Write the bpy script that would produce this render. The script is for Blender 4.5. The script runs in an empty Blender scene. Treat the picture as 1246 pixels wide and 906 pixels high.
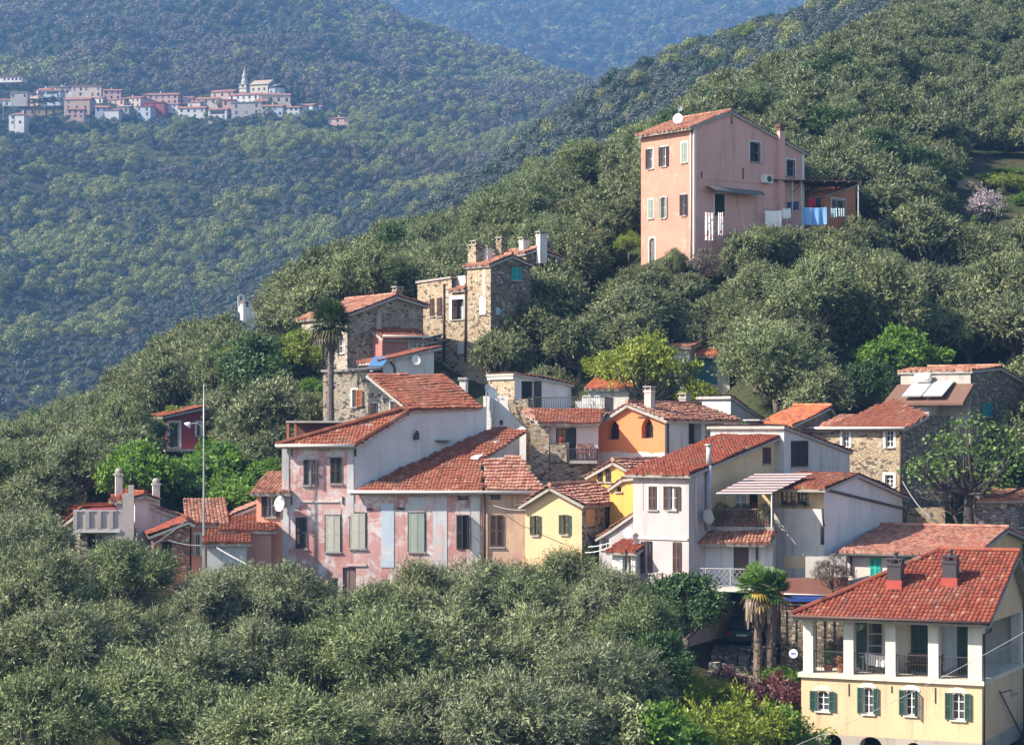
import bpy, math, random
import numpy as np
from mathutils import Vector, Matrix
from mathutils.geometry import delaunay_2d_cdt

# ------------------------------------------------------------------ camera, light, exposure
F_, CX, HY = 2700.0, 623.0, 520.0           # focal length, principal column and horizon row of the 1246 px photograph
scene = bpy.context.scene
COL = scene.collection
cam = bpy.data.cameras.new("camera")
cam.sensor_width = 36.0
cam.lens = 36.0 * F_ / 1246.0
cam.shift_y = (HY - 453.0) / 1246.0
cam.clip_start = 1.0
cam.clip_end = 20000.0
cam_o = bpy.data.objects.new("camera", cam)
COL.objects.link(cam_o)
cam_o.location = (0, 0, 0)
cam_o.rotation_euler = (math.radians(90), 0, 0)
scene.camera = cam_o

SUN_AZ, SUN_EL = math.radians(72), math.radians(38)     # azimuth from the view's back (-Y) round to the west (-X)
to_sun = Vector((-math.sin(SUN_AZ) * math.cos(SUN_EL), -math.cos(SUN_AZ) * math.cos(SUN_EL), math.sin(SUN_EL)))
world = bpy.data.worlds.new("World")
scene.world = world
world.use_nodes = True
wn = world.node_tree
bg = wn.nodes["Background"]
sky = wn.nodes.new("ShaderNodeTexSky")
sky.sky_type = 'NISHITA'
sky.sun_disc = False
sky.sun_elevation = SUN_EL
sky.sun_rotation = math.atan2(to_sun.x, to_sun.y)
sky.altitude = 100
wn.links.new(sky.outputs[0], bg.inputs[0])
bg.inputs[1].default_value = 0.10
sun = bpy.data.lights.new("sun", 'SUN')
sun.energy = 5.0
sun.angle = math.radians(0.5)
sun.color = (1.0, 0.90, 0.76)
sun_o = bpy.data.objects.new("sun", sun)
COL.objects.link(sun_o)
sun_o.rotation_euler = to_sun.to_track_quat('Z', 'Y').to_euler()
scene.view_settings.view_transform = 'Standard'
scene.view_settings.look = 'None'
scene.view_settings.gamma = 1.0
scene.view_settings.use_curve_mapping = False
scene.view_settings.exposure = 1.35
scene.render.engine = 'CYCLES'
cy = scene.cycles
cy.max_bounces = 6
cy.diffuse_bounces = 3
cy.glossy_bounces = 2
cy.transmission_bounces = 3
cy.transparent_max_bounces = 4
cy.volume_bounces = 0
cy.use_denoising = True
cy.use_adaptive_sampling = True
cy.adaptive_threshold = 0.02
cy.sample_clamp_indirect = 4.0
HAZE_DENSITY = 0.00023
HAZE_COLOR = (0.22, 0.48, 1.0)

rng = np.random.default_rng(7)
R = random.Random(11)


# ------------------------------------------------------------------ pixels of the photograph to points in space
def ray(px, py):
    return Vector(((px - CX) / F_, 1.0, (HY - py) / F_))


def at(px, py, Y):
    return ray(px, py) * Y


def on_plane(px, py, p0, n):
    d = ray(px, py)
    return d * (n.dot(p0) / n.dot(d))


# ------------------------------------------------------------------ objects, labels
def tag(o, label=None, cat=None, group=None, kind=None):
    if label: o["label"] = label
    if cat: o["category"] = cat
    if group: o["group"] = group
    if kind: o["kind"] = kind
    return o


def empty(name, loc, rz=0.0, label=None, cat=None, group=None):
    o = bpy.data.objects.new(name, None)
    COL.objects.link(o)
    o.location = loc
    o.rotation_euler = (0, 0, rz)
    o.empty_display_size = 0.3
    return tag(o, label, cat, group)


def link_mesh(name, me, parent=None):
    o = bpy.data.objects.new(name, me)
    COL.objects.link(o)
    if parent is not None: o.parent = parent
    return o


def copy_tree(o, parent=None):
    c = o.copy()
    COL.objects.link(c)
    c.parent = parent
    for ch in o.children: copy_tree(ch, c)
    return c


class MB:
    """collects faces and links them as one mesh object"""
    def __init__(s):
        s.v = []; s.f = []; s.m = []; s.t = []; s.mi = 0; s.tone = 0.5

    def add(s, pts, faces):
        b = len(s.v)
        s.v += [tuple(p) for p in pts]
        for f in faces:
            s.f.append(tuple(b + i for i in f)); s.m.append(s.mi); s.t.append(s.tone)

    def quad(s, a, b, c, d): s.add([a, b, c, d], [(0, 1, 2, 3)])

    def hexa(s, p):           # 8 points: bottom ring, then top ring
        s.add(p, [(3, 2, 1, 0), (4, 5, 6, 7), (0, 1, 5, 4), (1, 2, 6, 5), (2, 3, 7, 6), (3, 0, 4, 7)])

    def box(s, x0, x1, y0, y1, z0, z1, T=None):
        p = [(x0, y0, z0), (x1, y0, z0), (x1, y1, z0), (x0, y1, z0), (x0, y0, z1), (x1, y0, z1), (x1, y1, z1), (x0, y1, z1)]
        s.hexa([T(*q) for q in p] if T else p)

    def prism(s, poly, off):  # poly: 3D points, off: offset vector to the other cap
        n = len(poly); off = Vector(off)
        a = [Vector(p) for p in poly]; b = [p + off for p in a]
        s.add(a + b, [tuple(range(n))[::-1], tuple(range(n, 2 * n))] + [(i, (i + 1) % n, n + (i + 1) % n, n + i) for i in range(n)])

    def tube(s, pts, r, n=6, cap=True):
        pts = [Vector(p) for p in pts]
        rs = r if isinstance(r, (list, tuple)) else [r] * len(pts)
        ring = []
        for i, p in enumerate(pts):
            t = (pts[min(i + 1, len(pts) - 1)] - pts[max(i - 1, 0)]).normalized()
            u = t.cross(Vector((0, 0, 1)) if abs(t.z) < 0.9 else Vector((1, 0, 0))).normalized()
            w = t.cross(u)
            ring.append([p + (u * math.cos(2 * math.pi * k / n) + w * math.sin(2 * math.pi * k / n)) * rs[i] for k in range(n)])
        vs = [q for rr in ring for q in rr]
        fs = []
        for i in range(len(pts) - 1):
            for k in range(n):
                fs.append((i * n + k, i * n + (k + 1) % n, (i + 1) * n + (k + 1) % n, (i + 1) * n + k))
        if cap:
            fs.append(tuple(range(n))[::-1]); fs.append(tuple((len(pts) - 1) * n + k for k in range(n)))
        s.add(vs, fs)

    def ball(s, c, rx, ry, rz, nu=12, nv=7):
        vs = []; fs = []
        for j in range(nv + 1):
            th = math.pi * j / nv
            for i in range(nu):
                a = 2 * math.pi * i / nu
                vs.append((c[0] + rx * math.sin(th) * math.cos(a), c[1] + ry * math.sin(th) * math.sin(a), c[2] + rz * math.cos(th)))
        for j in range(nv):
            for i in range(nu):
                fs.append((j * nu + i, (j + 1) * nu + i, (j + 1) * nu + (i + 1) % nu, j * nu + (i + 1) % nu))
        s.add(vs, fs)

    def build(s, name, mats, parent=None, smooth=False):
        me = bpy.data.meshes.new(name)
        me.from_pydata(s.v, [], s.f)
        for m in (mats if isinstance(mats, (list, tuple)) else [mats]): me.materials.append(m)
        if s.m and max(s.m) > 0: me.polygons.foreach_set("material_index", s.m)
        if any(t != 0.5 for t in s.t):
            me.attributes.new("tone", 'FLOAT', 'FACE').data.foreach_set("value", s.t)
        if smooth: me.polygons.foreach_set("use_smooth", [True] * len(me.polygons))
        me.update()
        return link_mesh(name, me, parent)


def np_mesh(name, verts, nface, k, mats, tone=None):
    """verts (nface*k,3): separate k-sided faces"""
    me = bpy.data.meshes.new(name)
    nv = nface * k
    me.vertices.add(nv); me.vertices.foreach_set("co", np.ascontiguousarray(verts, np.float32).ravel())
    me.loops.add(nv); me.loops.foreach_set("vertex_index", np.arange(nv, dtype=np.int32))
    me.polygons.add(nface)
    me.polygons.foreach_set("loop_start", np.arange(0, nv, k, dtype=np.int32))
    try: me.polygons.foreach_set("loop_total", np.full(nface, k, dtype=np.int32))
    except Exception: pass
    for m in mats: me.materials.append(m)
    if tone is not None: me.attributes.new("tone", 'FLOAT', 'FACE').data.foreach_set("value", np.asarray(tone, np.float32))
    me.update(calc_edges=True)
    return me


# ------------------------------------------------------------------ materials
def newmat(name):
    m = bpy.data.materials.new(name)
    m.use_nodes = True
    nt = m.node_tree
    return m, nt, nt.nodes["Principled BSDF"]


def N(nt, t, **kw):
    n = nt.nodes.new("ShaderNode" + t)
    for k, v in kw.items(): setattr(n, k, v)
    return n


def coords(nt, sc=(1, 1, 1), out="Object"):
    tc = N(nt, "TexCoord"); mp = N(nt, "Mapping")
    mp.inputs["Scale"].default_value = sc
    nt.links.new(tc.outputs[out], mp.inputs[0])
    return mp.outputs[0]


def noise(nt, vec, scale, detail=6, rough=0.6, dist=0.0):
    n = N(nt, "TexNoise")
    n.inputs["Scale"].default_value = scale; n.inputs["Detail"].default_value = detail
    n.inputs["Roughness"].default_value = rough; n.inputs["Distortion"].default_value = dist
    nt.links.new(vec, n.inputs["Vector"])
    return n.outputs["Fac"]


def ramp(nt, fac, a, b):
    n = N(nt, "MapRange"); n.clamp = True
    n.inputs[1].default_value = a; n.inputs[2].default_value = b
    nt.links.new(fac, n.inputs[0])
    return n.outputs[0]


def mix(nt, fac, a, b, mode='MIX'):
    n = N(nt, "Mix"); n.data_type = 'RGBA'; n.blend_type = mode
    for sock, v in ((n.inputs[0], fac), (n.inputs[6], a), (n.inputs[7], b)):
        if isinstance(v, (int, float)): sock.default_value = v
        elif isinstance(v, tuple): sock.default_value = (*v, 1.0) if len(v) == 3 else v
        else: nt.links.new(v, sock)
    return n.outputs[2]


def bump(nt, bsdf, h, strength=0.3, dist=0.02):
    b = N(nt, "Bump")
    b.inputs["Strength"].default_value = strength; b.inputs["Distance"].default_value = dist
    nt.links.new(h, b.inputs["Height"]); nt.links.new(b.outputs[0], bsdf.inputs["Normal"])


_mc = {}


def cached(fn):
    def g(*a, **k):
        key = (fn.__name__, a, tuple(sorted(k.items())))
        if key not in _mc: _mc[key] = fn(*a, **k)
        return _mc[key]
    return g


@cached
def plaster(c1, c2, c3=None, amt=0.5, streak=0.35, sc=0.5, seed=0.0):
    """painted plaster: two tones of paint, flaked patches of c3, rain streaks"""
    m, nt, b = newmat("plaster")
    v = coords(nt)
    off = N(nt, "VectorMath", operation='ADD'); off.inputs[1].default_value = (seed * 7.3, seed * 3.1, seed * 5.7)
    nt.links.new(v, off.inputs[0]); v = off.outputs[0]
    col = mix(nt, ramp(nt, noise(nt, v, sc, 8, 0.65), 0.35, 0.65), c1, c2)
    col = mix(nt, ramp(nt, noise(nt, v, 0.22, 7, 0.7), 0.42, 0.68), col, mix(nt, 0.22, col, (0.16, 0.14, 0.12)))
    fine = noise(nt, v, 9, 5, 0.7)
    col = mix(nt, ramp(nt, fine, 0.25, 0.8), mix(nt, 0.16, col, (0.1, 0.09, 0.08)), col)
    if c3:
        p = noise(nt, v, 1.15, 12, 0.74, 0.5)
        col = mix(nt, ramp(nt, p, 1.0 - amt, 1.0 - amt + 0.10), col, c3)
    if streak:
        mp = N(nt, "Mapping"); mp.inputs["Scale"].default_value = (2.2, 2.2, 0.22)
        nt.links.new(v, mp.inputs[0])
        s = ramp(nt, noise(nt, mp.outputs[0], 1.0, 6, 0.7), 0.52, 0.75)
        mul = N(nt, "Math", operation='MULTIPLY'); mul.inputs[1].default_value = min(.85, streak * 1.5)
        nt.links.new(s, mul.inputs[0])
        col = mix(nt, mul.outputs[0], col, (0.11, 0.10, 0.09))
    nt.links.new(col, b.inputs["Base Color"])
    b.inputs["Roughness"].default_value = 0.9
    b.inputs["Specular IOR Level"].default_value = 0.2
    bump(nt, b, fine, 0.35, 0.02)
    return m


@cached
def stone(c1=(0.36, 0.27, 0.17), c2=(0.16, 0.125, 0.09), mortar=(0.34, 0.29, 0.22), sc=3.2, flat=1.9):
    m, nt, b = newmat("rubble_stone")
    v0 = coords(nt)
    wn_ = N(nt, "TexNoise"); wn_.inputs["Scale"].default_value = 2.5; wn_.inputs["Detail"].default_value = 3
    nt.links.new(v0, wn_.inputs["Vector"])
    ad = N(nt, "VectorMath", operation='MULTIPLY_ADD'); ad.inputs[1].default_value = (0.22, 0.22, 0.22)
    nt.links.new(wn_.outputs["Color"], ad.inputs[0]); nt.links.new(v0, ad.inputs[2])
    mp = N(nt, "Mapping"); mp.inputs["Scale"].default_value = (sc, sc, sc * flat)
    nt.links.new(ad.outputs[0], mp.inputs[0])
    vo = N(nt, "TexVoronoi"); vo.inputs["Scale"].default_value = 1.0
    ed = N(nt, "TexVoronoi", feature='DISTANCE_TO_EDGE'); ed.inputs["Scale"].default_value = 1.0
    for n in (vo, ed): nt.links.new(mp.outputs[0], n.inputs["Vector"])
    sx = N(nt, "SeparateColor"); nt.links.new(vo.outputs["Color"], sx.inputs[0])
    col = mix(nt, sx.outputs[0], c1, c2)
    col = mix(nt, ramp(nt, sx.outputs[1], 0.75, 0.8), col, (0.48, 0.42, 0.33))
    col = mix(nt, ramp(nt, sx.outputs[2], 0.8, 0.85), col, (0.10, 0.085, 0.07))
    g = noise(nt, v0, 0.45, 6, 0.65)
    e = ramp(nt, ed.outputs["Distance"], 0.02, 0.09)
    col = mix(nt, e, mix(nt, ramp(nt, g, 0.35, 0.6), (0.09, 0.075, 0.06), mortar), col)
    col = mix(nt, ramp(nt, g, 0.3, 0.75), mix(nt, 0.35, col, (0.10, 0.09, 0.075)), col)
    nt.links.new(col, b.inputs["Base Color"])
    b.inputs["Roughness"].default_value = 0.95
    b.inputs["Specular IOR Level"].default_value = 0.15
    hs = mix(nt, 0.35, e, noise(nt, v0, 12, 4))
    bump(nt, b, hs, 0.9, 0.06)
    return m


@cached
def tiles(c1=(0.225, 0.068, 0.043), c2=(0.275, 0.10, 0.06), c3=(0.15, 0.06, 0.042), lichen=0.25):
    m, nt, b = newmat("roof_tile")
    at_ = N(nt, "Attribute"); at_.attribute_name = "tone"
    v = coords(nt)
    col = mix(nt, ramp(nt, at_.outputs["Fac"], 0.25, 0.8), c1, c2)
    col = mix(nt, ramp(nt, at_.outputs["Fac"], 0.12, 0.05), col, c3)
    col = mix(nt, ramp(nt, at_.outputs["Fac"], 0.96, 0.98), col, mix(nt, 0.5, c2, (0.42, 0.26, 0.18)))
    p = noise(nt, v, 0.7, 8, 0.7)
    f = ramp(nt, p, 0.52, 0.72)
    mul = N(nt, "Math", operation='MULTIPLY'); mul.inputs[1].default_value = lichen
    nt.links.new(f, mul.inputs[0])
    col = mix(nt, mul.outputs[0], col, (0.165, 0.10, 0.078))
    col = mix(nt, ramp(nt, noise(nt, v, 0.35, 5, 0.65), 0.45, 0.7), col, mix(nt, 0.2, col, (0.30, 0.19, 0.15)))
    fine = noise(nt, v, 16, 4, 0.7)
    col = mix(nt, ramp(nt, fine, 0.3, 0.8), mix(nt, 0.3, col, (0.08, 0.04, 0.03)), col)
    nt.links.new(col, b.inputs["Base Color"])
    b.inputs["Roughness"].default_value = 0.9
    b.inputs["Specular IOR Level"].default_value = 0.08
    bump(nt, b, fine, 0.3, 0.01)
    return m


@cached
def paint(c, rough=0.6, var=0.25, metal=0.0, sc=3.0):
    m, nt, b = newmat("paint")
    v = coords(nt)
    n = noise(nt, v, sc, 6, 0.7)
    d = tuple(x * (1 - var) for x in c)
    nt.links.new(mix(nt, ramp(nt, n, 0.3, 0.7), d, c), b.inputs["Base Color"])
    b.inputs["Roughness"].default_value = rough
    b.inputs["Metallic"].default_value = metal
    b.inputs["Specular IOR Level"].default_value = 0.3
    return m


@cached
def glass(c=(0.03, 0.035, 0.04)):
    m, nt, b = newmat("window_glass")
    v = coords(nt)
    n = noise(nt, v, 1.3, 3)
    nt.links.new(mix(nt, ramp(nt, n, 0.4, 0.6), c, tuple(x * 2.2 for x in c)), b.inputs["Base Color"])
    b.inputs["Roughness"].default_value = 0.12
    b.inputs["Specular IOR Level"].default_value = 0.6
    return m


@cached
def leafmat(cd, cl, trans=0.3, hue=0.12, obj=0.35):
    """leaf colours spread per leaf (tone) and per plant (object random)"""
    m, nt, b = newmat("leaf")
    at_ = N(nt, "Attribute"); at_.attribute_name = "tone"
    oi = N(nt, "ObjectInfo")
    col = mix(nt, at_.outputs["Fac"], cd, cl)
    g = tuple((x * k) for x, k in zip(cl, (1.12, 1.1, 0.78)))
    k = N(nt, "Math", operation='MULTIPLY'); k.inputs[1].default_value = obj
    nt.links.new(oi.outputs["Random"], k.inputs[0])
    col = mix(nt, k.outputs[0], col, mix(nt, at_.outputs["Fac"], tuple(x * .75 for x in cd), g))
    nt.links.new(col, b.inputs["Base Color"])
    b.inputs["Roughness"].default_value = 0.5
    b.inputs["Specular IOR Level"].default_value = 0.35
    tr = N(nt, "BsdfTranslucent")
    nt.links.new(mix(nt, 1.0, col, (1.1, 1.15, 0.6), 'MULTIPLY'), tr.inputs["Color"])
    ms = N(nt, "MixShader"); ms.inputs[0].default_value = trans
    nt.links.new(b.outputs[0], ms.inputs[1]); nt.links.new(tr.outputs[0], ms.inputs[2])
    nt.links.new(ms.outputs[0], nt.nodes["Material Output"].inputs[0])
    return m


@cached
def bark(c=(0.10, 0.085, 0.07)):
    m, nt, b = newmat("bark")
    n = noise(nt, coords(nt, (1, 1, 0.3)), 6, 6, 0.7)
    nt.links.new(mix(nt, ramp(nt, n, 0.3, 0.7), tuple(x * .45 for x in c), c), b.inputs["Base Color"])
    b.inputs["Roughness"].default_value = 0.95
    bump(nt, b, n, 0.8, 0.05)
    return m


@cached
def earth(c1, c2, c3, sc=0.15):
    m, nt, b = newmat("earth")
    v = coords(nt)
    n = noise(nt, v, sc, 10, 0.7)
    n2 = noise(nt, v, sc * 9, 8, 0.7)
    col = mix(nt, ramp(nt, n, 0.4, 0.6), c1, c2)
    col = mix(nt, ramp(nt, n2, 0.5, 0.65), col, c3)
    nt.links.new(col, b.inputs["Base Color"])
    b.inputs["Roughness"].default_value = 1.0
    b.inputs["Specular IOR Level"].default_value = 0.1
    bump(nt, b, n2, 0.6, 0.3)
    return m


WHITE = plaster((0.60, 0.58, 0.56), (0.53, 0.52, 0.50), (0.36, 0.34, 0.32), 0.36, 0.45)
IRON = paint((0.05, 0.05, 0.055), 0.5, 0.3)
DARK = paint((0.022, 0.02, 0.02), 0.9)
WHITEP = paint((0.66, 0.65, 0.63), 0.5, 0.12)
GREYP = paint((0.40, 0.40, 0.40), 0.6, 0.2)
CONC = paint((0.36, 0.33, 0.30), 0.9, 0.35)
WOOD = paint((0.13, 0.07, 0.045), 0.8, 0.4)
COPPER = paint((0.10, 0.055, 0.045), 0.6, 0.3)
# ------------------------------------------------------------------ the land: one height field through surveyed points
AN = [  # (column, row, distance): where the ground lies
 (0,1060,78),(400,1080,78),(800,1060,80),(1246,1050,80),(0,980,87),(300,1000,87),(600,1000,87),(850,985,88),(1000,1020,88),(1246,1040,88),
 (100,720,112),(250,730,113),(400,765,113),(600,760,114),(700,750,113),(820,762,109),(905,812,107),(940,822,105),(985,930,97),(1100,975,94),(1246,1000,93),(1246,930,99.5),(1200,890,102.5),(1100,850,103),
 (1130,722,113),(1030,722,113),(1246,770,110),(1000,705,117),(1130,645,124),(1246,650,124),(760,650,118),(660,650,121),(800,600,125),(640,605,126),
 (450,580,126),(400,510,131),(340,605,122),(0,690,113),(150,650,120),(50,645,118),(220,560,138),(0,600,140),(100,575,140),(300,555,138),
 (0,598,150),(100,548,155),(200,490,160),(250,461,162),(300,430,165),(340,408,165),(480,452,139),(600,458,141),(700,460,142),(850,440,145),
 (1000,480,135),(1246,470,138),(430,378,160),(430,368,170),(560,328,174),(650,285,178),(720,255,183),(780,222,190),(640,365,153),(730,335,157),
 (820,340,149),(845,333,150),(880,330,152),(960,287,158),(1050,285,160),(1246,310,165),(1100,400,148),(1246,400,150),(980,215,180),(1100,225,186),
 (1246,235,192),(900,140,215),(1000,92,245),(1110,42,275),(1246,-30,300),(1150,130,230),(1246,100,250),
 (0,640,260),(100,600,280),(200,560,300),(300,500,300),(430,440,300),(560,400,300),(700,330,300),(850,230,320),(1000,130,340),(1110,75,370),(1246,0,400),
 (300,392,440),(330,402,540),(420,347,540),(500,277,540),(560,237,540),(640,188,540),(700,148,540),(760,115,540),(830,85,540),(920,53,540),(1000,22,540),(1080,-8,540),(1246,-80,540),
 (430,405,420),(560,335,420),(700,245,420),(850,165,420),(1000,95,420),(1110,45,430),(250,470,500),(150,540,480),(0,600,480),
 (0,600,580),(200,560,600),(330,470,650),(500,360,700),(640,270,720),(760,220,760),(900,150,800),(1080,80,800),(1246,0,800),
 (0,545,650),(100,522,660),(200,482,680),(300,420,700),(400,350,740),(500,280,800),(560,235,850),(0,400,760),(200,350,800),(350,280,830),(0,280,880),
 (200,230,930),(400,220,920),(500,200,950),(600,200,980),(0,190,1000),(200,172,1030),(400,168,1040),(500,172,1080),(620,168,1100),
 (0,152,1080),(100,146,1085),(200,143,1090),(300,134,1095),(325,114,1115),(410,155,1085),(0,120,1150),(130,118,1150),(200,128,1180),(350,118,1190),
 (500,142,1200),(620,152,1220),(700,132,1260),(0,85,1350),(200,66,1400),(450,90,1400),(600,112,1400),(700,117,1400),
 (0,-20,1700),(200,-40,1700),(330,-20,1700),(400,8,1700),(470,27,1700),(560,64,1650),(640,88,1600),(720,110,1500),(800,132,1500),(1000,80,1500),(1246,20,1500),
 (0,10,2000),(430,75,2000),(600,112,2000),(720,132,2000),(900,100,2000),(1246,40,2000),
 (400,55,2500),(720,107,2450),(850,70,2500),(1000,30,2600),(1246,-20,2600),(430,-70,3400),(700,-90,3400),(1000,-90,3400),(1246,-110,3400),(0,-110,3400),
 (0,-130,4300),(600,-130,4300),(1246,-150,4300)]
AN += [(p - 500, r, y) for p, r, y in AN if p <= 0] + [(p + 500, r, y) for p, r, y in AN if p >= 1246]
AN += [(p, HY + 27.0 / y * F_, y) for p in (-500, 0, 600, 1246, 1750) for y in (16, 30, 52)]
_ap = np.array(AN, float)
_q = np.stack([(_ap[:, 0] - CX) / F_ * 6.0, np.log(_ap[:, 2]) * 1.0], 1)
_e = (HY - _ap[:, 1]) / F_
C2 = 0.03 ** 2


def _kern(A, B): return np.sqrt(((A[:, None, :] - B[None, :, :]) ** 2).sum(-1) + C2)


_w = np.linalg.solve(_kern(_q, _q) + np.eye(len(_q)) * 2e-3, _e - _e.mean())
GA = np.linspace(-0.46, 0.46, 300)
GL = np.linspace(math.log(16), math.log(4200), 560)
_g = np.stack(np.meshgrid(GA * 6.0, GL, indexing='ij'), -1).reshape(-1, 2)
GE = np.concatenate([_kern(c, _q) @ _w for c in np.array_split(_g, 40)]).reshape(len(GA), len(GL)) + _e.mean()


def _wob(x, y):
    return (np.sin(x * .31 + 1.3 * np.sin(y * .17)) * np.sin(y * .27 + 2 + np.sin(x * .13)) * .25
            + np.sin(x * .043 + 1 + np.sin(y * .021)) * np.sin(y * .037 + .5 * np.sin(x * .05)) * np.clip(y * .012 - 5, 0, 9))


def gz(x, y):
    """height of the ground (arrays or numbers)"""
    x = np.asarray(x, float); y = np.maximum(np.asarray(y, float), 16.5)
    fa = np.clip((x / y - GA[0]) / (GA[1] - GA[0]), 0, len(GA) - 1.001)
    fl = np.clip((np.log(y) - GL[0]) / (GL[1] - GL[0]), 0, len(GL) - 1.001)
    i = fa.astype(int); j = fl.astype(int); u = fa - i; v = fl - j
    e = (GE[i, j] * (1 - u) + GE[i + 1, j] * u) * (1 - v) + (GE[i, j + 1] * (1 - u) + GE[i + 1, j + 1] * u) * v
    return e * y + _wob(x, y)


def gzf(x, y): return float(gz(np.array([x]), np.array([y]))[0])


def ground_hit(px, py, y0=70.0, y1=4000.0):
    ys = np.exp(np.linspace(math.log(y0), math.log(y1), 500))
    a = (px - CX) / F_
    d = gz(a * ys, ys) - (HY - py) / F_ * ys
    k = np.argmax(d >= 0)
    return float(ys[k]) if d[k] >= 0 else None


def build_ground():
    xs = GA[:, None] * np.exp(GL)[None, :]; ys = np.broadcast_to(np.exp(GL)[None, :], xs.shape)
    zs = gz(xs, ys)
    v = np.stack([xs, ys, zs], -1).reshape(-1, 3)
    na, nl = xs.shape
    i = np.arange(na - 1)[:, None]; j = np.arange(nl - 1)[None, :]
    q = np.stack([i * nl + j, (i + 1) * nl + j, (i + 1) * nl + j + 1, i * nl + j + 1], -1).reshape(-1, 4)
    me = bpy.data.meshes.new("ground")
    me.vertices.add(len(v)); me.vertices.foreach_set("co", v.astype(np.float32).ravel())
    me.loops.add(q.size); me.loops.foreach_set("vertex_index", q.astype(np.int32).ravel())
    me.polygons.add(len(q)); me.polygons.foreach_set("loop_start", np.arange(0, q.size, 4, dtype=np.int32))
    me.polygons.foreach_set("use_smooth", np.ones(len(q), bool))
    me.materials.append(earth((0.035, 0.05, 0.02), (0.06, 0.055, 0.03), (0.025, 0.035, 0.014)))
    me.update(calc_edges=True)
    tag(link_mesh("ground", me), "steep wooded hills and valley ground", None, None, "structure")
    return float(zs.min()), float(zs.max())


GZMIN, GZMAX = build_ground()
hz = MB()
hz.box(-2150, 2150, -20, 4350, GZMIN - 1.0, GZMAX + 40)
m_h = bpy.data.materials.new("air")
m_h.use_nodes = True
_nt = m_h.node_tree
_nt.nodes.remove(_nt.nodes["Principled BSDF"])
_pv = _nt.nodes.new("ShaderNodeVolumePrincipled")
_pv.inputs["Density"].default_value = HAZE_DENSITY
_pv.inputs["Color"].default_value = (*HAZE_COLOR, 1)
_pv.inputs["Anisotropy"].default_value = 0.1
_nt.links.new(_pv.outputs[0], _nt.nodes["Material Output"].inputs["Volume"])
tag(hz.build("haze", m_h), "thin blue haze over the valley", None, None, "stuff")

# ------------------------------------------------------------------ foliage
def leaf_quads(P, Nrm, length, width, jit, g):
    """rhombic leaves at P facing roughly Nrm"""
    n = len(P)
    nr = Nrm + g.normal(0, jit, (n, 3)); nr /= np.linalg.norm(nr, axis=1, keepdims=True) + 1e-9
    t = g.normal(0, 1, (n, 3)); t -= (t * nr).sum(1, keepdims=True) * nr; t /= np.linalg.norm(t, axis=1, keepdims=True) + 1e-9
    b = np.cross(nr, t)
    L = (length * g.uniform(.65, 1.3, n))[:, None] / 2; W = (width * g.uniform(.7, 1.3, n))[:, None] / 2
    mid = P + t * L * g.uniform(-.25, .1, (n, 1))
    return np.stack([P - t * L, mid + b * W, P + t * L, mid - b * W], 1).reshape(-1, 3)


def lobes(g, n, rad, hz_, top, spread=0.62, rl=(.34, .52), flat=.8):
    """centres and radii of the leafy masses of a crown"""
    out = [(np.array([0, 0, hz_ + (top - hz_) * .25]), rad * .5)]
    for k in range(n):
        a = 2.399 * k + g.uniform(-.5, .5)
        s = math.sqrt((k + .5) / n)
        r = rad * spread * s * g.uniform(.8, 1.25)
        h = hz_ + (top - hz_) * (1 - s ** 1.6) * g.uniform(.35, .85) + g.uniform(-.25, .2) * rad * .4 * s
        out.append((np.array([r * math.cos(a), r * math.sin(a), h]), rad * g.uniform(*rl)))
    return out


def crown_mesh(name, seed, n, lb, length, width, mat, flat=.8, jit=.7, gap=.0, inner=.45, droop=0.0, up=.25, tn=.24):
    g = np.random.default_rng(seed)
    w = np.array([r ** 2 for _, r in lb]); w /= w.sum()
    k = g.choice(len(lb), n, p=w)
    C = np.array([c for c, _ in lb])[k]; Rr = np.array([r for _, r in lb])[k]
    d = g.normal(0, 1, (n, 3)); d[:, 2] += .25; d /= np.linalg.norm(d, axis=1, keepdims=True)
    rr = inner + (1 - inner) * g.uniform(0, 1, n) ** .6
    rr *= 1 + .16 * np.sin(d[:, 0] * 7 + k) * np.sin(d[:, 1] * 6 + k * 2.1) + .1 * np.sin(d[:, 2] * 11 + k) + g.normal(0, .05, n)
    P = C + d * (Rr * rr)[:, None] * np.array([1, 1, flat])
    keep = np.ones(n, bool)
    for i, (c, r) in enumerate(lb):
        q = (P - c) / np.array([1, 1, flat])
        keep &= ~((k != i) & ((q ** 2).sum(1) < (r * .55) ** 2))
    if gap:
        s = 4.2 / max(.6, np.mean(Rr))
        f = np.sin(P[:, 0] * s + seed) * np.sin(P[:, 1] * s * 1.1 + 2) + np.sin(P[:, 2] * s * 1.3 + P[:, 0] * s * .5) * .7
        keep &= ~((f < -gap) & (g.uniform(0, 1, n) < .85))
    P = P[keep]; d = d[keep]
    clump = .5 + .28 * np.sin(P[:, 0] * 2.3 + P[:, 2] * 1.7 + seed) * np.sin(P[:, 1] * 2.1 + 1) + .0 * P[:, 0]
    tone = np.clip(clump + g.normal(0, tn, len(P)), 0, 1)
    nr = d + np.array([0, 0, up])
    v = leaf_quads(P, nr, length, width, jit, g)
    return np_mesh(name, v, len(P), 4, [mat], tone)


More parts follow.
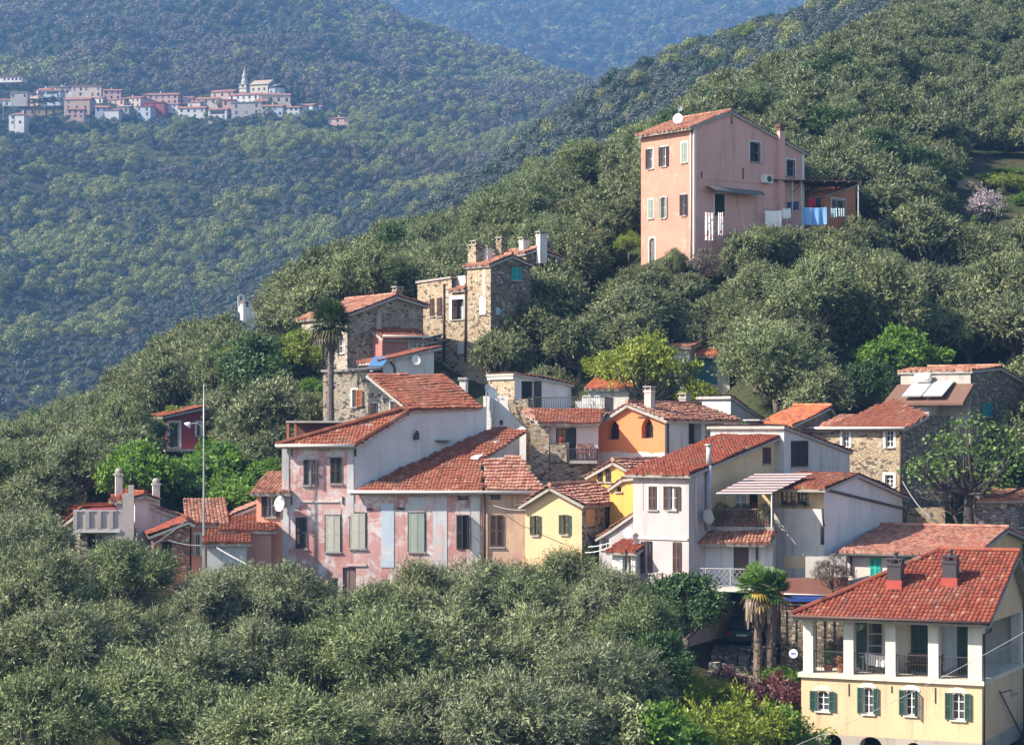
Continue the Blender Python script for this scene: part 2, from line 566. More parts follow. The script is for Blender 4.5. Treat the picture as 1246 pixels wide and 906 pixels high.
def trunk_mesh(name, seed, lb, base_r, fork, mat, lean=.25, nlimb=None):
    g = random.Random(seed)
    b = MB()
    f = Vector((g.uniform(-lean, lean), g.uniform(-lean, lean), fork))
    b.tube([(0, 0, -.9), (0.02, 0.01, .1), (f.x * .6 + g.uniform(-.1, .1), f.y * .6, fork * .55), f], [base_r * 1.5, base_r * 1.15, base_r * .9, base_r * .8], 8)
    for c, r in (lb if nlimb is None else lb[:nlimb]):
        c = Vector(c)
        m = f.lerp(c, .5) + Vector((g.uniform(-.25, .25), g.uniform(-.25, .25), -.15 * (c - f).length))
        e = c + Vector((0, 0, r * .4))
        b.tube([f, m, c, e], [base_r * .5, base_r * .34, base_r * .2, base_r * .06], 5, False)
        for q in range(2):
            t = c + Vector((g.uniform(-1, 1), g.uniform(-1, 1), g.uniform(0, 1))) * r * .8
            b.tube([m.lerp(c, .6), t], [base_r * .16, base_r * .05], 4, False)
    me_o = b.build(name, mat, None, True)
    me = me_o.data
    bpy.data.objects.remove(me_o)
    return me


OLIVE = leafmat((0.022, 0.034, 0.017), (0.335, 0.375, 0.205), .2, obj=.5)  # dark end deepened so leaf colour carries some of the crowns' shade
OLIVE2 = leafmat((0.024, 0.038, 0.018), (0.285, 0.32, 0.165), .2, obj=.5)
GREEN = leafmat((0.045, 0.11, 0.018), (0.20, 0.34, 0.045), .38)
DGREEN = leafmat((0.022, 0.055, 0.018), (0.08, 0.14, 0.045), .25)
LIME = leafmat((0.11, 0.16, 0.02), (0.30, 0.34, 0.05), .35)
PURPLE = leafmat((0.07, 0.025, 0.03), (0.20, 0.075, 0.085), .2)
BLOSSOM = leafmat((0.22, 0.18, 0.21), (0.55, 0.47, 0.54), .2)
GREYB = leafmat((0.085, 0.07, 0.06), (0.18, 0.15, 0.13), .1)
FIGL = leafmat((0.05, 0.10, 0.03), (0.15, 0.24, 0.06), .35)
RUST = leafmat((0.20, 0.08, 0.03), (0.40, 0.18, 0.08), .2)
BARK = bark((0.13, 0.11, 0.09)); BARKD = bark((0.06, 0.05, 0.045))


def sprig_crown(name, seed, ns, per, lb, length, width, mat, flat=.9, shoot=.55, gap=.4):
    """crown of feathery shoots: each shoot leaves a leafy mass and carries narrow leaves along it"""
    g = np.random.default_rng(seed)
    w = np.array([r ** 2 for _, r in lb]); w /= w.sum()
    k = g.choice(len(lb), ns, p=w)
    C = np.array([c for c, _ in lb])[k]; Rr = np.array([r for _, r in lb])[k]
    d = g.normal(0, 1, (ns, 3)); d[:, 2] += .3; d /= np.linalg.norm(d, axis=1, keepdims=True)
    P = C + d * (Rr * (.25 + .75 * g.uniform(0, 1, ns) ** .55))[:, None] * np.array([1, 1, flat])
    if gap:
        s = 2.6
        f = np.sin(P[:, 0] * s + seed) * np.sin(P[:, 1] * s * 1.1 + 2) + np.sin(P[:, 2] * s * 1.2 + P[:, 0] * 1.3) * .6
        keep = ~((f < -gap) & (g.uniform(0, 1, ns) < .9))
        P, d, k = P[keep], d[keep], k[keep]
    n = len(P)
    cen = np.array([0, 0, np.mean([c[2] for c, _ in lb])])
    out = P - cen; out /= np.linalg.norm(out, axis=1, keepdims=True) + 1e-9
    D = d * .55 + out * .5 + g.normal(0, .42, (n, 3)) + np.array([0, 0, .28]); D /= np.linalg.norm(D, axis=1, keepdims=True)
    L = shoot * g.uniform(.5, 1.5, n)
    t = (np.arange(per) + .5) / per
    Q = P[:, None, :] + D[:, None, :] * (L[:, None] * t[None, :])[:, :, None]
    Q[:, :, 2] -= .22 * (L[:, None] * t[None, :] ** 2) * g.uniform(0, 1.2, n)[:, None]
    Q = Q.reshape(-1, 3) + g.normal(0, .025, (n * per, 3))
    ax = np.repeat(D, per, 0) * .75 + g.normal(0, .55, (n * per, 3)); ax /= np.linalg.norm(ax, axis=1, keepdims=True)
    nr = np.repeat(out * .8 + d * .5, per, 0) + np.array([0, 0, .45]) + g.normal(0, .36, (n * per, 3))
    nr -= (nr * ax).sum(1, keepdims=True) * ax; nr /= np.linalg.norm(nr, axis=1, keepdims=True) + 1e-9
    b = np.cross(nr, ax); m = n * per
    l_ = (length * g.uniform(.65, 1.3, m))[:, None]; w_ = (width * g.uniform(.7, 1.3, m))[:, None] / 2
    v = np.stack([Q, Q + ax * l_ * .45 + b * w_, Q + ax * l_, Q + ax * l_ * .45 - b * w_], 1).reshape(-1, 3)
    tone = np.clip(np.repeat(g.beta(1.2, 1.5, n), per) + g.normal(0, .17, m) + .12 * np.sin(Q[:, 0] * 1.9 + seed) * np.sin(Q[:, 1] * 1.7), 0, 1)
    return np_mesh(name, v, m, 4, [mat], tone)


class Kind:
    """a few interchangeable models of one kind of tree: crown and trunk meshes"""
    def __init__(s, name, n, seeds, mat, leaf, rad=2.5, top=5.0, mid=2.9, fork=1.3, base=.22, nl=13, gap=.55, flat=.85, jit=.7, bk=None, spread=.62, rl=(.34, .52), inner=.45, sprig=None):
        s.name = name; s.mods = []; s.rad = rad; s.top = top
        for sd in seeds:
            g = np.random.default_rng(sd)
            lb = lobes(g, nl, rad, mid, top, spread, rl)
            if sprig:
                s.mods.append((sprig_crown('crown', sd, n // sprig[0], sprig[0], lb, leaf[0], leaf[1], mat, flat, sprig[1], gap), trunk_mesh('trunk', sd, lb, base, fork, bk or BARK)))
                continue
            s.mods.append((crown_mesh("crown", sd, n, lb, leaf[0], leaf[1], mat, flat, jit, gap, inner), trunk_mesh("trunk", sd, lb, base, fork, bk or BARK)))
        s.i = 0

    def put(s, x, y, sc, label, group=None, cat="tree", z=None, sq=None, rz=None):
        z = gzf(x, y) if z is None else z
        o = empty(s.name, (x, y, z), R.uniform(0, 6.28) if rz is None else rz, label, cat, group)
        h = R.uniform(.9, 1.12) if sq is None else sq
        o.scale = (sc * R.uniform(.86, 1.16), sc * R.uniform(.86, 1.16), sc * h)
        cr, tr = s.mods[s.i % len(s.mods)]; s.i += 1
        link_mesh("crown", cr, o); link_mesh("trunk", tr, o)
        return o


OL_N = Kind("olive_tree", 64000, (1, 2, 3, 4, 5, 6, 7), OLIVE, (.17, .04), gap=.12, nl=26, mid=2.7, fork=1.2, spread=.92, rl=(.13, .34), sprig=(12, .72))
OL_M = Kind("olive_tree", 36000, (11, 12, 13, 14, 15, 16), OLIVE2, (.22, .065), gap=.5, nl=19, mid=2.3, fork=.8, spread=.76, rl=(.2, .42), sprig=(11, .6))
OL_F = Kind("olive_tree", 20000, (21, 22, 23, 24), OLIVE2, (.30, .09), gap=.5, nl=17, mid=2.3, fork=.8, spread=.76, rl=(.2, .42), sprig=(9, .65))
OLIVE3 = leafmat((0.025, 0.045, 0.016), (0.28, 0.335, 0.165), .18, obj=.5)
OL_G = Kind("olive_tree", 62000, (81, 82, 83), OLIVE3, (.18, .045), gap=.15, nl=20, mid=3.0, fork=1.6, top=5.4, spread=.92, rl=(.14, .34), sprig=(12, .7))
BROAD = Kind("broadleaf_tree", 15000, (31, 32, 33), GREEN, (.23, .15), gap=.4, nl=18, spread=.8, rl=(.2, .4), sprig=(6, .45))
LIMET = Kind("broadleaf_tree", 11000, (35, 36, 37), LIME, (.2, .12), gap=.15, nl=18, spread=.85, rl=(.18, .36), sprig=(6, .5))
DARKT = Kind("broadleaf_tree", 20000, (41, 42), DGREEN, (.2, .11), gap=.5, nl=17, spread=.76, rl=(.2, .42), sprig=(7, .5))
SHRUB = Kind("leafy_shrub", 10000, (51, 52, 53), GREEN, (.13, .065), rad=1.1, top=1.7, mid=.75, fork=.25, base=.05, nl=11, gap=.4, spread=.85, rl=(.17, .38), sprig=(8, .34))
LSHRUB = Kind("leafy_shrub", 12000, (54, 55, 56), LIME, (.12, .05), rad=1.1, top=1.8, mid=.75, fork=.25, base=.05, nl=12, gap=.3, spread=.85, rl=(.16, .36), sprig=(9, .36))
OSHRUB = Kind("leafy_shrub", 9000, (57, 58), OLIVE, (.15, .05), rad=1.1, top=1.7, mid=.7, fork=.25, base=.05, nl=9, gap=.4)
PSHRUB = Kind("red_shrub", 5000, (61, 62), PURPLE, (.13, .06), rad=.9, top=1.5, mid=.65, fork=.2, base=.05, nl=10, gap=.3, spread=.85, rl=(.17, .38), sprig=(7, .3))
ALMOND = Kind("almond_tree", 5000, (66,), BLOSSOM, (.09, .07), rad=1.6, top=3.2, mid=1.5, fork=.7, base=.1, nl=12, gap=.2, spread=.85, rl=(.18, .36), sprig=(10, .5), bk=BARKD)
BARE = Kind("bare_shrub", 3500, (65,), GREYB, (.28, .03), rad=1.2, top=2.4, mid=1.1, fork=.4, base=.07, nl=10, gap=.2, bk=BARKD)
RUSTT = Kind("rusty_shrub", 5000, (68,), RUST, (.22, .06), rad=1.2, top=2.0, mid=.8, fork=.3, base=.06, nl=9, gap=.4)


# ------------------------------------------------------------------ far woods: scattered through a node group, too many to count
def template(seed, n, rad, top, leaf, mat, nl=9, flat=.85, cone=False):
    g = np.random.default_rng(seed)
    lb = lobes(g, nl, rad, top * .55, top, .6, (.36, .55))
    if cone: lb = [(np.array([g.uniform(-.1, .1), g.uniform(-.1, .1), top * f]), rad * (1.05 - f)) for f in np.linspace(.12, .92, 9)]
    me = crown_mesh("far_crown", seed, n, lb, leaf, leaf * .7, mat, flat, .3, .8, .8, up=.1, tn=.09)
    return bpy.data.objects.new("far_tree", me)


_colls = {}


def forest(name, label, P, sc, idx, temps, key):
    if key not in _colls:
        c = bpy.data.collections.new("far_trees_" + key)
        for k, t in enumerate(temps):
            t.name = "far_tree_%s_%02d" % (key, k)
            c.objects.link(t)
        _colls[key] = c
    me = bpy.data.meshes.new(name)
    n = len(P)
    me.vertices.add(n); me.vertices.foreach_set("co", P.astype(np.float32).ravel())
    for nm, tp, val in (("sc", 'FLOAT', sc), ("ix", 'INT', idx), ("rz", 'FLOAT', rng.uniform(0, 6.28, n))):
        me.attributes.new(nm, tp, 'POINT').data.foreach_set("value", np.asarray(val, np.int32 if tp == 'INT' else np.float32))
    o = link_mesh(name, me)
    ng = bpy.data.node_groups.new(name, "GeometryNodeTree")
    ng.interface.new_socket("Geometry", in_out='INPUT', socket_type='NodeSocketGeometry')
    ng.interface.new_socket("Geometry", in_out='OUTPUT', socket_type='NodeSocketGeometry')
    gi = ng.nodes.new("NodeGroupInput"); go = ng.nodes.new("NodeGroupOutput")
    ip = ng.nodes.new("GeometryNodeInstanceOnPoints"); ci = ng.nodes.new("GeometryNodeCollectionInfo")
    ci.inputs[0].default_value = _colls[key]; ci.inputs[1].default_value = True; ci.inputs[2].default_value = True
    na = {}
    for nm, tp in (("sc", 'FLOAT'), ("ix", 'INT'), ("rz", 'FLOAT')):
        a = ng.nodes.new("GeometryNodeInputNamedAttribute"); a.data_type = tp; a.inputs[0].default_value = nm; na[nm] = a.outputs[0]
    cx = ng.nodes.new("ShaderNodeCombineXYZ")
    L = ng.links.new
    L(gi.outputs[0], ip.inputs["Points"]); L(ci.outputs[0], ip.inputs["Instance"])
    ip.inputs["Pick Instance"].default_value = True
    L(na["ix"], ip.inputs["Instance Index"]); L(na["rz"], cx.inputs[2]); L(cx.outputs[0], ip.inputs["Rotation"]); L(na["sc"], ip.inputs["Scale"])
    L(ip.outputs[0], go.inputs[0])
    md = o.modifiers.new("scatter", 'NODES'); md.node_group = ng
    return tag(o, label, None, None, "stuff")


def vnoise(x, y, s, seed=0):
    x = x * s; y = y * s
    return (np.sin(x + seed + 1.7 * np.sin(y * .7 + seed)) + np.sin(y * 1.3 + 2 * seed + 1.3 * np.sin(x * .8)) + .6 * np.sin(x * 2.3 + y * 1.9 + seed) + .5 * np.sin(x * 3.7 - y * 4.1)) / 3.1


def grid_points(px0, px1, y0, y1, s):
    """points spaced s metres apart on the ground between two columns of the view and two distances"""
    ys = np.arange(y0, y1, s * .9)
    X = []; Y = []
    for k, y in enumerate(ys):
        xs = np.arange((px0 - CX) / F_ * y, (px1 - CX) / F_ * y, s) + (k % 2) * s * .5
        X.append(xs); Y.append(np.full(len(xs), y))
    X = np.concatenate(X); Y = np.concatenate(Y)
    return X + rng.uniform(-.38, .38, len(X)) * s, Y + rng.uniform(-.38, .38, len(X)) * s


def in_view(x, y, z, m=60, above=None):
    px = CX + F_ * x / y; py = HY - F_ * z / y
    return (px > -m) & (px < 1246 + m) & (py > -m) & (py < 906 + m), px, py


F_OL = leafmat((0.026, 0.038, 0.030), (0.115, 0.14, 0.115), .1, obj=.2)  # bluish dark green: some distance haze is put into this leaf colour
F_BR = leafmat((0.06, 0.055, 0.04), (0.19, 0.165, 0.11), .15, obj=.3)
F_YG = leafmat((0.11, 0.13, 0.035), (0.31, 0.325, 0.10), .25, obj=.3)
F_DG = leafmat((0.02, 0.045, 0.02), (0.07, 0.11, 0.045), .15, obj=.3)
T_MID = [template(200 + i, 2600, 2.5, 4.8, .36, F_OL, 11) for i in range(5)] + [template(210, 2600, 2.8, 5.6, .36, F_YG, 11), template(211, 2600, 2.7, 5.4, .36, F_DG, 11)]
T_FAR = [template(220 + i, 900, 2.3, 4.2, .42, F_OL, 7) for i in range(5)] + [template(230 + i, 900, 3.2, 6.0, .55, F_YG) for i in range(2)] + [template(240 + i, 900, 3.2, 6.4, .55, F_BR) for i in range(2)] + [template(250, 900, 3.0, 6.2, .55, F_DG), template(251, 420, 2.2, 7.5, .8, F_DG, cone=True)]
T_MTN = [template(260 + i, 600, 4.2, 8.0, 1.0, (F_BR, F_DG, F_BR, F_YG, F_DG)[i]) for i in range(5)]


WOODS = [(170, 200, 70, 12), (330, 178, 62, 30), (440, 172, 95, 26), (110, 238, 75, 18), (80, 305, 95, 28), (180, 352, 62, 24), (130, 402, 45, 30), (255, 300, 60, 22), (372, 300, 42, 24), (530, 165, 62, 16), (55, 215, 55, 10), (600, 92, 105, 24), (480, 120, 85, 20), (680, 112, 45, 10), (320, 250, 40, 14), (20, 420, 40, 30), (450, 215, 50, 14)]


def blobs(px, py, r):
    """stands of yellow-green spring woodland"""
    m = np.zeros(len(px), bool)
    for a, b_, rx, ry in WOODS: m |= ((px - a + (py - b_) * .8) / rx) ** 2 + ((py - b_) / ry) ** 2 < .35 + r * .55
    return m & (r < .93)


def make_forests():
    # wooded ridge behind the village
    x, y = grid_points(100, 1500, 330, 600, 4.8)
    z = gz(x, y)
    ok, px, py = in_view(x, y, z, 240)
    ok &= (py < 520) & ~((px > 280) & (px < 324) & (y < 446) & (py < 410))
    x, y, z = x[ok], y[ok], z[ok]
    n = vnoise(x, y, .03, 2)
    idx = np.where(rng.uniform(0, 1, len(x)) < .07 + .15 * (n > .45), 5, np.where(rng.uniform(0, 1, len(x)) < .12, 6, rng.integers(0, 5, len(x))))
    forest("ridge_wood", "dark olive wood covering the ridge behind the village", np.stack([x, y, z - .2], 1), rng.uniform(.75, 1.2, len(x)), idx, T_MID, "ridge")
    # terraced hillside below the far village
    x, y = grid_points(-220, 900, 600, 1230, 5.3)
    z = gz(x, y)
    ok, px, py = in_view(x, y, z, 220)
    vill = np.zeros(len(x), bool)
    for a0, b0, a1, b1, Yh in FARG: vill |= (px > a0 - 3) & (px < a1 + 3) & (y < Yh + 10) & (y > Yh - 160) & (py < b1 + 8) & (py > b0 - 14)
    terr = (px < 330) & (py < 235) & (vnoise(x, y * 2.2, .05, 4) > .15)
    ok &= ~vill & ~terr
    x, y, z, px, py = x[ok], y[ok], z[ok], px[ok], py[ok]
    n = vnoise(x, y, .022, 5) + rng.normal(0, .18, len(x))
    r = rng.uniform(0, 1, len(x))
    yg = (n > .62) | blobs(px, py, r) | ((px > 380) & (py < 240) & (n > .0)) | ((px < 130) & (py > 260) & (py < 420) & (n > .12))
    br = (n < -.62) | ((y > 1160) & (r < .5))
    idx = np.where(yg, np.where(r < .6, 5, 6), np.where(br, np.where(r < .5, 7, 8), np.where(r > .93, 9, rng.integers(0, 5, len(x)))))
    forest("hillside_wood", "olive groves and woods on the far hillside under the hill village", np.stack([x, y, z - .2], 1), rng.uniform(.7, 1.25, len(x)), idx, T_FAR, "hillside")
    # bushy strips along the terraces
    x, y = grid_points(-60, 420, 880, 1062, 2.4)
    z = gz(x, y)
    ok, px, py = in_view(x, y, z, 20)
    ok &= (np.sin(z * 1.6 + x * .02) > .55) & (rng.uniform(0, 1, len(x)) < .55)
    x, y, z = x[ok], y[ok], z[ok]
    forest("terrace_scrub", "bright scrub along the terraces of the far hillside", np.stack([x, y, z - .6], 1), rng.uniform(.3, .5, len(x)), rng.integers(5, 7, len(x)), T_FAR, "hillside")
    # mountain forest
    x, y = grid_points(-220, 1000, 1200, 1760, 7.0)
    z = gz(x, y)
    ok, px, py = in_view(x, y, z, 220)
    x, y, z, px, py = x[ok], y[ok], z[ok], px[ok], py[ok]
    n = vnoise(x, y, .012, 1) + rng.normal(0, .25, len(x))
    idx = np.where(n > .3, 3, np.where(n < -.5, 1, np.where(rng.uniform(0, 1, len(x)) < .5, 0, 2)))
    idx = np.where(blobs(px, py, rng.uniform(0, 1, len(x))), 3, idx)
    forest("mountain_forest", "brownish forest on the mountain behind the hill village", np.stack([x, y, z - .4], 1), rng.uniform(.55, 1.15, len(x)), idx, T_MTN, "mountain")
    x, y = grid_points(200, 1450, 2080, 3500, 14.0)
    z = gz(x, y)
    ok, px, py = in_view(x, y, z, 200)
    x, y, z = x[ok], y[ok], z[ok]
    forest("blue_mountain_forest", "forest on the distant blue mountain", np.stack([x, y, z - .6], 1), rng.uniform(1.1, 2.0, len(x)), rng.integers(0, 5, len(x)), T_MTN, "mountain")

# ------------------------------------------------------------------ houses
FOOT = []        # footprints (world polygons) that trees keep out of


def inpoly(x, y, P):
    c = False
    for i in range(len(P)):
        (x1, y1), (x2, y2) = P[i], P[i - 1]
        if (y1 > y) != (y2 > y) and x < (x2 - x1) * (y - y1) / (y2 - y1) + x1: c = not c
    return c


class Face:
    """a wall plane of a house: origin, horizontal direction, outward direction (house coordinates), length"""
    def __init__(s, p0, u, n, L): s.p0 = Vector((*p0, 0)); s.u = Vector((*u, 0)); s.n = Vector((*n, 0)); s.L = L

    def P(s, u, out, z): return s.p0 + s.u * u + s.n * out + Vector((0, 0, z))


class House:
    def __init__(s, name, label, cat, pl, pr, Y, yaw, D=6.0, at_='l', pyb=None, group=None, skew=0.0):
        th = math.radians(yaw); c, sn = math.cos(th), math.sin(th)
        if at_ == 'l':
            xa, ya = (pl - CX) / F_ * Y, Y
            k = (pr - CX) / F_; s.W = (k * ya - xa) / (c - k * sn)
        else:
            xb, yb = (pr - CX) / F_ * Y, Y
            k = (pl - CX) / F_; t = (k * yb - xb) / (c - k * sn); s.W = -t
            xa, ya = xb + t * c, yb + t * sn
        s.yaw = th
        s.M2 = Matrix.Rotation(th, 3, 'Z')
        sk = math.radians(skew); s.d = Vector((math.sin(sk), math.cos(sk)))
        s.org = Vector((xa, ya, 0))
        if isinstance(D, tuple):
            dw = s.M2 @ Vector((s.d.x, s.d.y, 0))
            st = s.org + (s.M2 @ Vector((s.W, 0, 0)) if D[0] == 'r' else Vector((0, 0, 0)))
            k = (D[1] - CX) / F_
            D = (k * st.y - st.x) / (dw.x - k * dw.y)
        s.D = D
        cs = [s.org + s.M2 @ Vector((*s.xy(x, v), 0)) for x in (0, s.W) for v in (0, D)]
        s.zb = (HY - pyb) / F_ * Y if pyb is not None else min(gzf(p.x, p.y) for p in cs) - .7
        s.org.z = s.zb
        FOOT.append([(p.x, p.y) for p in (cs[0], cs[2], cs[3], cs[1])])
        s.root = empty(name, s.org, th, label, cat, group)
        W = s.W; d = s.d; nr = (d.y, -d.x)
        s.faces = {'F': Face((0, 0), (1, 0), (0, -1), W), 'R': Face((W, 0), (d.x, d.y), nr, D),
                   'L': Face((d.x * D, d.y * D), (-d.x, -d.y), (-nr[0], -nr[1]), D), 'B': Face((W + d.x * D, d.y * D), (-1, 0), (0, 1), W)}
        s.walls = {}; s.holes = {}; s.roofb = MB(); s.roofmats = None; s.thick = .13

    def xy(s, x, v): return (x + s.d.x * v, s.d.y * v)

    def loc(s, x, v, z): return Vector((x + s.d.x * v, s.d.y * v, z))

    def world(s, p): return s.org + s.M2 @ Vector(p)

    def local(s, p): return s.M2.transposed() @ (Vector(p) - s.org)

    def uz(s, f, px, py):
        F = s.faces[f] if isinstance(f, str) else f
        q = s.local(on_plane(px, py, s.world(F.p0), s.M2 @ F.n)) - F.p0
        return q.dot(F.u), q.z

    def z(s, f, px, py): return s.uz(f, px, py)[1]

    def plane(s, f, out):
        F = s.faces[f]
        return Face((F.p0 + F.n * out)[:2], F.u[:2], F.n[:2], F.L)

    # walls from a profile across the house
    def profile(s, axis, pts, mats, tile, eave=.35, verge=.2, step=.035, amp=.045, roof=True, backmat=None, cap=True, pitch=.18, row=.3, flat=False):
        if not isinstance(mats, dict): mats = {k: mats for k in 'FRLB'}
        W, D = s.W, s.D
        z0, z1 = pts[0][1], pts[-1][1]
        if axis == 'x':
            pl = [(0, 0), (W, 0)] + [(p, z) for p, z in pts][::-1]
            s.walls.update(F=(pl, mats['F']), B=([(W - u, z) for u, z in pl], mats['B']), L=([(0, 0), (D, 0), (D, z0), (0, z0)], mats['L']), R=([(0, 0), (D, 0), (D, z1), (0, z1)], mats['R']))
        else:
            pl = [(0, 0), (D, 0)] + [(p, z) for p, z in pts][::-1]
            s.walls.update(R=(pl, mats['R']), L=([(D - u, z) for u, z in pl], mats['L']), F=([(0, 0), (W, 0), (W, z0), (0, z0)], mats['F']), B=([(0, 0), (W, 0), (W, z1), (0, z1)], mats['B']))
        if not roof: return
        n = len(pts) - 1; lim = D if axis == 'x' else W
        for i in range(n):
            (a, za), (b, zb_) = pts[i], pts[i + 1]
            if b - a < .02: continue
            sl = (zb_ - za) / (b - a)
            if i == 0: a, za = a - eave, za - eave * sl
            if i == n - 1: b, zb_ = b + eave, zb_ + eave * sl
            q = [(a, za, -verge), (b, zb_, -verge), (b, zb_, lim + verge), (a, za, lim + verge)]
            P = [s.loc(p, l, z) if axis == 'x' else s.loc(l, p, z) for p, z, l in q]
            up = (P[0], P[3], P[2], P[1]) if sl >= 0 else (P[1], P[2], P[3], P[0])
            A, B, C, Dd = up
            if (B - A).cross(Dd - A).z < 0: A, B, C, Dd = B, A, Dd, C
            s.slope([A, B, C, Dd], tile, step, amp, pitch, row, flat)
        if cap:
            for i in range(1, n):
                p, z = pts[i]
                if pts[i - 1][1] < z > pts[i + 1][1]:
                    e = [s.loc(p, l, z + .07) if axis == 'x' else s.loc(l, p, z + .07) for l in (-verge, lim + verge)]
                    s.ridge(e[0], e[1])

    def slope(s, poly, tile, step=.035, amp=.045, pitch=.18, row=.3, flat=False, thick=None):
        """tiled roof plane; poly in house coordinates, its first edge is the eave"""
        b = s.roofb; s.roofmats = s.roofmats or [tile, CONC]
        if tile not in s.roofmats: s.roofmats.append(tile)
        mi = s.roofmats.index(tile)
        P = [Vector(p) for p in poly]
        u = (P[1] - P[0]).normalized()
        nn = (P[1] - P[0]).cross(P[2] - P[1] if len(P) > 3 else P[2] - P[0]).normalized()
        if nn.z < 0: nn = -nn
        v = nn.cross(u)
        if (P[2] - P[0]).dot(v) < 0: u = -u; v = nn.cross(u)
        o = P[0]
        Q = [((p - o).dot(u), (p - o).dot(v)) for p in P]
        b.mi = 1; b.tone = .5
        b.prism([p - nn * .08 for p in P], -nn * (thick or s.thick))
        b.mi = mi
        if flat: return
        u0, u1 = min(q[0] for q in Q), max(q[0] for q in Q); v0, v1 = min(q[1] for q in Q), max(q[1] for q in Q)
        nu = max(1, round((u1 - u0) / pitch)); nv = max(1, round((v1 - v0) / row))
        du = (u1 - u0) / nu; dv = (v1 - v0) / nv
        prof = [(0, 0), (.2, .75), (.5, 1), (.8, .75)]
        g = R
        ph_ = R.uniform(0, 6)
        for k in range(nv):
            zoff = g.uniform(-.006, .006)
            for i in range(nu):
                ca = (u0 + (i + .5) * du, v0 + (k + .5) * dv)
                if not inpoly(ca[0], ca[1], Q): continue
                jz = g.uniform(-.013, .013) + zoff; jv = g.uniform(-.045, .045)
                b.tone = g.random()
                va, vb = v0 + k * dv + jv - .03, v0 + (k + 1) * dv
                vs = []
                for t, h in prof + [(1, 0)]:
                    uu = u0 + (i + t) * du
                    sg_ = .035 * math.sin(uu * .8 + ph_) * math.sin(ca[1] * 1.1 + ph_ * 2) + .02 * math.sin(uu * 2.3 + ca[1] * 1.7 + ph_)
                    vs.append(o + u * uu + v * va + nn * (amp * h + step + jz + sg_))
                    vs.append(o + u * uu + v * vb + nn * (amp * h * .85 + jz + sg_))
                    vs.append(o + u * uu + v * va + nn * -.07)
                fs = []
                for t in range(4):
                    a = t * 3; c = a + 3
                    fs.append((a, c, c + 1, a + 1)); fs.append((a + 2, c + 2, c, a))
                b.add(vs, fs)
        b.tone = .5; b.mi = 0

    def ridge(s, a, b_, r=.11, mi=0):
        a = Vector(a); b_ = Vector(b_); n = max(1, int((b_ - a).length / .38))
        s.roofb.mi = mi
        for k in range(n):
            s.roofb.tone = R.random()
            s.roofb.tube([a.lerp(b_, k / n), a.lerp(b_, (k + 1.06) / n)], [r * 1.08, r * .92], 6)
        s.roofb.mi = 0; s.roofb.tone = .5

    def fbox(s, mb, f, u0, u1, o0, o1, z0, z1):
        F = s.faces[f] if isinstance(f, str) else f
        mb.box(u0, u1, o0, o1, z0, z1, lambda a, b, c: F.P(a, b, c))

    def strip(s, name, mat, f, x0, y0, x1, y1, out=.03, inn=-.05, label=None, parent=None):
        """a flat board on a wall, between two corners given in the photograph"""
        xm, ym = (x0 + x1) / 2, (y0 + y1) / 2
        b = MB(); s.fbox(b, f, s.uz(f, x0, ym)[0], s.uz(f, x1, ym)[0], inn, out, s.z(f, xm, y1), s.z(f, xm, y0))
        return tag(b.build(name, mat, parent or s.root), label)

    def rect(s, f, x0, y0, x1, y1):
        xm, ym = (x0 + x1) / 2, (y0 + y1) / 2
        return s.uz(f, x0, ym)[0], s.uz(f, x1, ym)[0], s.z(f, xm, y1), s.z(f, xm, y0)

    def leaf(s, f, hinge, w, z0, z1, ang, mat, name, parent, slats=True, label=None):
        """shutter or door leaf: hinge at u, swung by ang degrees from closed; w signed: towards +u or -u when closed"""
        F = s.faces[f] if isinstance(f, str) else f
        a = math.radians(ang); sg = 1 if w > 0 else -1; w = abs(w)
        du, do = sg * math.cos(a), math.sin(a)
        base = .03 if ang > 100 else .02

        def T(q, t, z): return F.P(hinge + du * q - sg * do * t * (-1), base + do * q + math.cos(a) * t * (1 if ang < 90 else -1), z)
        b = MB()
        fr = min(.06, w * .22)
        b.box(0, fr, 0, .04, z0, z1, T); b.box(w - fr, w, 0, .04, z0, z1, T)
        h = z1 - z0
        for zz in (z0, z0 + h * .47, z1 - .07): b.box(fr, w - fr, 0, .038, zz, zz + .07, T)
        if slats:
            n = max(4, int(h / .085))
            for k in range(n):
                zz = z0 + .03 + (h - .06) * k / n
                p = [T(fr, .004, zz), T(w - fr, .004, zz), T(w - fr, .012, zz), T(fr, .012, zz), T(fr, .026, zz + h / n * .85), T(w - fr, .026, zz + h / n * .85), T(w - fr, .034, zz + h / n * .85), T(fr, .034, zz + h / n * .85)]
                b.hexa(p)
        else: b.box(fr, w - fr, .008, .03, z0, z1, T)
        return tag(b.build(name, mat, parent), label)

    def win(s, f, x0, y0, x1, y1, sh='--', smat=None, frame=None, pane=None, surround=None, sw=.10, sill=True, mull=(1, 1), depth=.16, arch=None, shp=None, wide=None, name='window', slats=True, open_=False, curtain=None, label=None):
        u0, u1, z0, z1 = shp or s.rect(f, x0, y0, x1, y1)
        if u1 < u0: u0, u1 = u1, u0
        F = s.faces[f] if isinstance(f, str) else f
        frame = frame or WHITEP; pane = pane or glass()
        w, h = u1 - u0, z1 - z0
        if arch:
            n = 8; ah = min(h * .45, w * (.5 if arch == 'r' else .75))
            top = []
            for k in range(n + 1):
                t = k / n
                if arch == 'r': top.append((u1 - w * (1 - math.cos(math.pi * t)) / 2, z1 - ah + ah * math.sin(math.pi * t)))
                else: top.append((u1 - w * t, z1 - ah + ah * math.sin(math.pi * min(t, 1 - t)) ** .8))
            hole = [(u0, z0), (u1, z0)] + top
        else: hole = [(u0, z0), (u1, z0), (u1, z1), (u0, z1)]
        s.holes.setdefault(f, []).append((hole, depth + .05))
        b = MB(); t = min(.06, w * .12)
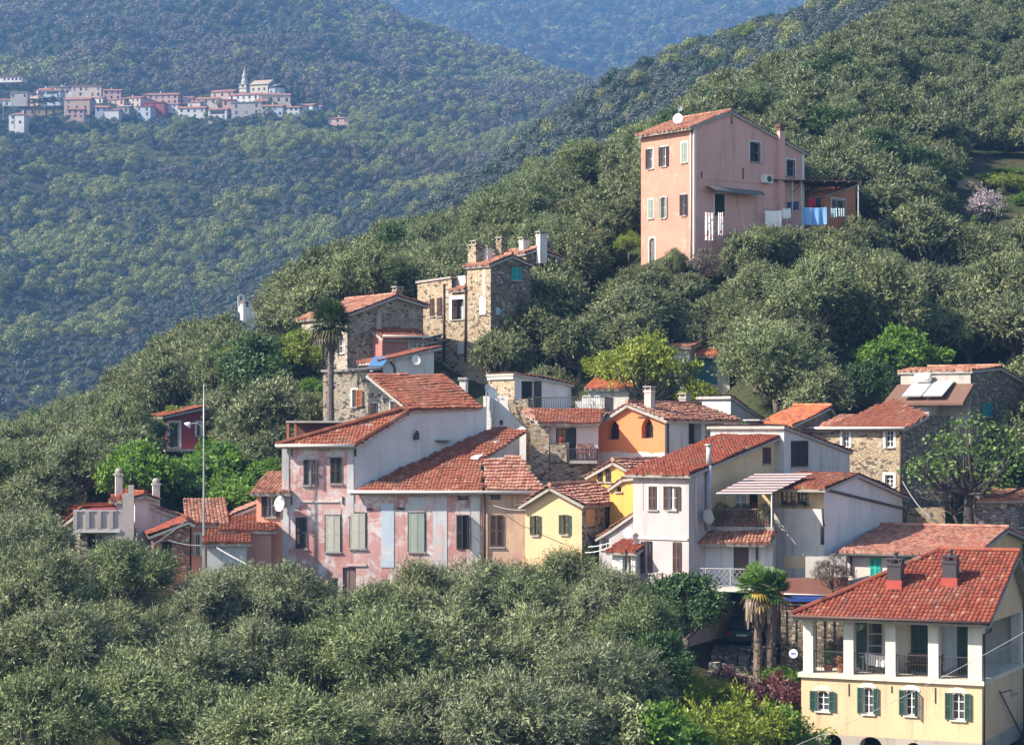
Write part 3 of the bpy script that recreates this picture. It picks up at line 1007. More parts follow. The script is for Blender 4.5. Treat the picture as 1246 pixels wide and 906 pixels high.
        for q in ((u0, u0 + t, z0, z1), (u1 - t, u1, z0, z1), (u0 + t, u1 - t, z0, z0 + t), (u0 + t, u1 - t, z1 - t, z1)): s.fbox(b, f, q[0], q[1], -depth, -depth + .05, q[2], q[3])
        for k in range(1, mull[0] + 1):
            c = u0 + w * k / (mull[0] + 1); s.fbox(b, f, c - t * .35, c + t * .35, -depth, -depth + .045, z0 + t, z1 - t)
        for k in range(1, mull[1] + 1):
            c = z0 + h * k / (mull[1] + 1); s.fbox(b, f, u0 + t, u1 - t, -depth, -depth + .04, c - t * .3, c + t * .3)
        o = tag(b.build(name, frame, s.root), label)
        p = MB(); s.fbox(p, f, u0, u1, -depth - .03, -depth + .012, z0, z1)
        p.build("pane", pane, o)
        if curtain:
            c_ = MB(); n = 7
            for k in range(n):
                a0 = u0 + w * (curtain[1] + (curtain[2] - curtain[1]) * k / n); a1 = u0 + w * (curtain[1] + (curtain[2] - curtain[1]) * (k + 1) / n)
                oo = (.014, .03)[k % 2]; s.fbox(c_, f, a0, a1, -depth + .012, -depth + oo + .004, z0 + t, z1 - t)
            c_.build("curtain", curtain[0], o)
        if sill:
            q = MB(); s.fbox(q, f, u0 - .08, u1 + .08, -.02, .09, z0 - .07, z0)
            q.build("sill", CONC if sill is True else sill, o)
        if surround:
            q = MB()
            for a in ((u0 - sw, u0, z0, z1 + sw), (u1, u1 + sw, z0, z1 + sw), (u0, u1, z1, z1 + sw)): s.fbox(q, f, a[0], a[1], -.04, .022, a[2], a[3])
            q.build("surround", surround, o)
        sm = smat or WOOD
        wl = wide or w / 2
        for side, ch in zip((0, 1), sh):
            if ch == '-': continue
            ang = {'o': 176, 'c': 2, '9': 88, 'a': 40, 's': 150}[ch]
            s.leaf(f, u0 if side == 0 else u1, (wl if side == 0 else -wl), z0 + .01, z1 - .01, ang, sm, "shutter", o, slats)
        return o

    def door(s, f, x0, y0, x1, y1, mat, open_=0, name="door", surround=None, depth=.14, arch=None):
        u0, u1, z0, z1 = s.rect(f, x0, y0, x1, y1)
        if arch:
            hole = [(u0, z0), (u1, z0)] + [(u1 - (u1 - u0) * (1 - math.cos(math.pi * k / 8)) / 2, z1 - (u1 - u0) / 2 + (u1 - u0) / 2 * math.sin(math.pi * k / 8)) for k in range(9)]
        else: hole = [(u0, z0), (u1, z0), (u1, z1), (u0, z1)]
        s.holes.setdefault(f, []).append((hole, depth + .04))
        b = MB(); s.fbox(b, f, u0, u1, -depth - .03, -depth + .03, z0, z1)
        m = (u0 + u1) / 2
        for a, c in ((u0 + .05, m - .03), (m + .03, u1 - .05)):
            for zz0, zz1 in ((z0 + .1, z0 + (z1 - z0) * .45), (z0 + (z1 - z0) * .5, z1 - .1)): s.fbox(b, f, a, c, -depth + .03, -depth + .05, zz0, zz1)
        o = b.build(name, mat, s.root)
        if surround:
            q = MB()
            for a in ((u0 - .1, u0, z0, z1 + .1), (u1, u1 + .1, z0, z1 + .1), (u0, u1, z1, z1 + .1)): s.fbox(q, f, a[0], a[1], -.04, .022, a[2], a[3])
            q.build("surround", surround, o)
        return o

    def opening(s, f, hole, depth=.35): s.holes.setdefault(f, []).append((hole, depth))

    def pipe(s, f, pts, r=.05, mat=None, name="drainpipe", out=.08, n=6):
        F = s.faces[f] if isinstance(f, str) else f
        b = MB(); b.tube([F.P(s.uz(f, px, py)[0], out, s.z(f, px, py)) for px, py in pts], r, n)
        return b.build(name, mat or COPPER, s.root, True)

    def gutter(s, a, b_, r=.07, mat=None):
        b = MB(); b.tube([a, b_], r, 6); return b.build("gutter", mat or COPPER, s.root, True)

    def chimney(s, base, w, d, h, mat, capmat=None, cap=True, pot=False):
        x, y, z = base
        b = MB(); b.box(x - w / 2, x + w / 2, y - d / 2, y + d / 2, z - .9, z + h)
        b.box(x - w / 2 - .04, x + w / 2 + .04, y - d / 2 - .04, y + d / 2 + .04, z + h - .12, z + h - .03)
        o = b.build("chimney", mat, s.roof_o)
        c = MB()
        if cap:
            for sx in (-1, 1):
                for sy in (-1, 1): c.box(x + sx * (w / 2 - .05) - .04, x + sx * (w / 2 - .05) + .04, y + sy * (d / 2 - .05) - .04, y + sy * (d / 2 - .05) + .04, z + h, z + h + .16)
            c.box(x - w / 2 - .06, x + w / 2 + .06, y - d / 2 - .06, y + d / 2 + .06, z + h + .16, z + h + .22)
        if pot: c.tube([(x, y, z + h), (x, y, z + h + .4), (x, y, z + h + .42), (x, y, z + h + .5)], [.1, .09, .15, .12], 8)
        if c.v: c.build("chimney_cap", capmat or CONC, o)
        return o

    def rail(s, pts, h=.95, gap=.13, mat=None, r=.014, name="railing", style='bars', parent=None):
        """iron railing along points in house coordinates"""
        b = MB()
        for p, q in zip(pts[:-1], pts[1:]):
            p = Vector(p); q = Vector(q); L = (q - p).length; up = Vector((0, 0, 1))
            b.tube([p + up * h, q + up * h], r * 1.8, 5); b.tube([p + up * .09, q + up * .09], r * 1.3, 4)
            n = max(1, int(L / gap))
            for k in range(n + 1):
                c = p.lerp(q, k / n)
                if style == 'bars': b.tube([c + up * .02, c + up * h], r * (2 if k in (0, n) else 1), 4)
            if style == 'lattice':
                n = max(2, int(L / .24))
                for k in range(n):
                    a0, a1 = p.lerp(q, k / n), p.lerp(q, (k + 1) / n)
                    for za in (.09, .37, .65):
                        b.tube([a0 + up * za, a1 + up * (za + .28)], r * .7, 3); b.tube([a1 + up * za, a0 + up * (za + .28)], r * .7, 3)
                for k in range(int(L / 1.2) + 2):
                    c = p.lerp(q, min(1, k * 1.2 / L)); b.tube([c, c + up * h], r * 2, 4)
        return b.build(name, mat or IRON, parent or s.root)

    def finish(s, rooflabel=None):
        by = {}
        for f, (poly, mat) in s.walls.items(): by.setdefault(mat, []).append((f, poly))
        for mat, lst in by.items():
            b = MB()
            for f, poly in lst:
                F = s.faces[f]
                hs = s.holes.get(f, [])
                v = [Vector(p) for p in poly]; e = [(i, (i + 1) % len(poly)) for i in range(len(poly))]
                for hole, dp in hs:
                    k = len(v); v += [Vector(p) for p in hole]; e += [(k + i, k + (i + 1) % len(hole)) for i in range(len(hole))]
                r = delaunay_2d_cdt(v, e, [], 0, 1e-5)
                vs = [F.P(p.x, 0, p.y) for p in r[0]]; fs = []
                for t in r[2]:
                    cxy = (sum(r[0][i].x for i in t) / 3, sum(r[0][i].y for i in t) / 3)
                    if not inpoly(*cxy, poly) or any(inpoly(*cxy, h_) for h_, _ in hs): continue
                    fs.append(t)
                b.add(vs, fs)
                for hole, dp in hs:
                    n = len(hole); C = [F.P(u, 0, z) for u, z in hole] + [F.P(u, -dp, z) for u, z in hole]
                    b.add(C, [(i, (i + 1) % n, n + (i + 1) % n, n + i) for i in range(n)])
            b.build("wall", mat, s.root)
        s.roof_o = None
        if s.roofb.v: s.roof_o = tag(s.roofb.build("roof", s.roofmats, s.root), rooflabel)
        return s


def dish(label, pos, r, face, mat=None, group="satellite dishes on the houses", stem=.5):
    """satellite dish: bowl, feed arm with receiver, bracket; pos is the bowl's middle in space, face its direction"""
    root = empty("satellite_dish", pos, 0, label, "satellite dish", group)
    d = Vector(face).normalized(); u = d.cross(Vector((0, 0, 1))).normalized(); w = u.cross(d)
    vs = [(d * -.18 * r)[:]]; fs = []
    for k in (1, 2, 3):
        for i in range(16):
            a = i * math.pi / 8; q = k / 3
            vs.append(((u * math.cos(a) * .92 + w * math.sin(a)) * r * q + d * (-.18 * r + .18 * r * q * q))[:])
    for i in range(16):
        fs.append((0, 1 + i, 1 + (i + 1) % 16))
        for k in (0, 1): fs.append((1 + k * 16 + i, 17 + k * 16 + i, 17 + k * 16 + (i + 1) % 16, 1 + k * 16 + (i + 1) % 16))
    b = MB(); b.add(vs, fs); b.add([(Vector(p) - d * .012)[:] for p in vs], [f[::-1] for f in fs])
    b.build("reflector", mat or WHITEP, root, True)
    b = MB(); b.tube([-w * r * .95, -w * r * .45 + d * r * .9], .014, 4); b.tube([-w * r * .45 + d * r * .82, -w * r * .4 + d * r * 1.02], .04, 6)
    b.build("feed_arm", GREYP, root)
    b = MB(); b.tube([-d * r * .16, -d * (r * .16 + .12), -d * (r * .16 + .15) - Vector((0, 0, stem))], .025, 5)
    b.build("bracket", GREYP, root)
    return root


def sag(a, b, drop, n=14):
    a = Vector(a); b = Vector(b)
    return [a.lerp(b, k / n) - Vector((0, 0, drop * 4 * (k / n) * (1 - k / n))) for k in range(n + 1)]
# ------------------------------------------------------------------ the village
T_NEW = tiles(lichen=.8)
T_OLD = tiles((0.30, 0.12, 0.085), (0.42, 0.23, 0.16), (0.15, 0.09, 0.07), 0.75)
T_RED = tiles((0.235, 0.055, 0.035), (0.29, 0.085, 0.05), (0.14, 0.05, 0.04), 0.7)
T_PALE = tiles((0.38, 0.15, 0.11), (0.50, 0.28, 0.20), (0.22, 0.11, 0.08), 0.35)
T_ORNG = tiles((0.48, 0.14, 0.06), (0.56, 0.22, 0.11), (0.3, 0.1, 0.06), 0.1)
GREENSH = paint((0.035, 0.085, 0.07), 0.5, 0.25)
BROWNSH = paint((0.085, 0.05, 0.045), 0.6, 0.35)
DARKSH = paint((0.035, 0.035, 0.04), 0.6, 0.3)
TEALSH = paint((0.02, 0.30, 0.30), 0.5, 0.2)
TEAL2 = paint((0.03, 0.36, 0.30), 0.5, 0.25)
ORSH = paint((0.38, 0.13, 0.06), 0.6, 0.25)
GREYSH = paint((0.40, 0.39, 0.34), 0.6, 0.15)
GREYGRN = paint((0.27, 0.31, 0.27), 0.6, 0.15)
BLUEG = glass((0.06, 0.11, 0.17))
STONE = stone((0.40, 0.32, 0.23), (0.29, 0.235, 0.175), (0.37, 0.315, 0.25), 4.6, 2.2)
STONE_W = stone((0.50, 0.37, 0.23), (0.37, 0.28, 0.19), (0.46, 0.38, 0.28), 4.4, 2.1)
STONE_D = stone((0.26, 0.21, 0.155), (0.17, 0.14, 0.11), (0.23, 0.195, 0.155), 4.4, 2.3)  # dark rubble, also puts shade into walls turned from the sun
STONE_L = stone((0.44, 0.38, 0.31), (0.34, 0.29, 0.235), (0.48, 0.43, 0.36), 3.8, 1.9)
STONE_G = stone((0.27, 0.27, 0.27), (0.15, 0.15, 0.155), (0.22, 0.22, 0.22), 3.6)
BRICKRED = stone((0.36, 0.13, 0.09), (0.27, 0.11, 0.075), (0.30, 0.17, 0.12), 3.4, 2.6)
INTER = paint((0.05, 0.045, 0.042), 0.95)
CURT = paint((0.6, 0.58, 0.55), 0.9, 0.1)

# ---- the tall pink house at the top
h = pink = House("tall_pink_house", "tall pink house on the hillside above the village, three storeys with dark shutters", "house", 845, 978, 150, 38, D=('l', 780), pyb=345)
PK_LIT = plaster((0.47, 0.205, 0.15), (0.52, 0.26, 0.195), (0.47, 0.34, 0.28), 0.44, 0.35, 0.45, 1.0)  # deeper copy of the pink for the sunlit side
PK_SHADE = plaster((0.66, 0.36, 0.30), (0.71, 0.40, 0.335), (0.58, 0.36, 0.31), 0.36, 0.3, 0.4, 2.0)  # paler copy for the gable: light on its shaded side put into paint
h.profile('x', [(0, h.z('F', 845, 152)), (h.uz('F', 889, 140)[0], h.z('F', 889, 135)), (h.W, h.z('F', 977, 184))], dict(F=PK_SHADE, R=PK_SHADE, L=PK_LIT, B=PK_SHADE), T_OLD, eave=.45, verge=.12, amp=.07, step=.05)
SR = paint((0.62, 0.58, 0.54), 0.7, 0.15)
for a in ((789.2, 181, 794.8, 205.5, 'o-'), (805.2, 178.5, 811, 202.5, 'oo')): h.win('L', *a[:4], a[4], DARKSH, surround=SR, sw=.08)
h.win('L', 829.5, 173.5, 836, 198, 'cc', GREYGRN, surround=SR, sw=.12)
h.win('L', 789.3, 242.5, 795, 266, 'cc', GREYGRN, surround=SR, sw=.08)
h.win('L', 805, 240, 810, 265.5, 'oo', GREYGRN, surround=SR, sw=.06)
h.win('L', 830, 236.5, 834.5, 262.5, 'oo', DARKSH, surround=SR, sw=.06)
h.door('L', 790.2, 290, 797, 327, paint((0.16, 0.15, 0.13), 0.7), surround=SR, arch='r')
h.win('F', 912.5, 173, 925, 197, 'ca', DARKSH, surround=SR, sw=.12)
h.win('F', 957, 194.5, 967, 214.5, 'ca', DARKSH, surround=SR, sw=.12)
h.door('F', 869.5, 236, 882.5, 263, DARK, surround=SR)
h.finish()
for px in (845.6, 977.2): h.strip("corner_trim", SR, 'F', px - 1.6, 153 if px < 900 else 185, px + 1.2, 340, .035)
b = MB(); F = h.faces['F']
for (pa, ya), (pb, yb) in (((845, 151), (889, 134.4)), ((889, 134.4), (978, 183.6))):
    q = [F.P(*((lambda t: (t[0], o, t[1]))(h.uz('F', pp, yy)))) for pp, yy, o in ((pa, ya, -.02), (pb, yb, -.02), (pb, yb + 3.2, -.02), (pa, ya + 3.2, -.02))]
    b.prism(q, h.faces['F'].n * .06)
b.build("verge_trim", SR, h.root)
u, z = h.uz('F', 948.5, 205)
b = MB(); h.fbox(b, 'F', u - .25, u + .25, 0, .28, h.z('F', 948, 268), h.z('F', 948, 160)); b.build("chimney_stack", PK_SHADE, h.root)
b = MB(); h.fbox(b, 'F', u - .22, u + .22, -.1, .3, h.z('F', 948, 160), h.z('F', 948, 155)); h.fbox(b, 'F', u - .3, u + .3, -.16, .36, h.z('F', 948, 155), h.z('F', 948, 152)); b.build("chimney_cap", WOOD, h.root)
for px, y0, y1 in ((853.5, 209, 217), (904, 205, 218), (890, 142, 151)): h.strip("wall_anchor", IRON, 'F', px - .5, y0, px + .5, y1, .05)
h.strip("belt_course", PK_SHADE, 'F', 848, 219.3, 926, 220.4, .03)
h.pipe('L', [(841.5, 156), (841.5, 330)], .05, SR)
b = MB(); u0, u1 = h.uz('F', 858, 235)[0], h.uz('F', 918, 235)[0]; zt = h.z('F', 880, 229)
for k in range(8):
    a0, a1 = k / 8 * math.pi / 2, (k + 1) / 8 * math.pi / 2
    b.prism([F.P(u0, 1.0 * math.sin(a0), zt - .4 * (1 - math.cos(a0))), F.P(u1, 1.0 * math.sin(a0), zt - .4 * (1 - math.cos(a0))), F.P(u1, 1.0 * math.sin(a1), zt - .4 * (1 - math.cos(a1))), F.P(u0, 1.0 * math.sin(a1), zt - .4 * (1 - math.cos(a1)))], Vector((0, 0, .03)))
b.build("door_canopy", paint((0.13, 0.125, 0.13), 0.6), h.root)
dish("white dish on the roof edge of the tall pink house, the larger of two there", h.world(h.loc(.2, h.D * .35, h.z('F', 845, 150) + .55)), .38, (-.3, -.9, .3), stem=.5)
dish("small grey dish on the pink house roof, topmost dish of the village", h.world(h.loc(.3, h.D * .33, h.z('F', 845, 150) + 1.25)), .22, (.3, -.9, .3), paint((0.5, 0.5, 0.5)), stem=1.1)

# ---- outbuilding and pergola beside it
h = House("orange_outbuilding", "low orange outbuilding with pale tiled roof beside the washing lines", "outbuilding", 979, 1003, 158, -38, D=('r', 1041))
h.profile('v', [(0, h.z('F', 985, 237)), (h.D, h.z('R', 1040, 222))], plaster((0.50, 0.17, 0.08), (0.56, 0.22, 0.11), None, .4, .2), T_ORNG, eave=.35, verge=.25)
h.win('R', 1012, 243, 1028, 262, '--', frame=SR, surround=SR, sw=.15)
h.finish()
pg = empty("pergola", at(980, 262, 156.5), math.radians(8), "flat dark pergola roof on thin posts sheltering the washing", "pergola")
b = MB(); b.box(-3.4, 3.6, -1.6, 1.8, 2.25, 2.32)
for k in range(9): b.box(-3.45 + k * .87, -3.37 + k * .87, -1.75, 1.9, 2.15, 2.25)
b.build("roof", paint((0.12, 0.075, 0.06), .9, .4), pg)
for x, y in ((-2.95, -1.5), (-1.35, -1.5), (-.7, -1.5), (3.4, -1.5), (3.4, 1.6), (-2.95, 1.6)):
    b = MB(); b.tube([(x, y, -1.5), (x, y, 2.2)], .05, 6); b.build("post", IRON if x < -2 else GREYP, pg)
b = MB(); b.tube([(-1.35, -1.5, 1.4), (-.6, -1.5, 2.15)], .04, 5); b.build("brace", IRON, pg)


def cloth(label, p0, p1, hh, mat, group="washing hung out at the pink house", name="laundry", waves=3, cut=0.0):
    """a cloth hanging from the line p0-p1"""
    p0 = Vector(p0); p1 = Vector(p1); L = p1 - p0; nrm = Vector((0, 0, 1)).cross(L).normalized()
    n, m = 18, 8; ph = R.uniform(0, 6)
    vs = []
    for j in range(m + 1):
        for i in range(n + 1):
            t = i / n; s_ = j / m
            q = p0 + L * t + nrm * (.07 * math.sin(t * waves * 6.28 + ph) * (.3 + s_)) - Vector((0, 0, hh * s_ * (1 - cut * t) + .05 * math.sin(t * 3.14)))
            vs.append(q - p0)
    fs = [(j * (n + 1) + i, j * (n + 1) + i + 1, (j + 1) * (n + 1) + i + 1, (j + 1) * (n + 1) + i) for j in range(m) for i in range(n)]
    b = MB(); b.add(vs, fs); b.add([v + nrm * .012 for v in vs], [f[::-1] for f in fs])
    o = b.build(name, mat, None, True); o.location = p0
    return tag(o, label, "washing", group)


def printed(c1, c2):
    m, nt, bs = newmat("printed_cloth")
    nt.links.new(mix(nt, ramp(nt, noise(nt, coords(nt), 3.5, 2), .55, .58), c1, c2), bs.inputs["Base Color"]); bs.inputs["Roughness"].default_value = .9
    return m


LN = "washing hung out by the tall pink house"
PRT = printed((0.72, 0.68, 0.66), (0.5, 0.10, 0.10))
for lab, a, c, y0, y1, mt, yy in (("white cloth with red print, wider one under the door canopy", 858, 869, 258, 292, PRT, 149.3), ("narrow white cloth with red print beside the wider printed one", 873.5, 880, 258, 286, PRT, 149.3),
        ("pair of white bedsheets hanging from the pergola line", 931, 951, 256, 277.5, paint((0.8, 0.79, 0.78), .9, .06), 153.2), ("short white cloth bunched beside the white bedsheets", 951.5, 962, 253, 265, paint((0.78, 0.77, 0.76), .9, .08), 153.3),
        ("large sky blue sheet hanging under the pergola", 977, 1006, 252, 273, paint((0.16, 0.33, 0.62), .9, .12), 153.0), ("blue cloth on the back line tucked under the pergola", 934, 940, 244, 255, paint((0.08, 0.2, 0.5), .9), 155.4),
        ("pinkish cloth on the back line under the pergola", 941, 948, 244, 255, paint((0.5, 0.25, 0.33), .9), 155.4), ("navy cloth on the back line beside the pink cloth", 949, 972, 245, 255, paint((0.04, 0.06, 0.16), .9), 155.4),
        ("crimson cloth hanging before the orange outbuilding", 984, 992, 241, 252, paint((0.45, 0.03, 0.08), .9), 155.6), ("black cloth hanging next to the crimson cloth", 993, 999, 241, 252, paint((0.03, 0.03, 0.04), .9), 155.6),
        ("pale blue towel hanging at the end of the line", 1010, 1018, 253, 264, paint((0.45, 0.6, 0.68), .9), 153.2), ("grey towel last on the washing line", 1020, 1028, 253, 263, paint((0.42, 0.5, 0.52), .9), 153.2)):
    cloth(lab, at(a, y0, yy), at(c, y0 - .1, yy), (y1 - y0) / F_ * yy, mt, LN, cut=.0)
b = MB(); b.tube(sag(at(928, 254.5, 153.2), at(1030, 252.5, 153.1), .05), .01, 4); tag(b.build("washing_line", IRON), "washing line strung along the pergola front", "line")
ac = empty("air_conditioner", pink.world(pink.faces['F'].P(pink.uz('F', 930.5, 219)[0], .02, pink.z('F', 930, 223))), pink.yaw, "white air conditioner on the pink gable wall", "air conditioner")
b = MB(); b.box(-.42, .42, -.34, 0, 0, .55); b.build("housing", WHITEP, ac)
b = MB(); b.tube([(.1, -.36, .28), (.1, -.33, .28)], .22, 12); b.build("fan_grille", IRON, ac)

# ---- stone houses below the pink house
h = tower = House("stone_tower_house", "tall narrow rubble stone house with teal upper shutter and chimneys", "house", 597, 645, 140, 42, D=('l', 568.2))
h.profile('x', [(0, h.z('F', 597, 320)), (h.uz('F', 622, 311)[0], h.z('F', 622, 310)), (h.W, h.z('F', 645, 320))], dict(F=STONE_D, R=STONE_D, L=STONE_W, B=STONE_D), T_OLD, eave=.2, verge=.15)  # sunlit side in warm stone, shaded sides in the darker copy
h.win('F', 622, 325, 634, 341, 'cc', TEALSH, sw=.1)
h.win('F', 603, 374, 608, 382, 'cc', paint((0.35, 0.5, 0.55)))
h.win('L', 584.5, 363, 590.5, 382, 'cc', paint((0.6, 0.62, 0.62)), surround=WHITEP, sw=.06)
h.finish()
h.strip("lintel", WOOD, 'F', 616, 323, 637, 325, .05)
h.strip("whitewashed_strip", plaster((0.55, 0.47, 0.38), (0.48, 0.40, 0.31)), 'L', 587, 328, 591, 360, .02)
for px, v, hh in ((588, .75, 1.0), (596, .9, .75), (605, .6, .7), (616, .4, 1.25)):
    u = h.uz('F', px + 6, 312)[0]; h.chimney((max(.3, min(h.W - .3, u)), h.D * v, h.z('F', 600, 316) + .1), .5, .5, hh, STONE_W if px != 605 else SR)
yj = tower.world(tower.loc(0, tower.D, 0)).y
h = House("stone_terrace_house", "rubble stone house with boxed window and small roof terrace joined to the tower house", "house", 508, 567.9, yj, -48, D=4.5, at_='r')
h.profile('x', [(0, h.z('F', 508, 342)), (h.uz('F', 549.5, 340)[0], h.z('F', 549.5, 336)), (h.uz('F', 549.7, 340)[0], h.z('F', 550, 351)), (h.W, h.z('F', 567, 351))], dict(F=STONE_W, R=STONE, L=STONE, B=STONE), T_OLD, roof=False)
h.win('F', 549.8, 364, 564.5, 388.5, '--', frame=BROWNSH, surround=SR, sw=.25, mull=(1, 0), depth=.5, curtain=(CURT, .35, .8))
h.win('F', 523.5, 363, 528.5, 385, 'cc', BROWNSH)
h.win('F', 532.5, 362, 538, 385, 'cc', BROWNSH)
h.win('F', 527, 407.5, 537, 417, '--', frame=IRON)
h.win('F', 558, 417, 564, 430, 'cc', paint((0.55, 0.6, 0.58)), surround=SR, sw=.05)
x0 = h.uz('F', 549.6, 340)[0]; zz = h.z('F', 558, 352)
h.slope([h.loc(x0, -.25, zz), h.loc(h.W, -.25, zz), h.loc(h.W, .5, zz + .25), h.loc(x0, .5, zz + .25)], T_OLD)
zt = h.z('F', 530, 339)
h.slope([h.loc(-.1, -.1, zt), h.loc(x0, -.1, zt + .15), h.loc(x0, 4.6, zt + .3), h.loc(-.1, 4.6, zt + .15)], T_OLD, flat=True)
h.finish()
b = MB(); F2 = h.plane('F', -.55); b.box(h.uz(F2, 551, 345)[0], h.uz(F2, 567, 345)[0], .5, .7, h.z(F2, 558, 350), h.z(F2, 558, 336)); b.build("parapet", SR, h.root)
for px in (541, 567.2): h.pipe('F', [(px, 345), (px, 440)], .06)
h = House("cottage_with_chimneys", "stone cottage with white chimney behind the stone tower house", "house", 640, 684, 146, 32, D=('l', 610))
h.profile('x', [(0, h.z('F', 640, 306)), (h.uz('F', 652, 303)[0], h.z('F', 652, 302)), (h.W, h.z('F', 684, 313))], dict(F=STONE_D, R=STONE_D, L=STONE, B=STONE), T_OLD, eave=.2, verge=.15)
h.win('F', 668, 314, 677, 320, '--', frame=IRON)
h.finish()
h.chimney((h.uz('F', 656, 300)[0], -.3, h.z('F', 656, 321) + .9), .55, .5, 1.0, WHITE)
h.chimney((.5, 1.0, h.z('F', 646, 305)), .5, .5, .75, SR)
h.chimney((h.W * .6, .6, h.z('F', 668, 306)), .45, .45, .6, STONE, pot=True)
h.chimney((h.W * .75, .6, h.z('F', 668, 306)), .45, .45, .55, STONE, pot=True)

h = House("stone_gable_house", "broad stone gable house with red roof edge behind the fan palm", "house", 422.5, 515, 137, 33, D=('l', 367))
h.profile('x', [(0, h.z('F', 422, 381)), (h.uz('F', 480, 360)[0], h.z('F', 480, 359)), (h.W, h.z('F', 515, 370))], dict(F=STONE, R=STONE, L=STONE_L, B=STONE), T_OLD, eave=.3, verge=.3, amp=.07)
h.win('L', 411, 411, 418.5, 430, 'o-', paint((0.3, 0.25, 0.2)), surround=SR)
h.win('L', 383, 424, 388, 431, '--', frame=IRON)
h.finish()
b = MB(); u0 = h.uz('F', 457, 400)[0]; h.fbox(b, 'F', u0, u0 + .28, 0, .25, h.z('F', 459, 450), h.z('F', 459, 381)); h.fbox(b, 'F', u0 + .06, u0 + .2, .05, .2, h.z('F', 459, 381), h.z('F', 459, 378)); b.build("chimney_flue", CONC, h.root)
h.chimney((h.uz('F', 489, 355)[0], .5, h.z('F', 489, 359)), .5, .5, .35, STONE)
Lp = h.plane('L', .0)
b = MB(); F = h.faces['L']
for pa, ya, pb, yb in ((366, 421, 385, 408), (354, 446, 371, 431)):
    z0 = h.z('L', pa, ya); z1 = h.z('L', pb, yb)
    u1 = h.uz('L', pb, yb)[0]; u0 = h.uz('L', pa, ya)[0]
    b.prism([F.P(u0, 0, z0), F.P(u1, 0, z1), F.P(u1, 1.2, z1), F.P(u0, 1.2, z0)], Vector((0, 0, .15)))
b.build("lean_to_roof", T_OLD, h.root)
Fp = h.plane('F', 1.3)
ax = MB(); zt = h.z(Fp, 490, 409); u0, u1 = h.uz(Fp, 465, 420)[0], h.uz(Fp, 519, 420)[0]
an = House("red_annexe", "dark red annexe with white window built against the stone gable", "house", 465, 519, (tower.org.y * .0 + h.world(Fp.P(u0, 0, 0)).y), 33, D=1.25)
an.profile('v', [(0, an.z('F', 490, 410)), (1.25, an.z('F', 490, 408) + .45)], plaster((0.34, 0.13, 0.12), (0.40, 0.17, 0.15), None, .4, .2), T_NEW, eave=.25, verge=.1)
an.win('F', 498, 412, 514, 424, '--', mull=(2, 1), frame=WHITEP, surround=WHITEP, sw=.05)
an.finish()
an.gutter(an.loc(-.1, -.3, an.z('F', 490, 409) - .02), an.loc(an.W + .1, -.3, an.z('F', 490, 409) - .02), .07, SR)

h = House("white_shed", "small white shed with sloping red roof and dish above the red tiled roof", "shed", 466, 528, 128.5, 24, D=3.0, pyb=460)
h.profile('x', [(0, h.z('F', 466, 437)), (h.W, h.z('F', 528, 423))], WHITE, T_NEW, eave=.4, verge=.2, amp=.05)
h.finish()
h.pipe('F', [(472, 437), (478, 444), (480, 448), (480, 457)], .05, IRON)
dish("white dish on the small white shed wall", h.world(h.faces['F'].P(h.uz('F', 504, 438)[0], .3, h.z('F', 504, 438))), .3, (.35, -.9, .25), stem=.05)
b = MB(); o = at(448, 446, 127.8); b.prism([Vector((0, 0, 0)), Vector((.85, .1, .02)), Vector((1.15, .8, .55)), Vector((.3, .7, .55))], Vector((0, 0, .05)))
o_ = b.build("solar_panel", paint((0.10, 0.22, 0.42), .25)); o_.location = o; tag(o_, "blue solar panel tilted on the stone house beside the white shed", "solar panel")

# stone house under the palm: its red roof leans on the white wall of the palazzo
h = House("stone_palm_house", "pale rubble stone house with orange shutters beside the tall fan palm", "house", 393, 499, 126.5, -14, D=4.0)
h.profile('x', [(0, h.z('F', 393, 452)), (h.uz('F', 447, 450)[0], h.z('F', 447, 448)), (h.W, h.z('F', 499, 493))], STONE_L, T_OLD, roof=False)
h.win('F', 428.5, 474, 433.5, 495, '-o', ORSH, frame=WHITEP, surround=WHITEP, sw=.1, wide=.36)
h.win('F', 454.5, 490, 460.5, 507, 'o-', ORSH, frame=WHITEP, surround=WHITEP, sw=.06)
h.win('F', 475, 488, 480.5, 500, '-o', paint((0.26, 0.10, 0.06)), frame=WHITEP, surround=WHITEP, sw=.08)
zt = h.z('F', 420, 449)
h.slope([h.loc(-.1, -.12, zt + .05), h.loc(h.uz('F', 447, 450)[0], -.12, zt + .1), h.loc(h.uz('F', 447, 450)[0], 4, zt + .3), h.loc(-.1, 4, zt + .2)], T_OLD, flat=True)
h.finish()

# ---- the palazzo
h = palazzo = House("pink_palazzo", "large faded pink and white palazzo with shuttered tall windows and white side wall", "house", 343, 431, 113 + .08, -6, D=5.0, at_='r')
PZ = plaster((0.46, 0.20, 0.19), (0.54, 0.34, 0.315), (0.54, 0.48, 0.475), 0.525, 0.65, 0.6, 3.0)  # pale patches: flaked plaster, with diagonal sun streaks painted in
PZW = plaster((0.62, 0.61, 0.62), (0.56, 0.56, 0.57), (0.43, 0.42, 0.42), 0.3, 0.25, .5, 4.0)
XE = h.uz('F', 655, 620)[0]; XM = h.W
z_top = h.z('F', 400, 542); z_lo = h.z('F', 500, 598)
XS = h.uz('F', 586, 620)[0]
h.faces['F'] = Face((0, 0), (1, 0), (0, -1), XE)
h.walls['F'] = ([(0, 0), (XS, 0), (XS, z_lo), (XM, z_lo), (XM, z_top), (0, z_top)], PZ)
PZR = plaster((0.52, 0.30, 0.235), (0.60, 0.42, 0.27), (0.48, 0.38, 0.35), 0.42, 0.45, .6, 8.0)
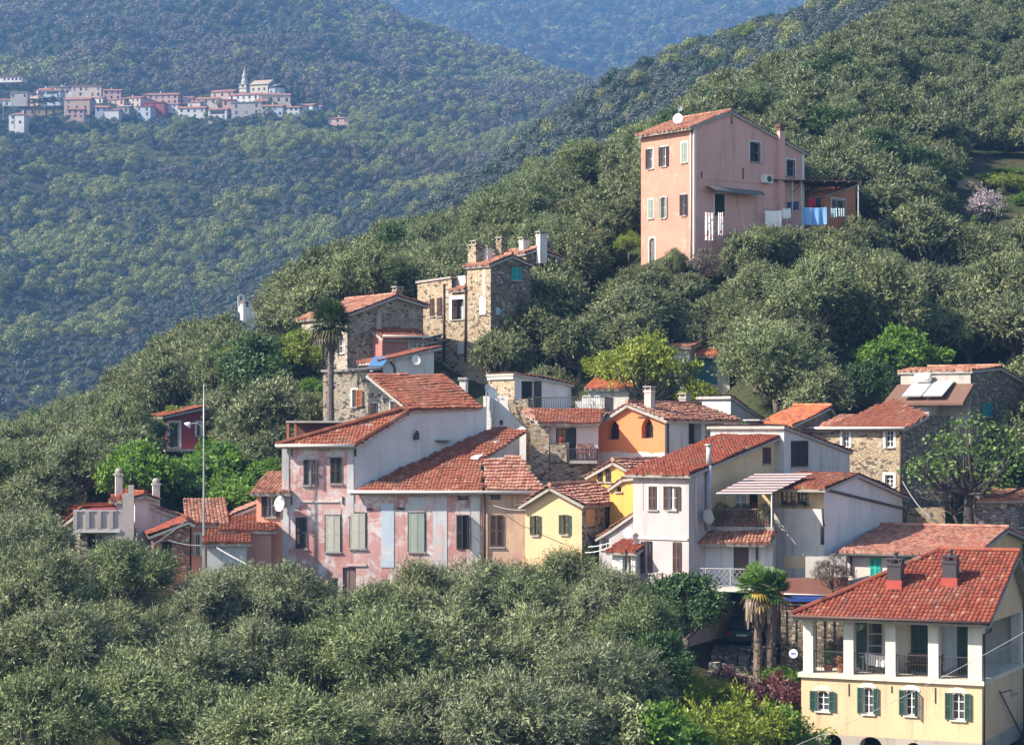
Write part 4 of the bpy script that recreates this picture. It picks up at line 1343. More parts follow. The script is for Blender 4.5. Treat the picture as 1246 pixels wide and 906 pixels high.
h.faces['F2'] = Face((XS, .04), (1, 0), (0, -1), XE - XS); h.walls['F2'] = ([(0, 0), (XE - XS, 0), (XE - XS, z_lo), (0, z_lo)], PZR)
yw = math.radians(40 + 6); wd = (math.cos(yw), math.sin(yw)); wn2 = (wd[1], -wd[0])
h.faces['W'] = Face((XM, 0), wd, wn2, 8.7)
uw = lambda px, py: h.uz('W', px, py)
LW = uw(592, 510)[0]
h.walls['W'] = ([(0, z_lo - .8), (LW, uw(592, 525)[1] - 1.2), (LW, uw(590, 494.5)[1]), uw(497, 500), (0, z_top)], PZW)
h.walls['L'] = ([(0, 0), (5, 0), (5, z_top), (0, z_top)], PZW)
FOOT.append([(q.x, q.y) for q in (h.world((0, 0, 0)), h.world((XE, 0, 0)), h.world((XE + 2, 9, 0)), h.world((3, 9, 0)))])
HOOD = plaster((0.52, 0.53, 0.56), (0.44, 0.46, 0.50), (0.50, 0.36, 0.34), .52, .5, .8, 6.)
PBLUE = plaster((0.40, 0.47, 0.57), (0.46, 0.52, 0.60), (0.52, 0.50, 0.50), .47, .4, .8, 5.)
h.win('F', 369.5, 559, 382, 590, 'cs', DARKSH, frame=GREYP, curtain=(CURT, .5, .7))
h.win('F', 402, 556, 415.5, 588, 'cc', DARKSH, label=None)
h.win('F', 366, 629, 373, 667, 'sc', DARKSH, wide=.28)
h.win('F', 396.5, 627, 414, 671, 'cc', GREYSH, frame=DARKSH, slats=False, surround=DARKSH, sw=.06)
h.win('F', 426.5, 624, 444.5, 667, 'cc', GREYSH, frame=DARKSH, slats=False, surround=DARKSH, sw=.06)
h.win('F', 497.5, 624, 516.5, 671, 'cc', GREYGRN, frame=DARKSH, slats=False, surround=DARKSH, sw=.06)
h.win('F', 555.5, 626.5, 571, 668, 'c9', DARKSH, frame=DARKSH, pane=INTER, sill=False)
h.win('F', 557, 600, 569.5, 608, '--', frame=DARKSH, sill=False, mull=(0, 0))
h.win('F2', 597, 600.5, 609, 607.5, '--', frame=IRON, sill=False, mull=(3, 1))
h.win('F2', 596.5, 626, 612.5, 665, 'cc', BROWNSH, frame=BROWNSH)
h.win('F', 399, 703, 411, 724, '--', frame=DARKSH)
h.door('F', 417, 690, 433, 760, paint((0.2, 0.14, 0.12)))
# roofs of the palazzo
def wall_plane_normal(slope_dir, level_dir):
    n = Vector(slope_dir).cross(Vector(level_dir)); n.normalize()
    return n if n.z > 0 else -n


def poly_on(h_, p0, n, pts):
    nw = h_.M2 @ n; pw = h_.world(p0)
    return [h_.local(on_plane(px, py, pw, nw)) for px, py in pts]


p_lo = h.loc(XM, -.35, z_lo + .02); P2 = h.faces['W'].P(*[(lambda t: (t[0], 0, t[1]))(uw(597, 521))][0])
P1 = h.faces['W'].P(0, 0, z_lo + .1)
n_lo = wall_plane_normal(P2 - P1, (1, 0, 0))
h.slope([h.loc(XM - .15, -.4, p_lo.z), h.loc(XS + .1, -.4, p_lo.z)] + poly_on(h, p_lo, n_lo, [(586, 558), (641, 522), (600, 519)]), T_NEW, amp=.03, step=.03)
h.slope([h.loc(XS + .25, -.4, p_lo.z + .06), h.loc(XE + .4, -.4, p_lo.z + .06)] + poly_on(h, p_lo + Vector((0, 0, .06)), n_lo, [(632, 554), (588.5, 559)]), T_PALE, amp=.03, step=.09, row=.36)
p_t = h.loc(XM, -.35, z_top + .02); P3 = h.faces['W'].P(*[(lambda t: (t[0], 0, t[1]))(uw(497, 500.5))][0])
n_t = wall_plane_normal(P3 - h.faces['W'].P(0, 0, z_top + .1), (1, 0, 0))
h.slope([h.loc(-.2, -.4, p_t.z), h.loc(XM + .12, -.4, p_t.z), P3 + h.faces['W'].n * .12, poly_on(h, p_t, n_t, [(489, 498)])[0]], T_NEW, amp=.03, step=.03)
# the red roof that rises behind the white wall
nW = h.faces['W'].n
Pa = h.faces['W'].P(uw(495, 497.5)[0], .25, uw(495, 498)[1]); Pb = h.faces['W'].P(uw(584, 494.5)[0], .25, uw(584, 494.5)[1])
up = -nW * 3.55 + Vector((0, 0, 1.9))
n_u = wall_plane_normal(Pb - Pa, up)
h.slope([Pa, Pb] + poly_on(h, Pa, n_u, [(538, 455), (446, 454.5)]), T_NEW, amp=.055, step=.04)
h.finish()
h.ridge(h.loc(XS + .12, -.42, p_lo.z + .1), poly_on(h, p_lo, n_lo, [(586, 559)])[0] + Vector((0, 0, .1)), .12)
h_r = MB()
q0 = h.loc(-.2, -.4, p_t.z + .06); q1 = poly_on(h, p_t, n_t, [(489, 498)])[0] + Vector((0, 0, .06)); q2 = h.loc(XM + .08, -.4, p_t.z + .06); q3 = P3 + h.faces['W'].n * .1 + Vector((0, 0, .06))
for a, c in ((q0, q1), (q2, q3), (q1, q3)):
    n = max(2, int((c - a).length / .36))
    for k in range(n): h_r.tone = R.random(); h_r.tube([a.lerp(c, k / n), a.lerp(c, (k + 1.05) / n)], [.14, .12], 6)
h_r.build('ridge_tiles', T_NEW, h.root)
b = MB(); b.tube([h.loc(-.25, -.45, p_t.z - .02), h.loc(XM + .1, -.45, p_t.z - .02)], .085, 6); b.tube([h.loc(XM - .25, -.45, p_lo.z - .02), h.loc(XE + .3, -.45, p_lo.z - .02)], .085, 6)
b.build("gutter", SR, h.root, True)
b = MB(); q = [h.loc(XM + .1, -.3, p_t.z + .02), P3 + h.faces['W'].n * .1]
b.tube([q[0] - Vector((0, 0, .12)), q[1] - Vector((0, 0, .1))], .1, 4); b.build("verge_trim", WHITE, h.root)
b = MB()
for a, c, o in ((343.5, 351.5, .04), (422.5, 430.5, .04)): h.fbox(b, 'F', h.uz('F', a, 600)[0], h.uz('F', c, 600)[0], -.03, o, 0 if a < 400 else h.z('F', 425, 628), z_top - .05)
b.build("corner_pilaster", HOOD, h.root)
for a, c, y0, y1, m in ((464, 479.5, 612, 690, PBLUE), (527, 544, 598, 700, HOOD), (573, 584, 598, 700, plaster((.5, .49, .49), (.44, .42, .42), None, .4, .4))): h.strip("pilaster" if m is not PBLUE else "blind_niche", m, 'F', a, y0, c, y1, .025)
for a, c, y0, y1 in ((364, 388, 553, 558), (396, 420, 549, 555), (428, 447, 612, 623.5), (497, 517, 604, 623.5), (554, 572, 618, 626), (395, 415, 619, 626.5)): h.strip("window_hood", HOOD, 'F', a, y0, c, y1, .022)
for a, c, y0, y1 in ((446, 454, 618, 620.5), (483, 492, 617, 620), (354, 355.6, 546, 555), (354, 355.6, 604, 614), (416.5, 418, 604, 613)): h.strip("wall_vent", IRON, 'F', a, y0, c, y1, .05)
h.strip("string_course", SR, 'F', 360, 609.3, 412, 610.6, .06); h.strip("string_course", HOOD, 'F', 422, 686, 446, 688.5, .06)
h.pipe('F', [(587, 596), (588.5, 600), (590, 606), (590, 680)], .06)
h.strip("wall_anchor", IRON, 'W', 430.8, 543, 433.2, 555, .05)
b = MB(); u, z = uw(505, 530); h.fbox(b, 'W', u - .12, u + .12, 0, .22, z - .2, z + .1); b.ball(h.faces['W'].P(u, .18, z + .16), .1, .1, .12, 8, 5); tag(b.build("wall_lantern", IRON, h.root), None)
b = MB(); u, z = uw(537, 536)
for dz, k in ((0, 0), (-.1, .15)): h.fbox(b, 'W', u - .45 + k, u + .45, 0, .3, z + dz, z + dz + .03)
b.build("wall_shelf", IRON, h.root)
# stepped parapet between the two halves of the low roof
Yp = h.world(poly_on(h, p_lo, n_lo, [(586, 558)])[0]).y
pa = at(584, 560, Yp); dpar = (at(633, 553, Yp + 4.2) - pa); nrm = Vector((dpar.y, -dpar.x, 0)).normalized()
pp = [on_plane(px, py, pa, nrm) for px, py in ((583, 558), (632, 555), (632, 527))]
b = MB(); b.prism([h.local(p) for p in pp], h.M2.transposed() @ (-nrm * .3)); b.build("parapet", PZW, h.root)
b = MB()
for (a, ya), (c, yc) in (((582, 558.5), (634, 526)), ((604, 539), (641, 522.5))):
    p, q = (h.local(on_plane(px, py, pa, nrm)) for px, py in ((a, ya), (c, yc)))
    b.prism([p, q, q - h.M2.transposed() @ nrm * .45, p - h.M2.transposed() @ nrm * .45], Vector((0, 0, .09)))
b.build("parapet_coping", SR, h.root)
tr = MB(); tr.box(-1.1, 2.5, -1.2, 1.0, 2.0, 2.1)
ps = empty("lean_to_shelter", at(378, 520, 119), math.radians(-6), "flat pale shelter roof with weeds on it behind the palazzo", "shelter"); ps.location.z = at(372, 513, 119).z - 2.05
tr.build("roof", CONC, ps)
for x, y in ((-1.0, -1.1), (2.3, -1.1), (-1.0, .9), (2.3, .9)):
    b = MB(); b.box(x - .07, x + .07, y - .07, y + .07, -3, 2.0); b.build("post", paint((0.3, 0.11, 0.07)), ps)
b = MB(); b.box(-.95, 2.3, .85, .98, -3, 2.0); b.build("back_wall", paint((0.13, 0.05, 0.04)), ps)

# ---- terrace house with railing
h = terr = House("white_terrace_house", "white and rubble stone house with black railing round its roof terrace", "house", 626, 695, 125, 33, D=('l', 596))
h.profile('x', [(0, h.z('F', 626, 453)), (h.W, h.z('F', 695, 466))], dict(F=WHITE, R=WHITE, L=STONE_W, B=WHITE), T_NEW, eave=.15, verge=.15, amp=.03)
h.door('F', 634.5, 463.5, 648.5, 500.5, DARK)
h.leaf('F', h.uz('F', 649.5, 480)[0], h.uz('F', 658, 480)[0] - h.uz('F', 649.5, 480)[0], h.z('F', 653, 501), h.z('F', 653, 464), 3, DARKSH, "shutter", h.root)
h.finish()
b = MB(); h.fbox(b, 'L', -.1, h.D + .02, -.02, .12, h.z('L', 610, 461.5), h.z('L', 610, 457)); b.build("cornice", SR, h.root)
tz = at(690, 501.5, 122).z
b = MB(); tp = [at(641, 503, 122.3), at(737, 503, 121.2), at(752, 500, 128), at(650, 500, 127)]
b.prism([h.local(Vector((p.x, p.y, tz))) for p in tp], Vector((0, 0, -.2))); b.build("terrace_slab", CONC, h.root)
h.rail([h.local(Vector((p.x, p.y, tz))) for p in (at(643, 503, 122.4), at(736, 503, 121.4), at(746, 500, 124.5))], .82, .13)
pier = House("stone_wall_pier", "stepped rubble stone wall with white plaster under the terrace house corner", "wall", 618, 646, 122.6, -8, D=1.0)
pier.profile('x', [(0, pier.z('F', 618, 486)), (pier.W * .98, pier.z('F', 640, 484.5)), (pier.W, pier.z('F', 646, 486))], STONE_W, T_OLD, roof=False)
pier.finish()
bw = House("white_buttress_wall", "low white plastered wall carrying two dishes beside the terrace house", "wall", 588, 640, 122.9, -14, D=.6, pyb=560)
bw.profile('x', [(0, bw.z('F', 588, 482)), (bw.W * .5, bw.z('F', 610, 481)), (bw.W * .62, bw.z('F', 620, 500)), (bw.W, bw.z('F', 640, 522))], PZW, T_OLD, roof=False)
bw.finish()
bw.strip("vent", IRON, 'F', 608, 511, 612, 517, .03); bw.pipe('F', [(599.5, 484), (599.5, 519)], .07, SR)
dish("large white dish on a pole above the palazzo roof", at(599.5, 478, 122), .34, (.5, -.8, .25), stem=1.3)
dish("small grey dish behind the large white pole dish", at(594, 472.5, 122.6), .25, (.6, -.7, .3), paint((.5, .5, .5)), stem=1.0)
ch = House("white_chimney_block", "short white square chimney block beside the red tiled roof", "chimney", 559, 566.5, 121.5, -10, D=.7, pyb=500)
ch.profile('x', [(0, ch.z('F', 563, 463)), (ch.W, ch.z('F', 563, 463))], WHITE, T_OLD, roof=False); ch.finish()
b = MB(); b.box(-.08, ch.W + .08, -.08, .78, ch.z('F', 563, 462), ch.z('F', 563, 459)); b.build("cap", CONC, ch.root)


def plastic_chair(label, pos, rz, mat, group):
    """a stacking chair: seat, tall slatted back, arms and four legs"""
    r = empty("garden_chair", pos, rz, label, "chair", group)
    b = MB(); b.box(-.22, .22, -.22, .2, .4, .44); b.build("seat", mat, r)
    b = MB()
    for k in range(6): b.box(-.2 + k * .07, -.15 + k * .07, .19, .22, .44, .86 - abs(k - 2.5) * .012)
    b.tube([(-.21, .21, .82), (-.12, .23, .9), (.12, .23, .9), (.21, .21, .82)], .025, 5); b.build("backrest", mat, r)
    for sx in (-1, 1):
        b = MB(); b.tube([(sx * .24, -.2, .42), (sx * .25, -.2, .64), (sx * .25, .18, .66)], .022, 5); b.build("armrest", mat, r)
        for sy in (-1, 1):
            b = MB(); b.tube([(sx * .2, sy * .19, .41), (sx * .23, sy * .22, 0)], .024, 5); b.build("leg", mat, r)
    return r


for px, lab in ((714, "white garden chair on the roof terrace next to the corner of the railing's long side"), (728, "white garden chair on the roof terrace closer to the orange house")):
    p = at(px, 501, 122.6); p.z = tz; plastic_chair(lab, p, math.radians(160), WHITEP, "white chairs on the roof terrace")
lw = House("low_terrace_wall", "low white wall closing the roof terrace under the yellow green tree", "wall", 700, 742, 126.5, -5, D=.3, pyb=503)
lw.profile('x', [(0, lw.z('F', 700, 488)), (lw.W, lw.z('F', 742, 487.5))], WHITE, T_OLD, roof=False); lw.finish()

# ---- house with balcony under the terrace
h = balc = House("balcony_house", "stone and pink plaster house with small balcony under the roof terrace", "house", 646, 727.5, 119.5, -4, D=3.2)
PKW = plaster((0.60, 0.50, 0.48), (0.66, 0.57, 0.55), (0.5, 0.42, 0.4), .35, .3)
h.profile('v', [(0, h.z('F', 690, 515)), (h.D, h.z('F', 690, 510))], dict(F=PKW, R=PKW, L=STONE_W, B=PKW), T_NEW, roof=False)
zE = h.z(h.plane('F', .55), 690, 513.5); ze2 = zE + .75
h.slope([h.loc(.45, -.55, zE), h.loc(h.W + .1, -.55, zE), h.loc(h.W + .35, 1.6, ze2), h.loc(-.15, 1.6, ze2 + .02)], T_NEW, amp=.03)
h.slope([h.loc(-.55, 1.4, ze2 - .1), h.loc(.45, -.55, zE), h.loc(-.15, 1.6, ze2 + .02)], T_PALE, amp=.03)
h.win('F', 676.5, 520.5, 690, 538.5, '-o', DARKSH, frame=IRON, curtain=(paint((0.5, 0.17, 0.06)), .3, .7), wide=.42)
h.door('F', 692.5, 520, 701, 558.5, DARKSH)
h.finish()
b = MB(); h.fbox(b, 'F', 0, h.uz('F', 668.5, 540)[0], -.05, .35, 0, h.z('F', 660, 516)); b.build("stone_corner", STONE_W, h.root)
b = MB(); h.fbox(b, 'F', h.uz('F', 669, 540)[0], h.W, -.05, .16, 0, h.z('F', 690, 563)); h.fbox(b, 'F', h.uz('F', 670, 540)[0], h.uz('F', 690, 540)[0], -.05, .5, h.z('F', 680, 562), h.z('F', 680, 541)); b.build("stone_base", STONE, h.root)
fz = h.z('F', 710, 560); bx0, bx1 = h.uz('F', 694, 550)[0], h.W - .02
b = MB(); b.box(bx0, bx1, -.85, -.02, fz - .15, fz); b.build("balcony_slab", CONC, h.root)
h.rail([(bx0, -.05, fz), (bx0, -.8, fz), (bx1, -.8, fz), (bx1, -.05, fz)], .62, .12)
h.win('F', 704, 576.5, 716, 584, '--', surround=SR, frame=IRON)
RC = paint((0.25, 0.11, 0.10), .7)
for px, lab in ((707, "reddish brown chair on the small balcony beside the dark shutter"), (717.5, "reddish brown chair on the small balcony beside the orange house wall")):
    plastic_chair(lab, h.world((h.uz('F', px, 550)[0], -.3, fz)), math.radians(0), RC, "brown chairs on the small balcony")


def potted(label, pos, r, hgt, mat, group, potm=None, name="potted_plant"):
    o = empty(name, pos, 0, label, "plant", group)
    b = MB(); b.tube([(0, 0, 0), (0, 0, r * 1.2), (0, 0, r * 1.25)], [r * .65, r * .9, r], 10); b.build("pot", potm or paint((0.35, 0.14, 0.08)), o)
    g = np.random.default_rng(abs(hash(label)) % 9999)
    lb = [(np.array([g.uniform(-.4, .4) * r, g.uniform(-.4, .4) * r, r * 1.2 + hgt * f]), hgt * .36) for f in (.25, .5, .75)]
    link_mesh("leaves", crown_mesh("leaves", int(g.integers(1, 999)), 350, lb, .13, .06, mat, 1, .8, 0), o)
    return o


potted("red geranium box on the sill of the balcony house window", balc.world((balc.uz('F', 683, 540)[0], -.3, balc.z('F', 683, 541))), .12, .22, leafmat((0.4, 0.05, 0.03), (0.6, 0.12, 0.06)), None)

# ---- orange house
h = orange = House("orange_house", "bright orange house with two pointed arch windows and a grey side wall", "house", 726.5, 809, 118.6, -36, D=('r', 892), at_='r')
OR = plaster((0.62, 0.20, 0.075), (0.66, 0.23, 0.095), (0.66, 0.35, 0.22), .25, .12, .5, 7.)
GP = plaster((0.46, 0.44, 0.43), (0.40, 0.39, 0.385), (0.33, 0.32, 0.31), .45, .4)
h.profile('x', [(0, h.z('F', 726.5, 515.5)), (h.uz('F', 765.5, 490)[0], h.z('F', 765.5, 490.5)), (h.W, h.z('F', 809, 508))], dict(F=OR, R=GP, L=OR, B=GP), T_OLD, eave=.3, verge=.25, step=.07, amp=.04)
BRST = paint((0.14, 0.085, 0.06), .9, .4)
h.win('F', 738.8, 511, 753.3, 534.5, '--', arch='p', frame=BRST, pane=glass((.012, .012, .015)), depth=.45, mull=(0, 0), sill=False)
h.win('F', 780.5, 508, 795, 533, '--', arch='p', frame=BRST, pane=glass((.012, .012, .015)), depth=.45, mull=(0, 0), sill=False)
h.door('R', 838, 509.5, 853.5, 540, DARK, depth=.5)  # dark sheet in an open hole, its inner shade put into the colour
h.finish()
b = MB(); F = h.faces['F']; za = h.z('F', 745, 549); zb2 = h.z('F', 790, 551)
g = random.Random(4); n = 24; top = [(h.W * k / n, za + (zb2 - za) * k / n + g.uniform(-.06, .06)) for k in range(n + 1)]
b.prism([F.P(u, -.02, z) for u, z in [(0, 0), (h.W, 0)] + top[::-1]], F.n * .05); b.build("bare_plaster_base", plaster((.64, .60, .56), (.55, .52, .50), (.45, .42, .40), .4, .3), h.root)
b = MB()
for (pa, ya), (pb, yb) in (((723, 518), (765.5, 489)), ((765.5, 489), (811, 508.5))):
    q = [F.P(h.uz('F', pp, yy)[0], .05, h.uz('F', pp, yy)[1]) for pp, yy in ((pa, ya), (pb, yb), (pb, yb + 3), (pa, ya + 3))]; b.prism(q, F.n * .12)
b.build("verge_trim", paint((.42, .36, .33), .9), h.root)
h.strip("lintel", BRST, 'F', 777, 506.2, 795.5, 508, .06)
h.pipe('R', [(811.5, 508), (811.5, 551)], .05, IRON)
h.strip("rubble_patch", STONE, 'R', 858, 509, 890, 540, .03)
h.chimney((h.uz('F', 770, 490)[0] + .5, .9, h.z('F', 765, 489) - .1), .42, .42, .75, paint((.5, .42, .38)))
h.chimney((h.W * .42, h.D * .85, h.z('F', 765, 489) - .1), .45, .45, .45, CONC)

# ---- yellow houses
YL = plaster((0.62, 0.415, 0.235), (0.66, 0.455, 0.265), None, .3, .1); YL2 = plaster((0.62, 0.36, 0.08), (0.66, 0.40, 0.10), None, .3, .15)
h = House("pale_yellow_house", "pale yellow gable house with green shutters behind the olive crowns", "house", 639, 708, 110.5, -27, D=('r', 764), at_='r')
h.profile('x', [(0, h.z('F', 639, 611)), (h.uz('F', 672, 590)[0], h.z('F', 672, 590.5)), (h.W, h.z('F', 708, 610))], dict(F=YL, R=STONE_L, L=YL, B=YL), T_PALE, eave=.3, verge=.35, step=.08, amp=.03)
h.win('F', 648.5, 627, 655, 651, 'oo', GREENSH, frame=paint((.6, .4, .2)))
h.win('F', 684, 626, 691, 650, 'oo', GREENSH, frame=paint((.6, .4, .2)))
h.finish()
h.strip("peach_panel", paint((.62, .36, .16), .9), 'R', 712.5, 619, 723, 640, .03); h.pipe('R', [(736.5, 611), (736.5, 640)], .05)
h = House("deep_yellow_house", "small deep yellow house with two dark shutters below the orange house", "house", 717, 771, 114.5, -34, D=4.6, at_='r')
h.profile('x', [(0, h.z('F', 717, 577)), (h.uz('F', 747.5, 560)[0], h.z('F', 747.5, 560)), (h.W, h.z('F', 771, 573))], YL2, T_PALE, eave=.2, verge=.2, step=.08, amp=.03)
h.win('F', 728, 570.5, 733, 586, 'cc', DARKSH); h.win('F', 737.3, 570.5, 743, 586, 'cc', DARKSH)
h.finish()
h = House("yellow_porch", "tiny yellow porch with one square window beside the purple tower house", "porch", 742, 771, 112.2, -34, D=1.6, at_='r', pyb=640)
h.profile('x', [(0, h.z('F', 742, 592)), (h.W * .55, h.z('F', 757, 581)), (h.W, h.z('F', 771, 579.5))], dict(F=YL2, R=BROWNSH, L=YL2, B=YL2), T_PALE, eave=.12, verge=.15)
h.win('F', 750, 592, 756, 598, '--', frame=BROWNSH)
h.finish()
h = House("grey_annexe", "grey white annexe with stepped red roof beside the purple tower house", "annexe", 729, 772, 109.8, -30, D=2.5, at_='r')
h.profile('x', [(0, h.z('F', 729, 651)), (h.W * .35, h.z('F', 742, 642)), (h.W, h.z('F', 771, 622))], plaster((.40, .38, .39), (.34, .32, .33), (.27, .25, .25), .4, .5), T_NEW, eave=.25, verge=.15, amp=.06)
h.win('F', 732, 654, 741, 668, '--', frame=GREYP)
h.finish()
h = House("white_porch", "white porch with red tiled roof and glazed door at the purple tower house", "porch", 745, 773, 107.9, -30, D=1.2, at_='r')
h.profile('v', [(0, h.z('F', 760, 668)), (1.2, h.z('F', 760, 660))], WHITE, T_RED, eave=.3, verge=.2, amp=.07)
h.win('F', 757.5, 672, 768, 698, '--', frame=WHITEP, mull=(1, 0), surround=WHITEP, sw=.06)
h.finish()

# ---- purple tower house and the long yellow side
h = purp = House("mauve_tower_house", "mauve plastered tower house with brown shutters and long yellow side wall", "house", 770.5, 837, 107, -33, D=('r', 951), at_='r')
MV = plaster((0.46, 0.36, 0.36), (0.52, 0.43, 0.425), (0.38, 0.28, 0.28), .38, .35, .5, 9.); MV2 = plaster((.46, .40, .41), (.52, .46, .46), (.38, .33, .33), .35, .4, .5, 2.)
YS = plaster((0.64, 0.475, 0.28), (0.68, 0.52, 0.32), (.55, .45, .3), .25, .2, .4, 4.)
zf = h.z('F', 800, 574); vb = h.uz('R', 951, 527)[0]; zbk = h.uz('R', 950, 527)[1]
vs_ = h.uz('R', 864, 600)[0]; zs = h.z('R', 864, 566)
h.profile('v', [(0, zf), (h.D, zbk)], dict(F=MV, R=YS, L=MV2, B=MV2), T_RED, eave=.35, verge=.3, amp=.085, step=.05)
h.win('F', 789.5, 591, 799.5, 620, 'cc', BROWNSH, frame=WHITEP, surround=WHITEP, sw=.1)
h.win('F', 813, 591, 823, 620, 'oo', BROWNSH, frame=WHITEP, surround=WHITEP, sw=.06, curtain=(CURT, .3, .6))
h.win('F', 784.8, 658, 794, 697, 'oa', BROWNSH, frame=WHITEP)
h.win('F', 819, 659, 829, 696, 'cc', BROWNSH, frame=WHITEP)
h.win('R', 928, 544, 937, 564, 'cc', BROWNSH)
h.win('F', 803, 728, 817, 748, '--', arch='r', frame=DARK, sill=False)
h.finish()
b = MB(); F = h.faces['R']; b.prism([F.P(0, -.01, 0), F.P(vs_, -.01, 0), F.P(vs_, -.01, zs - .02), F.P(0, -.01, zf)], F.n * .06); b.build("plaster_return", MV2, h.root)
h.strip("string_course", SR, 'F', 772, 653.5, 837, 656, .07); h.strip("sill_panel", paint((.5, .36, .36), .9), 'F', 781, 576, 783, 620, .02)
h.pipe('F', [(833, 577), (842 - 3, 578)], .05, SR)
h.pipe('R', [(838.5, 578), (844.5, 579), (845, 648)], .05, SR)
h.pipe('R', [(858, 566), (858, 645)], .16, paint((.36, .37, .40), .5), out=.2, n=10); h.pipe('R', [(863, 563), (863, 645)], .05, GREYP, out=.1)
b = MB(); q = h.faces['R']; u = h.uz('R', 858, 560)[0]; b.tube([q.P(u, .2, h.z('R', 858, 566)), q.P(u, .2, h.z('R', 858, 542))], .13, 8); b.tube([q.P(u, .2, h.z('R', 858, 542)), q.P(u, .2, h.z('R', 858, 540))], .2, 8); b.build("flue", GREYP, h.root, True)
dish("oval grey rimmed dish on the mauve tower house side wall", h.world(q.P(h.uz('R', 852, 628)[0], .45, h.z('R', 852, 628))), .38, (.6, -.75, .2), paint((.45, .44, .42)), stem=.05)
dish("white dish at the mauve tower house front corner above the porch", h.world(h.faces['F'].P(-.1, .35, h.z('F', 767, 647))), .26, (-.3, -.9, .2), stem=.05)
b = MB()
for a, c in ((864, 886), (889, 905)):
    for k in range(3): b.tube([q.P(h.uz('R', a + k * 5, 541)[0], .12, h.z('R', 935, 538 + k * 5)), q.P(h.uz('R', a + k * 5, 541)[0], .5, h.z('R', 935, 538 + k * 5))], .01, 3)
b = MB(); u = h.uz('R', 944, 548)[0]; b.tube([q.P(u, .3, h.z('R', 944, 560)), q.P(u, .3, h.z('R', 944, 524))], .02, 4)
for k, yy in enumerate((527, 531, 536, 541)): b.tube([q.P(u - .5, .3, h.z('R', 944, yy)), q.P(u + .25, .3, h.z('R', 944, yy))], .012, 3)
ant = b.build("tv_antenna", IRON, h.root)
# white upper house behind
h = House("white_side_house", "plain bluish white house with one big dark shutter above the striped awning", "house", 954, 1034, 114.6, 52, D=4.5)
h.profile('x', [(0, h.z('F', 954, 517.5)), (h.W, h.z('F', 1034, 547.5))], WHITE, T_NEW, eave=.15, verge=.12, amp=.03)
h.win('F', 962.5, 536, 982.5, 567.5, 'cc', DARKSH, frame=DARKSH)
h.finish()
# chimney and clutter on the ridge
h = House("ridge_chimney", "squat dark chimney with metal cowl on the red roof of the mauve house", "chimney", 911, 921, 116.5, -33, D=.8, at_='r', pyb=535)
h.profile('x', [(0, h.z('F', 915, 512)), (h.W, h.z('F', 915, 512))], paint((.1, .085, .08), .8), T_OLD, roof=False); h.finish()
b = MB(); b.box(-.25, h.W + .25, -.2, 1.0, h.z('F', 915, 511.5), h.z('F', 915, 510)); b.build("cap", GREYP, h.root)
h = House("whitewashed_wall_stub", "short whitewashed wall stub with tiles at the head of the red roof", "wall", 875, 909, 117, -30, D=.8, at_='r', pyb=538)
h.profile('v', [(0, h.z('F', 890, 521)), (.8, h.z('F', 890, 517))], WHITE, T_OLD, eave=.2, verge=.1); h.finish()

# ---- terrace building in front: parapet, white gable side, balcony below
h = wht = House("white_gable_house", "big white house with gable side wall, terrace awning and balcony over a carport", "house", 939, 1002.5, 108, -30, D=('r', 1098), at_='r')
WG = plaster((0.52, 0.49, 0.46), (0.46, 0.43, 0.41), (.33, .31, .29), .42, .4, .5, 5.); WB = plaster((.62, .62, .63), (.56, .56, .58), (.42, .42, .44), .34, .2, .4, 3.)
zp = h.z('F', 970, 618.5)
va = h.uz('R', 1041, 575)[0]; zE0 = h.z('R', 1003, 592); zA = h.uz('R', 1041, 575.5)[1]; zE1 = h.uz('R', 1098, 601)[1]
h.walls['R'] = ([(0, 0), (h.D, 0), (h.D, zE1), (va, zA), (0, zE0)], WB)
h.walls['F'] = ([(0, 0), (h.W, 0), (h.W, zp), (0, zp)], WG)
h.faces['U'] = Face((0, .55), (1, 0), (0, -1), h.W)
h.walls['U'] = ([(0, zp - 1), (h.W, zp - 1), (h.W, zE0 + .1), (0, zE0 + .1)], YS)
h.walls['L'] = ([(0, 0), (h.D, 0), (h.D, zE1), (va, zA), (0, zE0)][::1], WG); h.walls['L'] = ([(h.D - u, z) for u, z in h.walls['L'][0]], WG)
h.win('U', 950, 594.5, 968, 613.5, '--', frame=BROWNSH, mull=(2, 1)); h.win('U', 970, 594.5, 984, 613.5, '--', frame=BROWNSH, mull=(2, 2), curtain=(CURT, .4, .7))
sl = (zA - zE0) / va
h.slope([h.loc(-.3, -.35, zE0 - .35 * sl), h.loc(h.W + .2, -.35, zE0 - .35 * sl), h.loc(h.W + .2, va, zA), h.loc(-.3, va, zA)], T_NEW, amp=.06)
s2 = (zE1 - zA) / (h.D - va)
h.slope([h.loc(h.W + .2, h.D + .3, zE1 + .3 * s2), h.loc(-.3, h.D + .3, zE1 + .3 * s2), h.loc(-.3, va, zA), h.loc(h.W + .2, va, zA)], T_NEW, amp=.06)
h.finish()
b = MB(); F = h.faces['R']; pa_, pb_ = h.uz('R', 1004, 594), h.uz('R', 1098, 617)
b.prism([F.P(pa_[0], 0, pa_[1]), F.P(pb_[0], 0, pb_[1]), F.P(pb_[0], 0, pb_[1] - .12), F.P(pa_[0], 0, pa_[1] - .12)], F.n * .12); b.build("slanting_duct", IRON, h.root)
h.pipe('F', [(1001, 618), (1002, 630), (1003.5, 640)], .05, IRON); h.pipe('F', [(1001.5, 640), (1001.5, 662)], .09, IRON)
b = MB(); h.fbox(b, 'F', h.uz('F', 954, 680)[0], h.uz('F', 984, 680)[0], -.02, .02, h.z('F', 970, 691), h.z('F', 970, 676)); b.build("ochre_patch", YS, h.root)
